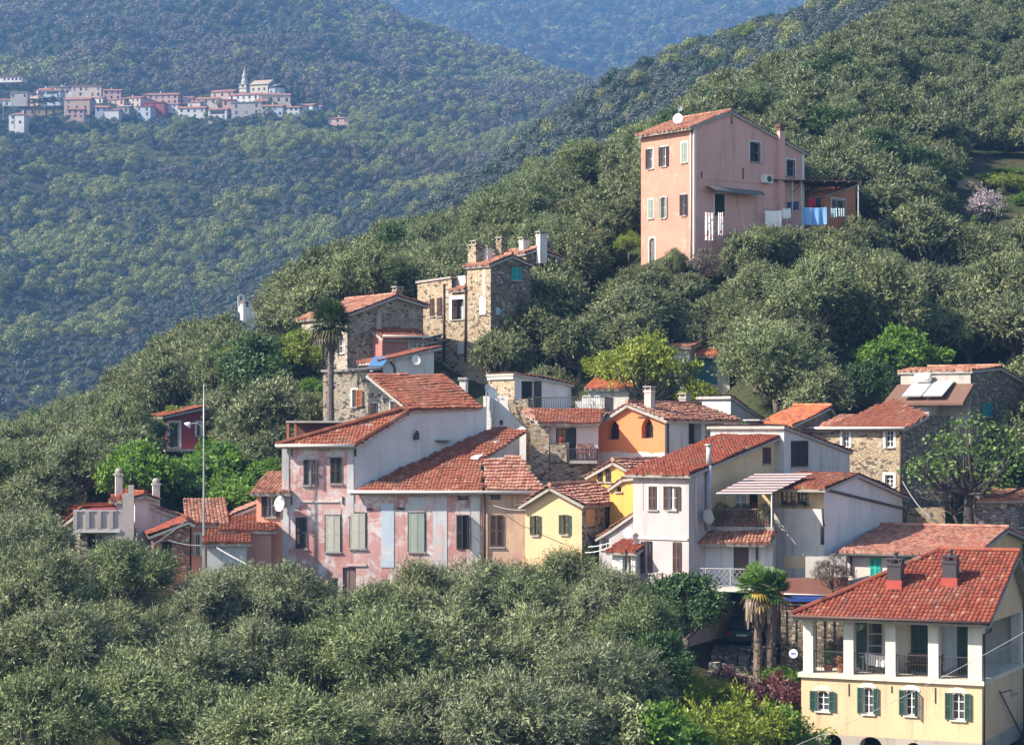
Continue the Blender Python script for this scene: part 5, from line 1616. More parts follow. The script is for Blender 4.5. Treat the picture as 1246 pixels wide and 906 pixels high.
# the balcony wing
g_ = wing = House("balcony_wing", "white wing with tiled lean-to, white lattice balcony and dark carport underneath", "house", 838, 940, 107.6, -14, D=3.0, at_='r')
zc = g_.z('F', 880, 713); zr0 = g_.z('F', 880, 656)
W_ = g_.W; xL, xR = g_.uz('F', 852, 740)[0], g_.uz('F', 938, 740)[0]
g_.walls['F'] = ([(0, zc), (W_, zc), (W_, zr0), (0, zr0)], plaster((.60, .60, .60), (.53, .53, .54), (.42, .42, .42), .36, .5))
g_.walls['L'] = ([(0, 0), (3, 0), (3, zr0), (0, zr0)], MV2); g_.walls['R'] = ([(0, 0), (3, 0), (3, zr0 + .5), (0, zr0)], WG)
g_.faces['K'] = Face((0, 2.9), (1, 0), (0, -1), W_); g_.walls['K'] = ([(0, 0), (W_, 0), (W_, zr0 + 1.0), (0, zr0 + 1.0)], STONE_D)
g_.door('F', 892.5, 660, 911, 703, BROWNSH)
zt0 = g_.z('F', 880, 654)
g_.slope([g_.loc(-.3, -.75, zt0 - .2), g_.loc(W_ + .0, -.75, zt0 - .2), g_.loc(W_ + .2, .5, zt0 + .32), g_.loc(-.1, .5, zt0 + .32)], T_OLD, amp=.06)
g_.finish()
g_.strip("red_shutter", paint((.4, .08, .05)), 'F', 838.5, 659, 845, 690, .05)
b = MB(); b.box(-.2, W_ - .5, -1.35, 0, zc - .16, zc + .02); b.build("balcony_slab", SR, g_.root)
b = MB(); b.box(0, W_, 0, 2.9, zc - .2, zc - .02); b.build("carport_ceiling", CONC, g_.root)
b = MB(); b.box(-.05, .55, -.1, 1.2, 0, zc - .17); b.build("carport_pillar", MV2, g_.root)
g_.rail([(-.15, -.1, zc + .02), (-.15, -1.28, zc + .02), (W_ - .55, -1.28, zc + .02), (W_ - .55, -.1, zc + .02)], .92, .14, paint((.46, .45, .44), .6), .012, style='lattice')
g_.pipe('F', [(915, 660), (921, 664), (921.5, 690)], .06, IRON)
zT = g_.z('F', 900, 641)
b = MB(); b.box(.6, W_, .5, 3.0, zT - .25, zT); b.build("terrace_slab", CONC, g_.root)
g_.rail([(.75, .6, zT), (W_ - .05, .6, zT)], .85, .12, paint((.22, .15, .13), .8, .4), .018)
gp = [("leafy green pot plant at the railing end by the grey flue", 871, GREEN, .9), ("reddish pot plant behind the terrace railing, second from the flue", 879, PURPLE, .75), ("dry grey pot plant at the middle of the terrace railing", 893, GREYB, .8), ("bushy dark pot plant behind the terrace railing before the blue curtain", 904, DGREEN, .8), ("pale rose pot plant behind the terrace railing", 915, PURPLE, .85), ("grey green pot plant at the parapet end of the terrace railing", 928, OLIVE, .85)]
for lab, px, m_, hh in gp: potted(lab, g_.world((g_.uz('F', px, 640)[0], .95 + R.uniform(0, .25), zT)), .2, hh, m_, "pot plants along the terrace railing")
for px, lab in ((952, "terracotta flower box on the parapet under the brown window"), (964, "flower box on the parapet, middle one of three"), (977, "flower box on the parapet next to the gable corner")):
    potted(lab, wht.world((wht.uz('F', px, 617)[0], .2, zp)), .11, .2, DGREEN if px != 964 else RUST, "flower boxes on the parapet")
aw = empty("striped_awning", (0, 0, 0), 0, "brown and white striped awning over the terrace of the white house", "awning")
pA = at(872, 600, 106.3); pB = at(939, 600, 106.6); pC = at(988, 576.5, 110.4); pD = at(918, 577, 110.6)
b = MB(); b2 = MB(); b3 = MB()
for k in range(14):
    t0, t1 = (k // 2 + (0, .78)[k % 2]) / 7, (k // 2 + (.78, 1)[k % 2]) / 7
    (b2 if k % 2 else b).prism([pA.lerp(pD, t0), pB.lerp(pC, t0), pB.lerp(pC, t1), pA.lerp(pD, t1)], Vector((0, 0, .03)))
b.build("dark_stripes", paint((.20, .12, .11), .7), aw); b2.build("pale_stripes", paint((.72, .68, .66), .7), aw)
for p in (pB,):
    b3.tube([p, Vector((p.x, p.y, g_.world((0, 0, zT)).z))], .035, 6)
b3.tube([pA, pB], .05, 6); b3.build("frame", WHITEP, aw)
sd = House("terrace_back_wall", "yellow back wall with blue curtained door under the striped awning", "wall", 868, 945, 110.4, -12, D=.3, pyb=645)
sd.profile('x', [(0, sd.z('F', 868, 590)), (sd.W, sd.z('F', 945, 588))], YS, T_OLD, roof=False)
sd.win('F', 893, 600, 909, 622, '--', frame=WHITEP, pane=BLUEG, sill=False); sd.door('F', 912, 600, 922, 624, DARK)
sd.finish()
# lower right: long wall with white railing, red wall, tarp
h = House("retaining_wall", "dark red retaining wall with white railing and blue tarpaulin behind the dead palm fronds", "wall", 950, 1032, 105.6, -10, D=.5, at_='r')
RW = plaster((.20, .075, .055), (.26, .11, .08), (.15, .09, .07), .4, .4)
h.profile('x', [(0, h.z('F', 960, 704)), (h.W, h.z('F', 1020, 702))], STONE_D, T_OLD, roof=False); h.finish()
b = MB(); h.fbox(b, 'F', 0, h.W, -.02, .04, h.z('F', 980, 740), h.z('F', 980, 703)); b.build('red_render', RW, h.root)
b = MB(); h.fbox(b, 'F', h.uz('F', 956, 710)[0], h.uz('F', 1002, 710)[0], .02, .5, h.z('F', 970, 730.5), h.z('F', 970, 725)); b.build("tarpaulin", paint((.03, .07, .28), .5), h.root)
h.pipe('F', [(954, 722), (1012, 724)], .03, WHITEP, "pipe_rail"); h.pipe('F', [(954, 734), (1012, 737)], .04, SR, "pipe_rail")
b = MB()
for k in range(7): h.fbox(b, 'F', .1 + k * .45, .25 + k * .45, -.02, .06, h.z('F', 980, 800) - .6, h.z('F', 980, 742))
b.build("stone_piers", STONE_D, h.root)
h = House("white_low_wall", "white wall band with rain stains below the white gable house", "wall", 980, 1029, 106.6, -14, D=.4, at_='r', pyb=706)
h.profile('x', [(0, h.z('F', 990, 677)), (h.W, h.z('F', 1025, 677))], WG, T_OLD, roof=False); h.finish()
for k in range(1): pass

# ---- small red roofs and flat houses behind
h = House("red_roof_house", "small stone house with bright orange red roof behind the white side house", "house", 926, 962, 123.5, -37, D=('r', 1012), at_='r', pyb=560)
zz = h.z('F', 945, 515); zr_ = h.uz('R', 1006, 494)[1]
h.profile('v', [(0, zz), (h.uz('R', 1006, 500)[0], zr_), (h.D, zr_ - .4)], STONE, T_ORNG, eave=.3, verge=.3, amp=.03)
h.finish()
h = House("flat_white_house", "flat roofed white house behind the orange house roof", "house", 850, 889, 129.5, -40, D=('r', 932), at_='r')
h.profile('v', [(0, h.z('F', 870, 482)), (h.D, h.uz('R', 932, 510)[1])], dict(F=WHITE, R=plaster((.42, .40, .39), (.36, .34, .34)), L=WHITE, B=WHITE), T_OLD, eave=.1, verge=.1)
h.finish()
h = House("green_door_shed", "garden shed with orange roof and blue green door among the olives", "shed", 838, 888, 141, -8, D=2.5)
h.profile('v', [(0, h.z('F', 860, 430)), (2.5, h.z('F', 860, 417))], plaster((.55, .50, .44), (.45, .42, .38)), T_ORNG, eave=.4, verge=.15)
h.door('F', 843, 434, 873, 468, paint((.05, .15, .17), .6)); h.finish()
h = House("white_garden_hut", "whitish hut wall beside the green door shed under yellow green leaves", "hut", 815, 839, 140, -20, D=2.0, at_='r')
h.profile('v', [(0, h.z('F', 826, 420)), (2, h.z('F', 826, 416))], plaster((.55, .50, .45), (.45, .42, .38)), T_OLD); h.finish()
h = House("hidden_tiled_hut", "low hut with rusty tiled roof half hidden by the yellow green tree", "hut", 716, 765, 133, -15, D=2.5, at_='r')
h.profile('v', [(0, h.z('F', 740, 470)), (2.5, h.z('F', 740, 459))], WHITE, T_ORNG, eave=.3); h.finish()

# ---- stone house with hip roof and the upper block
h = House("ochre_stone_house", "ochre rubble stone house with white framed windows and hipped red roof", "house", 988, 1098, 122, -33, D=('r', 1246), at_='r')
ze = h.z('F', 1050, 519); zc_ = h.uz('R', 1130, 505)[1]
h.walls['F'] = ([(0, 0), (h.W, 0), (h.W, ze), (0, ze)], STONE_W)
uR = h.uz('R', 1131, 500)[0]; h.walls['R'] = ([(0, 0), (h.D, 0), (h.D, zc_), (uR, zc_), (0, ze)], STONE_D)  # shade of the side wall put into its darker stone
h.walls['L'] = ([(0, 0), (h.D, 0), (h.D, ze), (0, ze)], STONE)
for a in ((1025, 522.5, 1033, 544), (1077.5, 522.5, 1087, 544), (1077, 577.5, 1087, 593)): h.win('F', *a, '--', frame=WHITEP, surround=WHITEP, sw=.14, mull=(1, 2))
p0 = h.loc(0, -.35, ze - .05); n_ = Vector((0, -math.sin(math.radians(25)), math.cos(math.radians(25))))
h.slope([h.loc(h.uz('F', 1008, 519)[0], -.35, ze - .05), h.loc(h.W + .3, -.35, ze - .05)] + poly_on(h, p0, n_, [(1130, 505), (1089, 485), (1040, 504)]), T_NEW, amp=.04)
h.slope([h.loc(-.3, -.3, ze - .12), h.loc(h.uz('F', 1012, 519)[0], -.3, ze - .12)] + poly_on(h, p0 - Vector((0, 0, .1)), n_, [(1042, 504), (1022, 504.5)]), T_OLD, amp=.04)
h.finish()
h.gutter(h.loc(-.3, -.42, ze - .08), h.loc(h.W + .3, -.42, ze - .08), .08, SR); h.pipe('F', [(1096.5, 520), (1096.5, 640)], .06, COPPER)
h2 = House("upper_stone_house", "stone house with a lean-to roof of solar panels behind the fig tree", "house", 1096, 1181, 127, -36, D=('r', 1275), at_='r', pyb=560)
zt = h2.z('F', 1140, 450); zR2 = h2.uz('R', 1246, 472)[1]
h2.profile('v', [(0, zt), (h2.D * .35, zt + .25), (h2.D, zR2 - .4)], dict(F=plaster((.46, .42, .38), (.36, .33, .30), (.28, .25, .22), .42, .4), R=STONE_D, L=STONE_D, B=STONE_D), T_OLD, eave=.12, verge=.15)
h2.win('R', 1196, 490, 1206, 507, 'cc', TEALSH); h2.finish()
F = h2.faces['F']; zl = h2.z('F', 1140, 470)
b = MB(); b.prism([F.P(-.3, 1.7, zl - 1.1), F.P(h2.W + .3, 1.7, zl - 1.1), F.P(h2.W + .2, 0, zl), F.P(-.2, 0, zl)], Vector((0, 0, .14))); b.build("lean_to_roof", T_OLD, h2.root)
b = MB(); h2.fbox(b, 'F', .1, h2.W * .55, .02, 1.3, zl - 2.2, zl - 1.05); b.build("lean_to_wall", plaster((.5, .44, .41), (.42, .37, .34)), h2.root)
for k, (u0, lab) in enumerate(((.9, "pale glazed solar panel on the stone house lean-to, one next to the water tank"), (2.2, "pale glazed solar panel on the stone house lean-to, one next to the fig tree"))):
    so = empty("solar_panel", h2.world(F.P(u0, .1, zl + .2)), h2.yaw, lab, "solar panel", "solar panels on the lean-to roof")
    pts = [(0, -1.6, -.8), (1.2, -1.6, -.8), (1.2, 0, .05), (0, 0, .05)]
    b = MB(); b.prism(pts, Vector((0, 0, .05))); b.build("glass", paint((.62, .60, .62), .15, .05), so)
    b = MB()
    for i in range(4): b.tube([Vector(pts[i]) + Vector((0, 0, .05)), Vector(pts[(i + 1) % 4]) + Vector((0, 0, .05))], .035, 4)
    b.build("frame", GREYP, so)
b = MB(); o_ = F.P(.75, .5, zl + .45); b.tube([o_, o_ + F.u * .0 + Vector((0, 0, .01))], .01, 3)
wt = MB(); wt.tube([(-.5, 0, 0), (-.45, 0, 0), (.45, 0, 0), (.5, 0, 0)], [.1, .27, .27, .1], 12); wo = wt.build("water_tank", WHITEP, None, True); wo.location = h2.world(F.P(1.6, .35, zl + .5)); wo.rotation_euler = (0, 0, h2.yaw); tag(wo, "white cylindrical water tank above the solar panels", "water tank")
h = House("garden_stone_wall", "low rubble garden wall beneath the fig tree", "wall", 1104, 1150, 120.5, -8, D=.5)
h.profile('x', [(0, h.z('F', 1104, 618)), (h.W, h.z('F', 1150, 617))], STONE_W, T_OLD, roof=False); h.finish()
h = House("grey_stone_hut", "grey rubble stone hut with dark window at the picture edge below the fig", "hut", 1187, 1300, 117, -6, D=4.0)
h.profile('v', [(0, h.z('F', 1200, 606)), (4, h.z('F', 1200, 598))], STONE_G, T_OLD, eave=.3, verge=.2)
h.win('F', 1240, 618, 1250, 641, '--', frame=IRON); h.finish()
h = teal = House("teal_shutter_house", "low house with tiled roof and bright teal shutters behind the yellow villa", "house", 1031, 1181, 107.8, -24, D=6.0)
zf = h.z('F', 1100, 671); va = h.uz('R', 1220, 642)[0]; zA = h.uz('R', 1220, 642)[1]
h.profile('v', [(0, zf), (va, zA), (max(h.D, va * 1.9), zf)], dict(F=plaster((.58, .54, .49), (.50, .46, .42), (.4, .37, .33), .4, .4), R=plaster((.62, .40, .20), (.66, .45, .24)), L=WHITE, B=WHITE), T_PALE, eave=.35, verge=.3, amp=.06)
h.win('F', 1059, 678.5, 1072, 704, 'cc', TEAL2, frame=TEAL2); h.win('F', 1098.5, 677, 1112, 703, 'cc', TEAL2, frame=TEAL2)
h.finish()
h.gutter(h.loc(-.3, -.42, zf - .18), h.loc(h.W + .3, -.42, zf - .18), .08, IRON); h.pipe('F', [(1036, 673), (1036, 700)], .06)
# ------------------------------------------------------------------ the yellow villa with the loggia
h = villa = House("yellow_villa", "yellow villa with an open loggia, red hipped roof and two dark chimneys", "house", 975, 1195, 95, -25, D=8.2, at_='r', pyb=925)
VY = plaster((0.62, 0.42, 0.25), (0.66, 0.46, 0.285), (.54, .38, .24), .38, .35, .35, 11.)
VW = plaster((0.62, 0.58, 0.52), (0.57, 0.53, 0.47), (.47, .43, .37), .36, .3)
VS = plaster((.42, .37, .31), (.34, .30, .26), (.26, .24, .21), .42, .4)
zfl = h.z('F', 1195, 829); zsk = h.z('F', 1195, 904); z_e = h.z(h.plane('F', .7), 1184, 757); zpt = z_e + .02
W, D = h.W, h.D
for f, L in (('F', W), ('R', D), ('L', D), ('B', W)): h.walls[f] = ([(0, zsk), (L, zsk), (L, zfl), (0, zfl)], VY)
for k, (f, L) in enumerate((('F', W), ('R', D))):
    F = h.faces[f]; nm = f + 's'; h.faces[nm] = Face((F.p0)[:2], F.u[:2], F.n[:2], L); h.walls[nm] = ([(0, 0), (L, 0), (L, zsk), (0, zsk)], VS)
    if f == 'F':
        for a, c, t in ((1003, 1024, 893), (1046, 1073, 896), (1103, 1120, 903)):
            u0, u1, z1 = h.uz('F', a, 906)[0], h.uz('F', c, 906)[0], h.z('F', (a + c) / 2, t)
            r_ = (u1 - u0) / 2; hole = [(u0, .02), (u1, .02)] + [(u1 - r_ * (1 - math.cos(math.pi * k / 10)), z1 - r_ * .8 + r_ * .8 * math.sin(math.pi * k / 10)) for k in range(11)]
            h.opening(nm, hole, .8)
for a in ((993.5, 840, 1009, 864.5, 'oo'), (1050, 836, 1063, 868, 'oo'), (1101.5, 839, 1116, 870, 'o9'), (1158, 842.5, 1174, 875.5, 'oo')):
    h.win('F', *a[:4], a[4], GREENSH, frame=WHITEP, surround=WHITE, sw=.09, arch='r', mull=(1, 2), sill=VW, pane=glass() if a[4] == 'oo' else INTER)
for a in ((993.5, 840, 1009, 841), (1050, 836, 1063, 837), (1101.5, 839, 1116, 840), (1158, 842.5, 1174, 843)):
    b = MB(); F = h.faces['F']; u0, u1 = h.uz('F', a[0] - 4, a[1])[0], h.uz('F', a[2] + 4, a[1])[0]; z1 = h.z('F', (a[0] + a[2]) / 2, a[1]) - .05; r_ = (u1 - u0) / 2
    arc = [(u0 + r_ * (1 - math.cos(math.pi * k / 10)), z1 + .30 * math.sin(math.pi * k / 10)) for k in range(11)]; inn = [(u0 + r_ * (1 - .72 * math.cos(math.pi * k / 10)), z1 + .07 * math.sin(math.pi * k / 10)) for k in range(11)]
    for k in range(10): b.prism([F.P(arc[k][0], -.02, arc[k][1]), F.P(arc[k + 1][0], -.02, arc[k + 1][1]), F.P(inn[k + 1][0], -.02, inn[k + 1][1]), F.P(inn[k][0], -.02, inn[k][1])], F.n * .05)
    b.build("arched_hood", VW, h.root)
xi0, xi1, vi = h.uz(h.plane('F', -2.4), 1052, 790)[0], W - 2.4, 2.4
h.faces['I'] = Face((xi0, vi), (1, 0), (0, -1), xi1 - xi0); h.walls['I'] = ([(0, zfl), (xi1 - xi0, zfl), (xi1 - xi0, zpt + .9), (0, zpt + .9)], VW)
h.faces['J'] = Face((xi1, vi), (0, 1), (1, 0), D - vi); h.walls['J'] = ([(0, zfl), (D - vi, zfl), (D - vi, zpt + .9), (0, zpt + .9)], VW)
h.faces['Q'] = Face((xi0, D), (0, -1), (-1, 0), D - vi); h.walls['Q'] = ([(0, zfl), (D - vi, zfl), (D - vi, zpt + .9), (0, zpt + .9)], VW)
h.faces['B2'] = Face((W, D), (-1, 0), (0, 1), W - xi0); h.walls['B2'] = ([(0, zfl), (W - xi0, zfl), (W - xi0, zpt), (0, zpt)], VW)
for px, s_ in ((1054, 'o-'), (1110, 'c-'), (1118, '--'), (1166, 'c-'), (1177, '--')):
    u = h.uz('I', px, 790)[0]
    h.win('I', 0, 0, 0, 0, shp=(max(.1, u - .05), u + (.75 if s_ != '--' else .4), zfl + .05, zfl + 2.15), sh=s_, smat=GREENSH, frame=WHITEP, mull=(0, 3), sill=False, wide=.7, name="french_window")
u = h.uz('J', 1226, 780)[0]; h.win('J', 0, 0, 0, 0, shp=(u, u + 1.0, zfl + .05, zfl + 2.15), sh='c-', smat=GREENSH, frame=WHITEP, mull=(1, 3), sill=False, wide=.5, name="french_window")
# roof
vr = 5.2; Fr = h.plane('F', -vr); xh, zr = h.uz(Fr, 1145, 670)
A_, B_ = -.25, -.7
h.slope([h.loc(A_, B_, z_e), h.loc(W + .5, B_, z_e), h.loc(W + .5, vr, zr), h.loc(xh, vr, zr)], T_RED, amp=.06, step=.05, pitch=.2, row=.31)
h.slope([h.loc(W + .5, D + .7, z_e), h.loc(A_, D + .7, z_e), h.loc(xh, vr, zr), h.loc(W + .5, vr, zr)], T_RED, amp=.06)
h.slope([h.loc(A_, D + .7, z_e), h.loc(A_, B_, z_e), h.loc(xh, vr, zr)], T_RED, amp=.06)
h.ridge(h.loc(xh, vr, zr + .1), h.loc(W + .5, vr, zr + .1), .13); h.ridge(h.loc(A_, B_, z_e + .1), h.loc(xh, vr, zr + .1), .11)
h.finish()
b = MB(); b.box(-.12, W + .12, -.14, 2.38, zfl - .16, zfl + .03); b.box(W - 2.38, W + .12, 2.38, D, zfl - .16, zfl + .03); b.build("loggia_floor", plaster((.66, .58, .46), (.6, .52, .42)), h.root)
b = MB(); b.box(0, W, .02, .34, zpt - .16, zpt + .12); b.box(W - .34, W - .02, .34, D - .1, zpt - .2, zpt + .12)
Rf = h.faces['R']; sl = (zr - z_e) / (vr + .7)
b.prism([Rf.P(.36, -.01, zpt + .12), Rf.P(D - .1, -.01, zpt + .12), Rf.P(D - .1, -.01, z_e + .6), Rf.P(vr, -.01, zr - .2), Rf.P(.36, -.01, z_e + (.36 + .7) * sl - .22)], Vector((-.28, 0, 0))); b.build("loggia_beam", VY, h.root)
pxs = [977, 1026, 1077, 1129, 1184]
us = [max(.0, h.uz('F', p, 780)[0]) for p in pxs]; us[-1] = W - .62
for k, u in enumerate(us):
    b = MB(); w_ = .45 if k < 4 else .6; b.box(u, u + w_, .03, .03 + w_, zfl + .03, zpt - .16); b.build("pillar", VW, h.root)
b = MB(); v1 = h.uz('R', 1243, 790)[0]; b.box(W - .5, W - .03, v1, v1 + .5, zfl + .03, zpt - .2); b.build("pillar", VW, h.root)
for k in range(4): h.rail([(us[k] + .45, .2, zfl + .03), (us[k + 1], .2, zfl + .03)], .95, .115, IRON, .011)
h.rail([(W - .2, .66, zfl + .03), (W - .2, v1, zfl + .03)], .95, .22, GREYP, .01)
h.gutter(h.loc(A_, B_ - .08, z_e), h.loc(W + .5, B_ - .08, z_e), .075, COPPER)
b = MB(); b.tube([(W + .4, B_ - .05, z_e), (W + .45, -.3, z_e - .35), (W + .1, -.1, z_e - .55), (W + .1, -.08, zfl), (W + .1, -.08, .1)], .06, 6); b.build("drainpipe", IRON, h.root, True)
BLACKCH = paint((.05, .045, .05), .6, .3); REDF = paint((.34, .06, .045), .7)
for px, py in ((1090, 712), (1157, 709)):
    dirw = None
    n_ = Vector((0, -sl, 1)).normalized(); q = poly_on(h, h.loc(0, B_, z_e), n_, [(px, py)])[0]
    o = h.chimney((q.x, q.y, q.z), .62, .62, 1.0, BLACKCH, BLACKCH, True, True)
    b = MB(); b.box(q.x - .36, q.x + .36, q.y - .36, q.y + .36, q.z - .3, q.z + .25); b.build("flashing", REDF, o)
for px, y0, y1 in ((1033, 831, 846), (1085, 834, 842), (1138, 836, 855)): h.strip("wall_anchor", IRON, 'F', px - .5, y0, px + .5, y1, .04)
sg = empty("round_sign", h.world((-.35, .0, h.z('F', 976, 795))), h.yaw, "small round white sign with blue lettering on the villa corner pillar", "sign")
b = MB(); b.tube([(0, 0, 0), (0, -.06, 0)], .2, 20); b.build("disc", WHITEP, sg)
b = MB()
for k, (x, hh) in enumerate(((-.11, .09), (-.05, .12), (.01, .09), (.07, .1))): b.box(x, x + .045, -.068, -.061, -.05, -.05 + hh)
b.build("lettering", paint((.05, .12, .4)), sg)
b = MB(); b.tube([(.15, 0, 0), (.4, 0, 0)], .02, 5); b.build("bracket", IRON, sg)
def bench(label, pos, rz, mat):
    o = empty("bench", pos, rz, label, "bench")
    b = MB(); b.box(-.8, .8, -.25, .25, .4, .45); b.build("seat", mat, o)
    b = MB()
    for k in range(3): b.box(-.8, .8, .24, .28, .5 + k * .14, .6 + k * .14)
    b.build("backrest", mat, o)
    for sx in (-1, 1):
        b = MB(); b.box(sx * .72 - .04, sx * .72 + .04, -.22, .26, 0, .4); b.box(sx * .72 - .03, sx * .72 + .03, -.25, .25, .62, .66); b.build("leg", mat, o)
    return o
bench("dark wooden bench in the shaded side bay of the loggia", h.world((W - 1.1, 2.0, zfl + .03)), h.yaw + math.radians(-60), paint((.06, .04, .035)))
bench("brown wooden settle against the loggia wall in the third bay", h.world((us[2] + 1.3, 1.7, zfl + .03)), h.yaw, paint((.16, .085, .05)))
o = empty("garden_table", h.world((us[1] + 1.2, 1.3, zfl + .03)), h.yaw, "white cluttered table in the second bay of the loggia", "table")
b = MB(); b.box(-.7, .7, -.4, .4, .7, .74); b.build("tabletop", WHITEP, o)
for sx in (-.6, .6):
    for sy in (-.33, .33):
        b = MB(); b.tube([(sx, sy, 0), (sx, sy, .7)], .03, 5); b.build("leg", WHITEP, o)
cloth("white sheet heaped on the loggia table", h.world((us[1] + .75, .85, zfl + .95)), h.world((us[1] + 1.7, .85, zfl + .85)), .5, paint((.7, .68, .68), .9), None)
potted("green pot plant in the first bay of the loggia", h.world((us[0] + .9, .9, zfl + .03)), .25, .7, GREEN, None)
potted("small rusty pot plant beside the green one in the first loggia bay", h.world((us[0] + 1.5, .7, zfl + .03)), .2, .45, RUST, None)
lm = empty("street_lamp", h.world(h.faces['R'].P(h.uz('R', 1219, 842)[0], .0, h.z('R', 1219, 842))), h.yaw, "wall lamp with long thin strut on the shaded side of the yellow villa", "street lamp")
b = MB(); b.tube([(0, 0, 0), (.35, 0, .12), (.55, -.1, .1)], .025, 5); b.build("arm", IRON, lm)
b = MB(); b.tube([(.5, -.08, .13), (.55, -.1, .02), (.6, -.12, -.04)], [.05, .16, .18], 10); b.build("lamp_shade", GREYP, lm)
b = MB(); b.tube([h.faces['R'].P(h.uz('R', 1213, 840)[0], .12, h.z('R', 1213, 840)), h.faces['R'].P(h.uz('R', 1246, 905)[0], .12, h.z('R', 1246, 905))], .035, 5); b.build("cable_conduit", IRON, h.root)

# ------------------------------------------------------------------ houses at the west end
TERR = plaster((.50, .43, .40), (.44, .38, .355), (.34, .29, .27), .35, .4)
h = House("terrace_cottage", "stone cottage with white balustraded terrace and tiled roof among the olives", "house", 97, 166, 113.5, 6, D=4.5, at_='l')
zt = h.z('F', 120, 643); zt2 = h.z('F', 120, 622)
h.walls['F'] = ([(0, 0), (h.W, 0), (h.W, zt), (0, zt)], STONE_L)
h.win('F', 106, 650, 116, 668, '--', frame=WOOD, pane=DARK); h.finish()
b = MB(); b.box(-.3, h.W * .72, -.35, 3, zt - .18, zt); b.build("terrace_slab", SR, h.root)
b = MB(); b.box(-.25, h.W * .64, -.3, -.12, zt, zt2); b.box(-.3, h.W * .66, -.34, -.08, zt2, zt2 + .1)
for k in range(4): b.box(-.3 + k * h.W * .21, -.1 + k * h.W * .21, -.36, -.06, zt, zt2 + .02)
b.build("balustrade", TERR, h.root)
b = MB()
for k, (x0, x1, zz) in enumerate(((.64, .76, .1), (.76, .86, .9), (.86, .96, 1.35))): b.box(h.W * x0, h.W * x1, -.3, -.05, zt - .6, zt2 + zz)
b.build("stepped_wall", TERR, h.root)
b = MB(); b.box(.3, h.W * .58, .6, 2.5, zt, zt + 1.0); b.build("red_awning", paint((.3, .04, .05), .8), h.root)
h = House("stone_cottage_end", "pale stone cottage end with sloping tiled roof at the western edge", "house", 74, 98, 115, -24, D=5.5, at_='r')
h.profile('x', [(0, h.z('F', 74, 641)), (h.W, h.z('F', 98, 622))], STONE_L, T_RED, eave=.35, verge=.3, amp=.06, step=.06)
h.win('F', 85, 651, 91, 668, '--', frame=WOOD); h.finish()
h = House("tiled_roof_shed", "low shed under a bright striped tile roof at the western edge", "shed", 80, 132, 118.5, 5, D=3.5)
h.profile('v', [(0, h.z('F', 100, 627)), (3.5, h.z('F', 100, 616))], TERR, T_ORNG, step=.08, eave=.3); h.finish()
h = House("white_cottage", "small white upper room with red roof edge between two tall chimneys", "house", 164, 186, 116, 25, D=3.2)
h.profile('x', [(0, h.z('F', 164, 603)), (h.W * .5, h.z('F', 175, 600)), (h.W, h.z('F', 186, 604))], plaster((.68, .62, .60), (.60, .55, .54)), T_RED, eave=.3, verge=.35, amp=.06); h.finish()
h = House("white_upper_room", "low white room with red tiled roof behind the terrace balustrade", "house", 141, 165, 117.2, -6, D=2.6)
h.profile('v', [(0, h.z('F', 150, 606)), (2.6, h.z('F', 150, 598))], WHITE, T_RED, eave=.35, verge=.3, amp=.06)
h.win('F', 148, 611, 158, 622, '--', frame=WOOD, pane=paint((.4, .15, .12))); h.finish()
for px, y0, y1, Y, lab in ((144.5, 571, 600, 117.8, "tall square white chimney rising behind the terrace cottage"), (190, 583, 622, 116.6, "tall round-topped white chimney beside the brick red gable")):
    o = empty("tall_chimney", at(px, y1, Y), math.radians(15), lab, "chimney"); hh = (y1 - y0) / F_ * Y
    b = MB(); b.box(-.18, .18, -.18, .18, -1.2, hh - .2); b.box(-.23, .23, -.23, .23, hh - .3, hh - .22); b.build("stack", plaster((.66, .60, .57), (.56, .50, .48), (.4, .35, .33), .35, .4), o)
    b = MB(); b.ball((0, 0, hh - .08), .2, .2, .16, 8, 5); b.build("cap", CONC, o)
h = House("brick_red_cottage", "brick red stone cottage with one dark window and red tiled roof", "house", 187, 231, 112.5, 12, D=3.8, at_='l')
h.profile('x', [(0, h.z('F', 187, 648)), (h.W * .95, h.z('F', 229, 632)), (h.W, h.z('F', 231, 633))], BRICKRED, T_RED, eave=.3, verge=.3, amp=.06)
h.win('F', 197, 659, 209, 681, '--', frame=DARK, pane=DARK, sill=False); h.finish()
h = House("grey_tiled_roof", "dull dark roofed lean-to behind the brick red cottage", "shed", 190, 236, 116.5, 10, D=2.4)
h.profile('x', [(0, h.z('F', 190, 617)), (h.W, h.z('F', 236, 632))], WHITE, T_OLD, eave=.3); h.finish()
PINKH = plaster((.60, .27, .22), (.66, .33, .27), (.55, .35, .3), .3, .2)
h = House("salmon_house", "salmon pink house with sloping tiled roof behind the tall mast", "house", 233, 272, 113.5, 10, D=4.0)
h.profile('v', [(0, h.z('F', 250, 634)), (4.0, h.z('F', 250, 612))], PINKH, T_OLD, eave=.45, verge=.3, amp=.05)
h.win('F', 238, 650, 243.5, 676, 'o-', GREYP, frame=WHITEP, surround=WHITEP, sw=.12); h.finish()
h = House("white_lean_to_house", "white walled house under a sloping tile roof beside the salmon house", "house", 270, 314, 115.5, 10, D=3)
h.profile('x', [(0, h.z('F', 270, 630)), (h.W, h.z('F', 314, 612))], plaster((.66, .60, .58), (.6, .54, .52), None, .3, .3), T_OLD, eave=.3, verge=.35, amp=.05); h.finish()
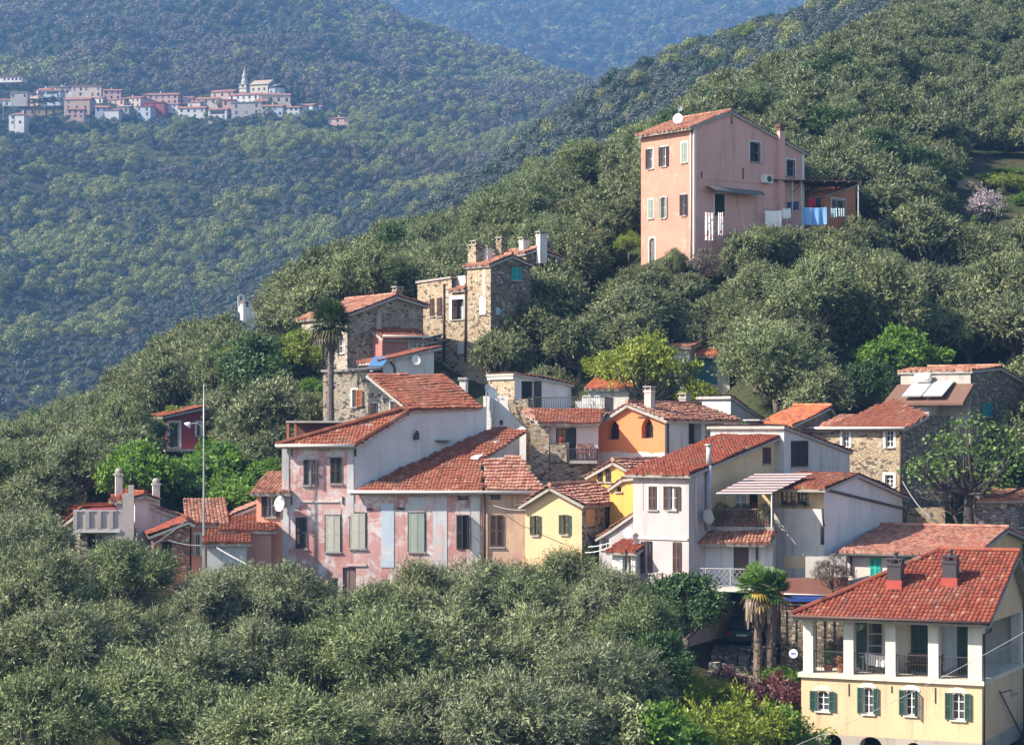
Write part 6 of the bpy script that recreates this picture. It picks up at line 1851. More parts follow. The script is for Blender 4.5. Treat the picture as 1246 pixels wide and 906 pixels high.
for k, (a, c, y, lab, Y) in enumerate(((272, 330, 643, "low pink shed with flat red tiled roof below the white lean-to house", 112.3), (252, 300, 658, "lowest small white shed with red roof under the salmon house", 110.5))):
    h = House("small_shed", lab, "shed", a, c, Y, 6, D=2.6)
    h.profile('v', [(0, h.z('F', (a + c) / 2, y)), (2.6, h.z('F', (a + c) / 2, y - 4) + .3)], PINKH if k == 0 else WHITE, T_NEW, eave=.3, verge=.25, amp=.05); h.finish()
h = House("coral_house", "coral pink house with dark shuttered window against the palazzo corner", "house", 312, 349, 113.6, -6, D=3.5)
h.profile('v', [(0, h.z('F', 330, 596)), (3.5, h.z('F', 330, 577))], plaster((.66, .28, .19), (.72, .34, .24), (.6, .36, .28), .3, .2), T_OLD, eave=.4, verge=.25, amp=.05)
h.win('F', 325, 604, 335, 629, 'oo', DARKSH, frame=WHITEP, wide=.28, curtain=(CURT, .4, .6)); h.finish()
dish("tall oval white dish on the coral house wall next to the palazzo", h.world(h.faces['F'].P(h.uz('F', 342.5, 612)[0], .5, h.z('F', 342.5, 612))), .4, (-.6, -.75, .15), stem=.05)
h = House("crimson_house", "crimson house with white framed openings among the trees", "house", 203, 244, 139, 20, D=4)
h.profile('x', [(0, h.z('F', 203, 504)), (h.W, h.z('F', 244, 495))], plaster((.24, .035, .05), (.29, .05, .065), None, .3, .1), T_RED, eave=.35, verge=.3, amp=.05)
h.win('F', 206, 514, 218, 544, '--', frame=WHITEP, surround=SR, sw=.14, mull=(0, 0)); h.win('F', 239.5, 514, 244, 530, '--', frame=WHITEP, surround=SR, sw=.12, mull=(0, 0)); h.finish()
b = MB(); h.fbox(b, 'F', -.2, h.W + .2, -.1, .7, h.z('F', 220, 549), h.z('F', 220, 546.5)); b.build("balcony_slab", SR, h.root)
h = House("white_chapel", "small white chapel with bell arch on the ridge beyond the trees", "chapel", 296, 313, 440, 14, D=('l', 289.5))
h.profile('x', [(0, h.z('F', 296, 367.5)), (h.W * .2, h.z('F', 299, 365.5)), (h.W, h.z('F', 313, 368))], WHITE, T_OLD, eave=.05, verge=.05)
h.win('F', 299.5, 366.8, 302.5, 373.5, '--', arch='r', frame=DARK, pane=DARK, sill=False, mull=(0, 0)); h.finish()
b = MB(); z0 = h.z('F', 296, 366)
b.box(-1.0, -.6, .5, 1.0, z0 - 1, z0 + 1.0); b.box(-.1, .3, .5, 1.0, z0 - 1, z0 + 1.0); b.prism([(-1.1, .5, z0 + 1.0), (.4, .5, z0 + 1.0), (-.35, .5, z0 + 1.5)], Vector((0, .5, 0))); b.build("bell_arch", WHITE, h.root)

# ------------------------------------------------------------------ mast, lamps, cables
o = empty("mast", at(248, 742, 111.5), 0, "tall thin grey metal mast rising past the crimson house", "mast")
hh = (742 - 467) / F_ * 111.5
b = MB(); b.tube([(0, 0, -2), (0, 0, hh * .32), (0, 0, hh * .7), (0, 0, hh)], [.07, .065, .045, .03], 8); b.build("pole", paint((.30, .33, .31), .4, .1, .3), o, True)
b = MB(); b.tube([(0, 0, hh * .3), (0, 0, hh * .33)], .12, 8); b.build("collar", IRON, o)
def lamp(label, pos, rz, L=.8):
    o = empty("street_lamp", pos, rz, label, "street lamp")
    b = MB(); b.tube([(0, 0, 0), (-L * .4, 0, .22), (-L, 0, .2)], .025, 5); b.build("arm", GREYP, o)
    b = MB(); b.tube([(-L + .08, 0, .24), (-L - .05, 0, .14), (-L - .1, 0, .08)], [.05, .17, .2], 10); b.build("lamp_shade", WHITEP, o)
    return o
lamp("street lamp reaching from the mast before the crimson house", at(247, 520, 111.5), math.radians(8), .7)
lamp("street lamp on a curved arm at the brick red cottage window", at(206, 677, 111.4), math.radians(5), .55)
lamp("pale street lamp on the grey hut corner under the fig tree", at(1196, 607, 116), math.radians(0), .25)
CAB = paint((.30, .30, .31), .6)
for lab, a, c, d, r_ in (("thin power cable crossing before the yellow villa", at(955, 912, 92), at(1275, 752, 89), .25, .012), ("cable from the ochre stone house across the fig tree", at(1098, 585, 119.5), at(1144, 637, 118), .35, .035),
        ("cable from the mast down to the olive crowns", at(249, 657, 111.4), at(312, 692, 107), .05, .045), ("cable running from the brick cottage out over the olives", at(226, 633, 111.5), at(110, 686, 106), .5, .018),
        ("upper of two white cables to the white porch", at(716, 665, 109), at(745, 659, 107), .05, .02), ("lower of two white cables to the white porch", at(712, 672, 108.6), at(745, 664, 106.6), .08, .02),
        ("cable between the salmon house and brick cottage", at(205, 657, 111.4), at(250, 663, 111.4), .1, .03), ("cable along the side of the pale palazzo wing", at(594, 612, 112.5), at(640, 620, 110), .12, .02),
        ("upper washing cable from the red annexe window to the stone drainpipe", at(515, 411.5, 134), at(541, 405, 136.5), .03, .03), ("lower washing cable below the red annexe window", at(514, 419, 134), at(541, 413, 136.5), .03, .03)):
    b = MB(); b.tube(sag(a, c, d), r_, 5); tag(b.build("cable", CAB if "white" not in lab else WHITEP), lab, "cable")

# ------------------------------------------------------------------ palms
def palm(label, pos, trunk_h, rad, n, seed, mats, skirt=1.0, ntr=1):
    """fan palm: trunk with old leaf bases, a skirt of dead fans, a round head of stiff fans"""
    g = random.Random(seed)
    o = empty("fan_palm", pos, 0, label, "palm")
    heads = [(0, 0, trunk_h)] if ntr == 1 else [(-.3, 0, trunk_h), (.32, .1, trunk_h - .25)]
    fan = MB(); dead = MB(); yel = MB()
    for hi, hd in enumerate(heads):
        b = MB(); pts = [(hd[0] * .8, hd[1], -.8), (hd[0] * .9, hd[1], trunk_h * .3), (hd[0] + .03, hd[1], trunk_h * .7), hd]
        b.tube(pts, [.24, .19, .17, .2], 9)
        for k in range(90):
            z = g.uniform(.05, .98) * trunk_h; a = g.uniform(0, 6.28); c = Vector((hd[0] + math.cos(a) * .18, hd[1] + math.sin(a) * .18, z))
            b.tube([c, c + Vector((math.cos(a) * .09, math.sin(a) * .09, .12))], [.03, .015], 4, False)
        b.build("trunk", mats[2], o)
        H = Vector(hd)
        m = n // len(heads)
        for k in range(m):
            ph = g.uniform(0, 6.28); t = (k + .5) / m
            el = math.radians(82 - 125 * t ** .85 + g.uniform(-8, 8))
            d = Vector((math.cos(ph) * math.cos(el), math.sin(ph) * math.cos(el), math.sin(el)))
            tgt = fan if t < .84 else (yel if t < .91 or skirt < .2 else dead)
            Lp = rad * g.uniform(.42, .55); c = H + d * Lp - Vector((0, 0, .05 * (1 - d.z)))
            tgt.tone = g.random(); tgt.tube([H, H + d * Lp * .6, c], [.03, .02, .015], 3, False)
            side = d.cross(Vector((0, 0, 1))).normalized(); upv = side.cross(d).normalized()
            nb = 15; Lb = rad * g.uniform(.48, .6)
            for q in range(nb):
                a = (q / (nb - 1) - .5) * math.radians(215)
                dd = (d * math.cos(a) + side * math.sin(a) + upv * .12 * math.cos(a * 2)).normalized()
                w = side * math.cos(a) * .045 - d * math.sin(a) * .045
                L = Lb * (1 - .25 * abs(a) / 1.9) * g.uniform(.9, 1.1); e = c + dd * L - Vector((0, 0, .18 * L + (.3 if tgt is not fan else 0) * L))
                mid = c + dd * L * .6 - Vector((0, 0, .03))
                tgt.tone = g.random(); tgt.add([c, mid + w, e, mid - w], [(0, 1, 2, 3)])
        for k in range(int(150 * skirt)):
            a = g.uniform(0, 6.28); z = trunk_h - g.uniform(.0, .2); r0 = g.uniform(.22, .62)
            c = Vector((hd[0] + math.cos(a) * .2, hd[1] + math.sin(a) * .2, z)); L = g.uniform(.7, 2.0)
            e = Vector((hd[0] + math.cos(a) * r0, hd[1] + math.sin(a) * r0, z - L)); w = Vector((-math.sin(a), math.cos(a), 0)) * g.uniform(.05, .12)
            m_ = c.lerp(e, .45) + Vector((math.cos(a), math.sin(a), 0)) * .18
            dead.tone = g.random(); dead.add([c - w * .4, c + w * .4, m_ + w, m_ - w], [(0, 1, 2, 3)]); dead.add([m_ - w, m_ + w, e + w * .5, e - w * .5], [(0, 1, 2, 3)])
    fan.build("crown", mats[0], o)
    if yel.v: yel.build("yellow_fronds", mats[3], o)
    if dead.v: dead.build("dead_fronds", mats[1], o)
    return o


PALM1 = leafmat((0.02, 0.045, 0.015), (0.07, 0.11, 0.035), .15); DEADF = leafmat((0.10, 0.075, 0.06), (0.26, 0.20, 0.16), .1); YELF = leafmat((.30, .20, .03), (.5, .34, .07), .3)
p = at(402, 512, 125); palm("tall dark fan palm standing against the pale stone house", p, (512 - 392) / F_ * 125, 1.55, 74, 3, (PALM1, leafmat((.06, .05, .03), (.14, .12, .07), .1), bark((.16, .13, .12)), leafmat((.05, .06, .02), (.14, .14, .05), .15)), .35)
p = at(929, 822, 103.5); palm("twin trunked fan palm with shaggy dead fronds by the parked car", p, (822 - 712) / F_ * 103.5, 1.25, 84, 5, (leafmat((.03, .075, .02), (.14, .24, .045), .3), DEADF, bark((.2, .15, .12)), YELF), 1.0, 2)

# ------------------------------------------------------------------ the parked car
co = empty("parked_car", at(903, 806, 108.5), math.radians(-16), "dark teal hatchback parked in the shade under the balcony", "car")
co.location.z = gzf(co.location.x, co.location.y) + .35
prof = [(0, .38, .78, .70), (.06, .32, .84, .76), (.5, .28, .9, .80), (1.6, .26, .92, .82), (2.9, .27, .9, .82), (3.5, .34, .78, .78), (3.65, .42, .62, .66)]
b = MB(); rings = []
for y, zl, zu, hw in prof: rings.append([(-hw * .92, y, zl), (-hw, y, zl + .18), (-hw, y, zu - .12), (-hw * .86, y, zu), (hw * .86, y, zu), (hw, y, zu - .12), (hw, y, zl + .18), (hw * .92, y, zl)])
n = 8; b.add([q for r in rings for q in r], [(i * n + k, i * n + (k + 1) % n, (i + 1) * n + (k + 1) % n, (i + 1) * n + k) for i in range(len(rings) - 1) for k in range(n)] + [tuple(range(n))[::-1], tuple((len(rings) - 1) * n + k for k in range(n))])
cab = [(.12, .86, .66, .70), (.55, 1.36, .58, .64), (1.6, 1.42, .58, .64), (2.1, 1.34, .57, .63), (2.75, .88, .66, .70)]
rr = [[(-hb, y, .86), (-ht, y, z), (ht, y, z), (hb, y, .86)] for y, z, ht, hb in cab]
b.add([q for r in rr for q in r], [(i * 4 + k, i * 4 + k + 1, i * 4 + 5 + k, i * 4 + 4 + k) for i in range(4) for k in range(3)])
b.build("body", paint((.02, .10, .10), .25, .1), co, True)
b = MB()
def pane_(a, c, m, y0, z0, y1, z1, w0, w1, o): b.quad((-w0, y0, z0), (w0, y0, z0), (w1, y1, z1), (-w1, y1, z1))
pane_(0, 0, 0, .15, .93, .50, 1.30, .58, .52, 0); b.build("rear_window", glass((.05, .07, .075)), co)
b = MB(); b.quad((-.57, 2.72, .93), (.57, 2.72, .93), (.52, 2.18, 1.31), (-.52, 2.18, 1.31)); b.build("windscreen", glass(), co)
for sx in (-1, 1):
    b = MB(); b.quad((sx * .705, .6, .9), (sx * .705, 2.4, .9), (sx * .645, 2.0, 1.3), (sx * .645, .7, 1.32)); b.build("side_window", glass(), co)
    b = MB(); b.box(sx * .62 - .1, sx * .62 + .1, -.03, .06, .6, .78); b.build("tail_light", paint((.3, .02, .02), .3), co)
    b = MB(); b.tube([(sx * .86, 2.3, 1.0), (sx * 1.0, 2.3, 1.02)], .07, 6); b.build("wing_mirror", IRON, co)
    for y in (.7, 2.85):
        b = MB(); b.tube([(sx * .62, y, .28), (sx * .83, y, .28)], .28, 14); w_ = b.build("wheel", paint((.02, .02, .02), .9), co)
        b = MB(); b.tube([(sx * .80, y, .28), (sx * .84, y, .28)], .16, 10); b.build("rim", GREYP, w_)
b = MB(); b.box(-.74, .74, -.08, .06, .34, .52); b.build("bumper", paint((.05, .06, .06), .7), co)
b = MB(); b.box(-.26, .26, -.1, -.075, .56, .67); b.build("number_plate", WHITEP, co)
# stone path with steps below the car
ps = []
for px, py, Y in ((845, 860, 99), (935, 860, 99), (948, 806, 108.2), (870, 806, 108.2)):
    q = at(px, py, Y); q.z = gzf(q.x, q.y) + .12; ps.append(q)
b = MB()
for k in range(8):
    t0, t1 = k / 8, (k + 1) / 8
    for m in range(5):
        s0, s1 = m / 5 + R.uniform(0, .02), (m + 1) / 5 - R.uniform(.01, .03)
        q = [ps[0].lerp(ps[3], t).lerp(ps[1].lerp(ps[2], t), s_) for t, s_ in ((t0 + .02, s0), (t0 + .02, s1), (t1, s1), (t1, s0))]
        zz = max(p.z for p in q) + R.uniform(0, .06); b.prism([Vector((p.x, p.y, zz)) for p in q], Vector((0, 0, -.5)))
tag(b.build("path", stone((.30, .28, .26), (.20, .19, .18), (.12, .11, .1), 2.0)), "stepped stone path", None, None, "structure")
b = MB()
for dx, dy, s_ in ((-.9, .1, .28), (-.5, -.15, .22), (.1, 0, .25), (.55, .1, .2), (-.2, .3, .16)): b.ball((dx, dy, .05), s_ * 1.4, s_, s_ * .5, 8, 5)
o = b.build("rubble_stones", paint((.5, .49, .48), .9)); o.location = (ps[3].x + .9, ps[3].y - .5, gzf(ps[3].x + .9, ps[3].y - .5) + .3); tag(o, "pale loose stones lying across the path behind the car", "stones", None, "stuff")

# dry stone terrace walls in the groves
for k, (px, py, Y, w, lab) in enumerate(((735, 800, 97, 4.0, "weathered dry stone terrace wall in the shade of the big olives"), (1075, 275, 172, 3.0, "short dry stone wall on the slope behind the outbuilding"), (1180, 215, 190, 2.2, "pale ruined stone wall by the almond tree"), (150, 745, 103, 4.0, "ochre earth terrace wall below the small olive by the cottages"))):
    q = at(px, py, Y); hw = House("dry_stone_wall", lab, "wall", px - w / 2 / Y * F_, px + w / 2 / Y * F_, Y, R.uniform(-10, 10), D=.6)
    hw.profile('x', [(0, 1.6), (hw.W * .4, 1.75), (hw.W, 1.55)], STONE_W if k != 0 else STONE, T_OLD, roof=False); hw.finish()
# ------------------------------------------------------------------ the far hill village
fw = {}
def fcol(c): return plaster(c, tuple(x * .9 for x in c), tuple(x * .75 for x in c), .35, .3, .15, 1.)
ROOFF = paint((.34, .15, .10), .9, .35, 0.0, .8); ROOFG = paint((.30, .27, .24), .9, .3, 0.0, .8); FWIN = paint((.035, .04, .05), .6)
GV = "houses of the far hill village"
CR, WH, PK_, RD, TN, BL, GRY, PC, OC = (.62, .52, .42), (.68, .65, .62), (.60, .38, .33), (.45, .07, .08), (.42, .33, .25), (.44, .48, .53), (.34, .32, .31), (.62, .42, .33), (.46, .35, .21)
FAR = [  # x0, y0, x1, y1, colour, roof, storeys, windows, distance offset, label
 (12,136,28,152,WH,'hip',2,2,-25,"lone small white house with hipped roof below the far village's pines"),
 (0,119,17,131,WH,'g',1,3,8,"white long house with orange roof at the far village's outermost end"),
 (14,112,32,120,GRY,'f',1,3,22,"low grey house above the umbrella pines of the far village"),
 (0,93,25,99,WH,'f',1,6,60,"long white greenhouse shed on the terrace above the far village"),
 (45,106,60,121,WH,'g',2,2,18,"white house with dark upper porch behind the umbrella pines"),
 (56,108,72,119,BL,'g',2,3,14,"bluish white gabled house next to the dark porch house"),
 (37,113,46,119,PC,'g',1,2,16,"tiny peach house squeezed beside the dark porch house"),
 (80,107,91,115,WH,'g',1,2,24,"small white house adjoining the big cream block"),
 (90,104,120,118,CR,'f',2,5,20,"big cream two-storey block with flat eaves, topmost in the far village's west"),
 (80,117,107,140,TN,'g',3,3,4,"tall tan house below the big cream block"),
 (24,131,80,141,OC,'f',1,8,0,"long ochre arcaded building behind the umbrella pines"),
 (83,130,100,144,PK_,'g',2,3,-10,"pink and white house in front of the tall tan house"),
 (106,117,124,127,WH,'g',1,3,10,"white house directly under the big cream block's corner"),
 (117,127,130,143,BL,'g',2,2,-6,"bluish house under red roof, lower middle of the far village"),
 (128,131,143,143,WH,'g',1,2,-10,"low white house beside the bluish lower house"),
 (127,107,145,121,PK_,'g',2,3,16,"pinkish house with stepped gable set apart on the far village's skyline"),
 (132,119,150,129,PC,'g',1,3,6,"peach house with wide red roof under the stepped gable house"),
 (148,116,170,131,CR,'g',2,4,4,"cream house with row of small windows before the red block"),
 (166,129,182,142,BL,'f',2,2,-8,"small pale blue cubic house under the crimson house"),
 (175,112,213,127,PK_,'g',2,6,12,"long rose red building with many windows in the far village's middle"),
 (178,124,198,141,RD,'f',2,3,0,"vivid crimson house in the far village's middle"),
 (200,124,215,136,WH,'g',2,2,-2,"white house just east of the crimson house"),
 (210,116,233,128,PC,'g',1,3,8,"peach coloured house on the skyline before the church rise"),
 (219,128,247,144,WH,'g',2,4,-8,"wide white house with peach roof at the grove's edge"),
 (240,117,262,133,CR,'g',2,3,6,"cream house stepping up towards the church"),
 (258,108,282,126,PC,'g',2,3,14,"red roofed house cluster block right under the bell tower"),
 (280,112,313,128,WH,'g',2,5,10,"large white house with a row of square windows below the bell tower"),
 (255,130,274,145,WH,'g',2,3,-10,"white house with dark open loggia at the grove's edge"),
 (272,121,285,138,PK_,'f',2,2,0,"narrow pink house under the large white house"),
 (284,124,316,141,GRY,'f',2,3,2,"grey stone house with flat top below the church"),
 (312,119,324,137,TN,'g',2,2,4,"tan house wedged between the grey stone house and the bluish row"),
 (319,112,350,127,CR,'g',1,4,12,"long cream house under the church apse"),
 (320,126,342,141,BL,'g',2,4,-2,"bluish white house, first of the row east of the church"),
 (341,128,362,141,WH,'g',2,4,-4,"white house with arcade, middle of the row east of the church"),
 (359,125,379,141,WH,'g',2,2,0,"white house with ochre roof in the row east of the church"),
 (376,127,389,141,BL,'g',2,2,-3,"narrow bluish house closing the row east of the church"),
 (399,141,423,156,PK_,'hip',2,3,-5,"lone rose house with red roof at the far village's eastern edge"),
 (60,104,80,112,GRY,'g',1,2,28,"grey roofed house half hidden in trees at the far village's top"),
 (98,118,110,130,PC,'g',2,2,8,"small peach house between the cream block and the tan house"),
 (143,127,156,139,GRY,'g',1,2,-6,"grey house on the dark bank in the far village's lower row"),
 (229,122,243,133,CR,'g',1,2,2,"small cream house before the stepping cream house")]
FARG = []
for x0, y0, x1, y1, col, rf, ns, nw, dy, lab in FAR:
    Y = (ground_hit((x0 + x1) / 2, min(y1, 152) + 1, 950, 1300) or 1085) if y1 > 121 else 1092 + dy
    Y = min(max(Y, 1000), 1190) + dy * .4
    FARG.append((x0, y0, x1, y1, Y))
    o = empty("village_house", at((x0 + x1) / 2, y1, Y), R.uniform(-.35, .1), lab, "house", GV)
    w = (x1 - x0) / F_ * Y * 1.2; hh = (y1 - y0) / F_ * Y; d = R.uniform(7, 9)
    rise = 0 if rf == 'f' else min(1.6, hh * .22); hw = hh - rise
    if rf == 'f': hw = hh - .35
    b = MB()
    b.box(-w / 2, w / 2, 0, d, -4 if y1 > 100 else -.5, hw)
    b.build("wall", fcol(col), o)
    b = MB(); e = .4
    rm = ROOFG if col in (GRY,) else ROOFF
    if rf == 'g': b.prism([(-w / 2 - e, -e, hw - .12), (-w / 2 - e, d / 2, hw + rise), (-w / 2 - e, d + e, hw - .12)], Vector((w + 2 * e, 0, 0)))
    elif rf == 'hip':
        P = [(-w / 2 - e, -e, hw), (w / 2 + e, -e, hw), (w / 2 + e, d + e, hw), (-w / 2 - e, d + e, hw), (-w * .12, d / 2, hw + rise), (w * .12, d / 2, hw + rise)]
        b.add(P, [(0, 1, 5, 4), (1, 2, 5), (2, 3, 4, 5), (3, 0, 4), (3, 2, 1, 0)])
    else: b.box(-w / 2 - e, w / 2 + e, -e, d + e, hw, hw + .35)
    ro = b.build("roof", rm, o)
    if rf != 'f' and R.random() < .5:
        b = MB(); cx_ = R.uniform(-.3, .3) * w; b.box(cx_ - .3, cx_ + .3, d / 2 + .5, d / 2 + 1.1, hw, hw + rise + 1.0); b.build("chimney", fcol(WH), ro)
    for s_ in range(ns):
        for k in range(nw):
            if R.random() < .12: continue
            cx_ = -w / 2 + w * (k + .5) / nw + R.uniform(-.2, .2); cz = hw * (s_ + .5) / ns + R.uniform(-.1, .1); ww = min(.55, w / nw * .28); wh = min(.85, hw / ns * .3)
            b = MB(); b.box(cx_ - ww, cx_ + ww, -.03, .1, cz - wh, cz + wh); b.build("window", FWIN if R.random() < .75 else paint((.12, .16, .15), .7), o)
    if "loggia" in lab or "porch" in lab:
        b = MB(); b.box(-w * .4, w * .4, -.06, .1, hw * .52, hw * .85); b.build("loggia", FWIN, o)  # flat dark panel: the recess's shade put into colour
# church with bell tower
Y = 1098.0
o = empty("church", at(315, 119, Y), math.radians(-20), "church with pale tiled roof and rounded apse on the far village's summit", "church")
m = F_ / Y; w = 24 / m; hh = 16 / m
b = MB(); b.box(-w / 2, w / 2, 0, 11, -5, hh); b.build("wall", fcol((.60, .54, .46)), o)
b = MB(); b.prism([(-w / 2 - .4, -.5, hh), (-w / 2 - .4, 5.5, hh + 3.0), (-w / 2 - .4, 11.5, hh)], Vector((w + .8, 0, 0))); b.build("roof", paint((.42, .33, .25), .9, .3, 0, .6), o)
b = MB(); b.tube([(w / 2 + 1.2, 5.5, -5), (w / 2 + 1.2, 5.5, hh * .72)], 5.2, 14); b.build("apse", fcol((.66, .65, .64)), o)
b = MB(); b.tube([(w / 2 + 1.2, 5.5, hh * .72), (w / 2 + .4, 5.5, hh * .72 + 2.2)], [5.6, .6], 14); b.build("apse_roof", ROOFG, o)
for cx_ in (-3, 0, 3):
    b = MB(); b.box(cx_ - .5, cx_ + .5, -.04, .1, hh * .55, hh * .75); b.build("window", FWIN, o)
t = empty("bell_tower", at(297.5, 121, Y - 6), math.radians(-20), "slender bell tower with onion cap beside the church", "tower")
hs = (121 - 103) / m
b = MB(); b.box(-1.9, 1.9, -1.9, 1.9, -4, hs); b.box(-2.2, 2.2, -2.2, 2.2, hs * .45, hs * .48); b.box(-2.2, 2.2, -2.2, 2.2, hs * .72, hs * .75); b.box(-2.25, 2.25, -2.25, 2.25, hs - .3, hs); b.build("shaft", fcol((.58, .51, .43)), t)
for cx_ in (-1, 1):
    b = MB(); b.box(-.55, .55, -1.96, -1.8, hs * .79, hs * .95) if cx_ < 0 else b.box(1.8, 1.96, -.55, .55, hs * .79, hs * .95); b.build("bell_opening", FWIN, t)  # dark panels paint the shade inside the belfry arches
b = MB(); b.tube([(0, 0, hs), (0, 0, hs + 1.6), (0, 0, hs + 2.8), (0, 0, hs + 4.2), (0, 0, hs + 5.4), (0, 0, hs + 8.3)], [1.7, 1.65, 1.15, 1.3, .7, .12], 10); b.build("spire", fcol((.46, .42, .38)), t)
# trees of the far village
PINE_B = [template(301 + i, 420, 3.6, 3.0, .8, F_DG, 8, .45) for i in range(1)][0].data
for k, (px, py, lab) in enumerate(((66, 139, "umbrella pine of the far village with the widest flat crown"), (56, 140, "umbrella pine next to the widest one before the ochre arcade"), (42, 141, "umbrella pine farthest from the crimson house in the far village"))):
    o = empty("umbrella_pine", at(px, py, 1068 - k * 3), 0, lab, "tree", "umbrella pines of the far village")
    c = link_mesh("crown", PINE_B, o); c.location.z = (139 - 127) / F_ * 1068; c.scale = (1.45 - .2 * k,) * 2 + (1.1,)
    b = MB(); b.tube([(0, 0, -2), (.3, 0, 3), (0, 0, 7)], [.35, .28, .2], 6); b.build("trunk", BARKD, o)
CYP = [t for t in T_FAR if True][-1].data
for k, (px, py, lab) in enumerate(((347, 118, "cypress closest to the church apse"), (353, 120, "second cypress east of the church apse"), (361, 122, "tallest cypress east of the church apse"), (368, 124, "outermost cypress east of the church apse"))):
    o = empty("cypress", at(px, py, 1105), k * 1.3, lab, "tree", "cypresses beside the far church"); o.scale = (1.0, 1.0, (1.1, 1.2, 1.55, 1.35)[k])
    link_mesh("crown", CYP, o)
    b = MB(); b.tube([(0, 0, -1), (0, 0, 2)], .2, 6); b.build("trunk", BARKD, o)
b = MB(); b.tube([at(4, 146, 1055), at(4, 121, 1055)], .12, 6); tag(b.build("lamp_mast", GREYP), "thin pale mast at the far village's outermost end", "mast")

FARG += [(290, 76, 350, 122, 1098)]
make_forests()
x, y = grid_points(-30, 430, 1040, 1160, 5.0); z = gz(x, y)
ok, px, py = in_view(x, y, z, 20)
ok &= np.array([not any(abs(a - o_.location.x) < 7 and -5 < c - o_.location.y < 11 for o_ in COL.objects if o_.name.startswith("village_house")) for a, c in zip(x, y)])
for a0, b0, a1, b1, Yh in FARG: ok &= ~((px > a0 - 2) & (px < a1 + 2) & (y < Yh + 10) & (y > Yh - 90) & (py < b1 + 4) & (py > b0 - 12))
x, y, z = x[ok], y[ok], z[ok]
forest("village_greenery", "gardens and trees between the houses of the far village", np.stack([x, y, z - .3], 1), rng.uniform(.35, .7, len(x)), np.where(rng.uniform(0, 1, len(x)) < .4, 9, rng.integers(0, 7, len(x))), T_FAR, "hillside")
# ------------------------------------------------------------------ trees
def solve_spot(px, cy, wpx, kind, y0=74, y1=190):
    """stand a tree of apparent width wpx on the ground so that its crown is seen round (px, cy)"""
    mid = (kind.mods and (kind.top * .62))
    for Y in np.arange(y0, y1, .4):
        sc = wpx / F_ * Y / (kind.rad * 2.15)
        x = (px - CX) / F_ * Y
        if gzf(x, Y) + mid * sc >= (HY - cy) / F_ * Y: return x, Y, sc
    return x, Y, sc


def stand(kind, px, cy, wpx, label, group=None, cat="tree", Y=None, y0=74, y1=190, sq=None, free=False):
    if Y is None: x, Y, sc = solve_spot(px, cy, wpx, kind, y0, y1)
    else: x = (px - CX) / F_ * Y; sc = wpx / F_ * Y / (kind.rad * 2.15)
    z = (HY - cy) / F_ * Y - kind.top * .62 * sc if free else None
    return kind.put(x, Y, sc, label, group, cat, z=z, sq=1.0 if sq is None else sq)


G1 = "olive trees on the slope in front of the village"
FRONT = [(30, 640, 120, "olive tree west of the stone cottage end, behind two rounder crowns"), (-8, 700, 120, None), (45, 706, 140, "rounded olive tree just below the stone cottage end"), (150, 682, 112, "olive tree with forked dark trunk before the terrace cottage"),
 (-5, 790, 150, None), (70, 775, 140, None), (130, 760, 120, None), (60, 862, 160, None), (195, 762, 105, None), (255, 722, 120, "olive tree below the brick red cottage with its street lamp"), (300, 705, 110, "olive tree below the small pink and white sheds"), (345, 712, 110, "olive tree below the coral house and the white oval dish"),
 (165, 845, 170, None), (235, 805, 150, None), (320, 790, 150, None), (280, 872, 170, None), (385, 735, 105, "thin crowned olive before the low door at the palazzo's western end"), (400, 800, 150, None), (360, 880, 170, None), (455, 745, 120, "olive tree under the blue niche of the palazzo"), (445, 880, 160, None),
 (510, 725, 140, "olive tree under the grey green shutter of the palazzo"), (480, 800, 170, None), (585, 712, 120, "olive tree under the palazzo drainpipe"), (560, 790, 180, None), (530, 872, 180, None), (640, 722, 110, "olive tree under the pale side wing of the palazzo"), (690, 698, 105, "olive tree before the pale yellow house wall"),
 (655, 785, 170, None), (625, 868, 170, None), (735, 722, 110, "olive tree below the grey annexe and white porch"), (735, 815, 140, None), (700, 880, 120, None), (775, 760, 110, None)]
for px, cy, w, lab in FRONT:
    lm_ = lab
    if lab is None:
        zone = "below the stone cottages" if px < 215 else ("below the palazzo windows" if px < 600 else "below the pale yellow house")
        row = "in the upper row" if cy < 770 else ("in the middle rows" if cy < 840 else "in the lowest row")
        lab = "grey green olive %s %s" % (row, zone)
        grp = lab
    else: grp = G1
    stand(OL_G if R.random() < .3 else OL_N, px, cy + (16 if px < 380 else 9), w * R.uniform(.88, 1.1), lab, grp)
# leafy things in the shaded garden
stand(DARKT, 832, 742, 115, "dark glossy broadleaf tree below the mauve tower house", y0=96, y1=112)
stand(DARKT, 800, 812, 110, "dark leafy tree in shade above the lime green shrubs", y0=88, y1=108)
stand(DARKT, 868, 718, 60, "slim dark shrub beside the carport pillar", cat="shrub", y0=98, y1=112)
for px, cy, w, k, lab in ((760, 882, 130, OSHRUB, "silvery grey shrub west of the lime green shrubs"), (690, 895, 110, OSHRUB, "silvery grey shrub beside the lowest olive trees"), (830, 835, 75, LSHRUB, "lime green shrub on top of the bright thicket"), (850, 885, 120, LSHRUB, "widest lime green shrub of the bright thicket"), (905, 880, 110, LSHRUB, "lime green shrub close under the red shrubs"), (945, 885, 90, SHRUB, "green shrub against the yellow villa corner"),
        (800, 890, 110, SHRUB, "mid green shrub between silvery and lime green shrubs"), (800, 850, 80, OSHRUB, "pale dry shrub above the lime green thicket"), (870, 842, 60, LSHRUB, "small lime green shrub by the stone path"), (740, 838, 80, SHRUB, "fresh green shrub under the dark leafy tree")):
    stand(k, px, cy, w, lab, "shrubs in the garden beside the villa", "shrub", y0=80, y1=112)
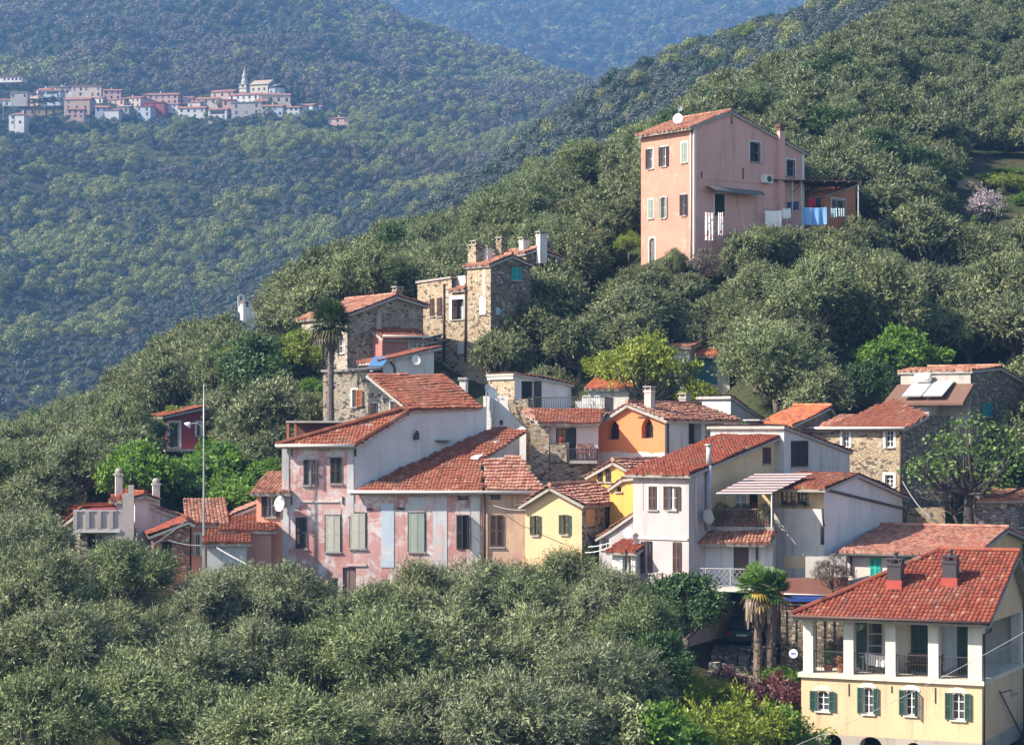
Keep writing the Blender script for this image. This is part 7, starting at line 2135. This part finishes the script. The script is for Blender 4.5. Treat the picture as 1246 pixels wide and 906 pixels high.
for px, cy, w, lab in ((880, 828, 55, "dark red shrub west of the stone path"), (910, 845, 60, "dark red shrub below the stone path"), (945, 838, 60, "dark red shrub under the twin palm"), (966, 842, 40, "dark red shrub against the villa wall")): stand(PSHRUB, px, cy, w, lab, "dark red shrubs beside the villa", "shrub", y0=84, y1=112)
stand(SHRUB, 945, 812, 60, "dark green ferny plant under the palm trunks", None, "shrub", y0=90, y1=112, sq=.6)
stand(BARE, 1012, 690, 62, "tangle of bare grey creeper between white wall and teal house", None, "shrub", Y=104.8, free=True)
stand(BARE, 1005, 785, 60, "bare grey shrub seen through the first loggia bay", None, "shrub", Y=107.5, free=True)
stand(SHRUB, 1030, 745, 60, "green shrub behind the villa loggia", None, "shrub", Y=108.5, free=True)
# brighter trees round the western houses
stand(BROAD, 172, 582, 118, "bright green broadleaf tree behind the white chimney cottage", None, y0=118, y1=150)
stand(BROAD, 268, 572, 100, "bright green tree beside the mast under the crimson house", None, y0=118, y1=150)
stand(BROAD, 240, 598, 95, "leafy green tree behind the mast and salmon house", None, y0=117, y1=150)
stand(BROAD, 300, 590, 105, "bright ivy mound behind the coral house", None, "shrub", y0=117, y1=150, sq=.7)
stand(BROAD, 330, 570, 60, "small ivy bush against the palazzo's western side", None, "shrub", y0=119, y1=150, sq=.8)
stand(LIMET, 215, 520, 60, "yellow green tree just below the crimson house window", None, y0=125, y1=150)
stand(LIMET, 285, 448, 70, "yellow green tree on the slope west of the big dark green tree", None, y0=140, y1=168)
stand(LIMET, 140, 545, 55, "yellow green tree among the olives uphill of the white chimneys", None, y0=122, y1=160)
stand(DARKT, 320, 455, 120, "big dark green tree west of the tall fan palm", None, y0=126, y1=170)
stand(LIMET, 362, 432, 75, "yellow green tree on the crest below the white chapel", None, y0=140, y1=175)
stand(OL_M, 330, 495, 120, "dark olive tree between the mast and the stone palm house", None, y0=122, y1=160)
stand(OL_M, 372, 500, 70, "olive tree under the fan palm behind the palazzo roof", None, y0=120, y1=140)
stand(LIMET, 788, 452, 118, "yellow green tree behind the orange house roof", None, y0=127, y1=142)
stand(LIMET, 745, 450, 70, "yellow green tree beside the rusty tiled hut", None, y0=127, y1=142)
stand(LIMET, 850, 470, 60, "yellow green tree before the green door shed", None, y0=127, y1=139)
stand(SHRUB, 690, 415, 50, "yellow tinged shrub among dark olives by the stone tower house", None, "shrub", y0=130, y1=160)
stand(BROAD, 1095, 438, 95, "bright leafy tree behind the upper stone house", None, y0=131, y1=150)
stand(DARKT, 1055, 470, 80, "dark ivy tree behind the red roofed stone house", None, y0=129, y1=150)
stand(LSHRUB, 640, 505, 30, "small green plant on the wall behind the red roof", None, "shrub", Y=127, free=True)
stand(RUSTT, 725, 292, 42, "rust coloured dead branches on the slope near the pink house", None, "shrub", Y=158, free=True)
stand(LSHRUB, 765, 292, 34, "yellow flowering bush beside the pink house corner", None, "shrub", Y=155, free=True)
stand(OL_M, 822, 300, 42, "small olive in front of the pink house's arched door", None, y0=140, y1=149)
stand(OL_M, 895, 300, 58, "dark bushy olive by the pink house side door", None, y0=142, y1=150, sq=1.35)
stand(OL_M, 838, 352, 52, "small olive under the pink house corner trim", None, y0=138, y1=150)
stand(OL_M, 796, 340, 50, "small olive below the pink house windows", None, y0=138, y1=150)
stand(BARE, 858, 315, 50, "gnarled bare tree before the pink house corner", None, Y=147.5, free=True)
stand(SHRUB, 1095, 238, 70, "sunlit weeds and shrubs on the terrace behind the outbuilding", None, "shrub", y0=160, y1=200)
stand(LSHRUB, 1218, 205, 60, "bright grassy bank near the almond tree", None, "shrub", y0=165, y1=215, sq=.5)
stand(ALMOND, 1200, 250, 66, "almond tree in pale mauve blossom on the slope", None, y0=150, y1=190)
stand(LIMET, 905, 42, 34, "small vivid green tree on the ridge skyline", None, y0=350, y1=560)
for k, (px, py, w) in enumerate(((1205, 205, 34), (1228, 200, 40), (1240, 215, 36), (1222, 218, 30))): stand(SHRUB if k % 2 else LSHRUB, px, py, w, "clump of bright grass and weeds on the sunlit bank by the almond tree", "weeds on the sunlit bank", "shrub", y0=165, y1=215, sq=.45)
# the fig before the shaded stone wall
FIG = Kind("fig_tree", 2700, (71,), FIGL, (.2, .145), rad=3.3, top=6.3, mid=2.6, fork=1.9, base=.22, nl=30, gap=.1, bk=bark((.05, .045, .042)), spread=.78, rl=(.2, .32))
stand(FIG, 1180, 548, 185, "big fig tree with twisted dark trunk before the shaded stone wall", None, Y=116.5, free=True)
BARE2 = Kind("bare_branches", 1800, (72,), GREYB, (.5, .03), rad=2.6, top=4.6, mid=2.4, fork=1.0, base=.1, nl=10, gap=.1, bk=BARKD)
stand(BARE2, 1165, 590, 110, "leafless grey branches beneath the fig crown", None, Y=117.2, free=True)

for px, cy, w, lab in ((815, 372, 60, "olive tree just below the pink house's arched door"), (872, 374, 62, "olive tree below the gnarled bare tree"), (918, 338, 58, "olive tree under the white printed cloths"), (958, 300, 60, "olive tree under the white bedsheets"), (1000, 296, 62, "olive tree under the sky blue sheet"), (1045, 285, 60, "olive tree at the end of the washing line"), (838, 405, 75, "olive tree filling the slope above the green door shed"), (880, 412, 70, "olive tree above the orange roof of the green door shed"), (930, 398, 88, "wide olive tree on the shaded slope between the door shed and the bright leafy tree"), (905, 380, 70, "olive tree uphill of the wide olive above the red roof house"), (968, 402, 82, "olive tree next to the bright leafy tree behind the upper stone house"), (768, 352, 60, "olive tree below the yellow flowering bush"), (645, 392, 95, "olive tree pressing against the shaded gable of the stone tower house"), (612, 428, 80, "olive tree at the foot of the stone tower house"), (668, 345, 75, "olive tree beside the cottage with the white chimney")):
    stand(OL_M, px, cy, w, lab, None, y0=136 if px > 700 else 131, y1=160)
# groves: every tree stands on its own spot of ground
GUARD = [(1175, 225, 1228, 268, 188), (1188, 178, 1262, 222, 205), (772, 128, 850, 322, 157), (850, 128, 980, 296, 150), (735, 408, 850, 478, 137), (1055, 412, 1150, 460, 140), (812, 404, 895, 472, 141), (925, 212, 1045, 272, 160), (568, 290, 640, 372, 140), (508, 334, 568, 440, 139), (422, 352, 520, 450, 137), (365, 402, 424, 455, 138), (612, 288, 684, 308, 146), (203, 494, 244, 552, 139), (838, 412, 884, 452, 141), (289, 360, 314, 384, 440), (340, 440, 600, 720, 126), (600, 448, 770, 720, 125), (726, 466, 893, 570, 122), (850, 478, 1110, 720, 125), (1090, 444, 1300, 720, 128), (70, 570, 350, 660, 116), (370, 362, 424, 440, 126)]
GREENY = [(p[0], p[1]) for p in ()]
LAND = [("the tall pink house", 860, 230), ("the stone tower house", 600, 370), ("the broad stone gable house", 460, 400), ("the crimson house", 222, 525), ("the washing lines", 985, 260), ("the upper stone house", 1150, 480), ("the green door shed", 860, 430), ("the red roof house", 965, 500), ("the almond tree", 1200, 250), ("the white chapel", 300, 375), ("the western cottages", 120, 610)]
GROVES = [("silvery", -330, 350, 117, 178, 3.1, OL_M), ("pale green", 330, 830, 150, 200, 3.2, OL_M), ("dark", 545, 1560, 127, 160, 3.4, OL_M), ("sunlit", 860, 1560, 160, 232, 3.7, OL_F)]
spots = []; CAND = []
for word, p0, p1, y0, y1, sp, kind in GROVES:
    X, Y_ = grid_points(p0, p1, y0, y1, sp)
    for x, y in zip(X, Y_):
        z = gzf(x, y); px = CX + F_ * x / y; sc = R.choice((.62, .72, .8, .88, .95, 1.0) if word != 'dark' else (.7, .85, .95, 1.05, 1.15, 1.2)) * (.86 if word == 'silvery' else 1)
        if word == "dark" and px < 640 and y < 140: continue
        if any(inpoly(x + dx, y + dy, P) for P in FOOT for dx, dy in ((0, 0), (1.3, 0), (-1.3, 0), (0, 1.3), (0, -1.3))): continue
        r = 2.6 * sc / y * F_; cyy = HY - F_ * (z + 3.2 * sc) / y; topy = HY - F_ * (z + 5.2 * sc) / y
        if topy > 900 or cyy < -r - 60: continue
        off = px + r * .6 < 0 or px - r * .6 > 1246 or cyy < -r * .5
        if any(y < g_[4] and px + r * .75 > g_[0] and px - r * .75 < g_[2] and cyy + r * .7 > g_[1] and cyy - r * .8 < g_[3] for g_ in GUARD): continue
        ys = np.linspace(70, y - 1.5, 120)                     # is its top hidden behind the hill?
        if (gz(x / y * ys, ys) / ys).max() > (z + 5.0 * sc) / y: continue
        if any((x - a) ** 2 + (y - c) ** 2 < (4.0 if word == 'dark' else 2.6) for a, c in spots): continue
        spots.append((x, y))
        nm, lx, ly = min(LAND, key=lambda L: (L[1] - px) ** 2 + (L[2] - cyy) ** 2)
        rel = "uphill of" if cyy < ly - 25 else ("downhill of" if cyy > ly + 25 else "level with")
        side = ("on the west" if px < lx - 15 else "on the east") if abs(px - lx) > 15 else "straight"
        lab = "%s olive tree in the grove %s and %s" % (word, rel, nm) if False else "%s olive in the grove %s %s, %s" % (word, rel, nm, {"on the west": "valley side", "on the east": "mountain side", "straight": "in line"}[side])
        CAND.append((0.0 if off else r, word, kind, x, y, z, sc, lab))
CAND.sort(key=lambda t: -t[0])
REST = [t for t in CAND[250:]]
for r, word, kind, x, y, z, sc, lab in CAND[:250]:
        if R.random() < (.10 if word != "dark" else .05): DARKT.put(x, y, sc * .95, lab.replace(word + " olive", "dark leafy tree"), lab.replace(word + " olive", "dark leafy trees"))
        else: (OL_G if R.random() < .2 else kind).put(x, y, sc, lab, lab)
# the upper grove, too many to tell apart, and undergrowth
tmpl = []
for k, (cr, tr) in enumerate(OL_F.mods): tmpl.append(bpy.data.objects.new("far_tree", cr))
x, y = grid_points(800, 1560, 232, 312, 3.8); z = gz(x, y)
ok, px, py = in_view(x, y, z, 310); x, y, z = x[ok], y[ok], z[ok]
nR = len(REST); print('candidates', len(CAND))
x, y, z = (np.concatenate([a, [t[k] for t in REST]]) for a, k in ((x, 3), (y, 4), (z, 5)))
forest("upper_olive_grove", "smaller olive trees filling the groves of the hillside", np.stack([x, y, z], 1), np.concatenate([rng.uniform(.6, 1.0, len(x) - nR), [t[6] for t in REST]]), rng.integers(0, 4, len(x)), tmpl, "upper")
gt = [bpy.data.objects.new("far_tree", SHRUB.mods[k][0]) for k in range(3)] + [bpy.data.objects.new("far_tree", OSHRUB.mods[k][0]) for k in range(2)]
x, y = grid_points(-250, 1500, 76, 235, 3.0); n = vnoise(x, y, .12, 3)
ok = (n > -.1) & (rng.uniform(0, 1, len(x)) < .55); x, y = x[ok], y[ok]; z = gz(x, y)
ok, px, py = in_view(x, y, z, 250)
ok &= np.array([not any(inpoly(a, c, P) for P in FOOT) for a, c in zip(x, y)]) & ~((px > 820) & (px < 975) & (y > 90) & (y < 112))
x, y, z = x[ok], y[ok], z[ok]
forest("undergrowth", "weeds and low scrub under the olive trees", np.stack([x, y, z - .1], 1), rng.uniform(.35, .75, len(x)), rng.integers(0, 5, len(x)), gt, "scrub")
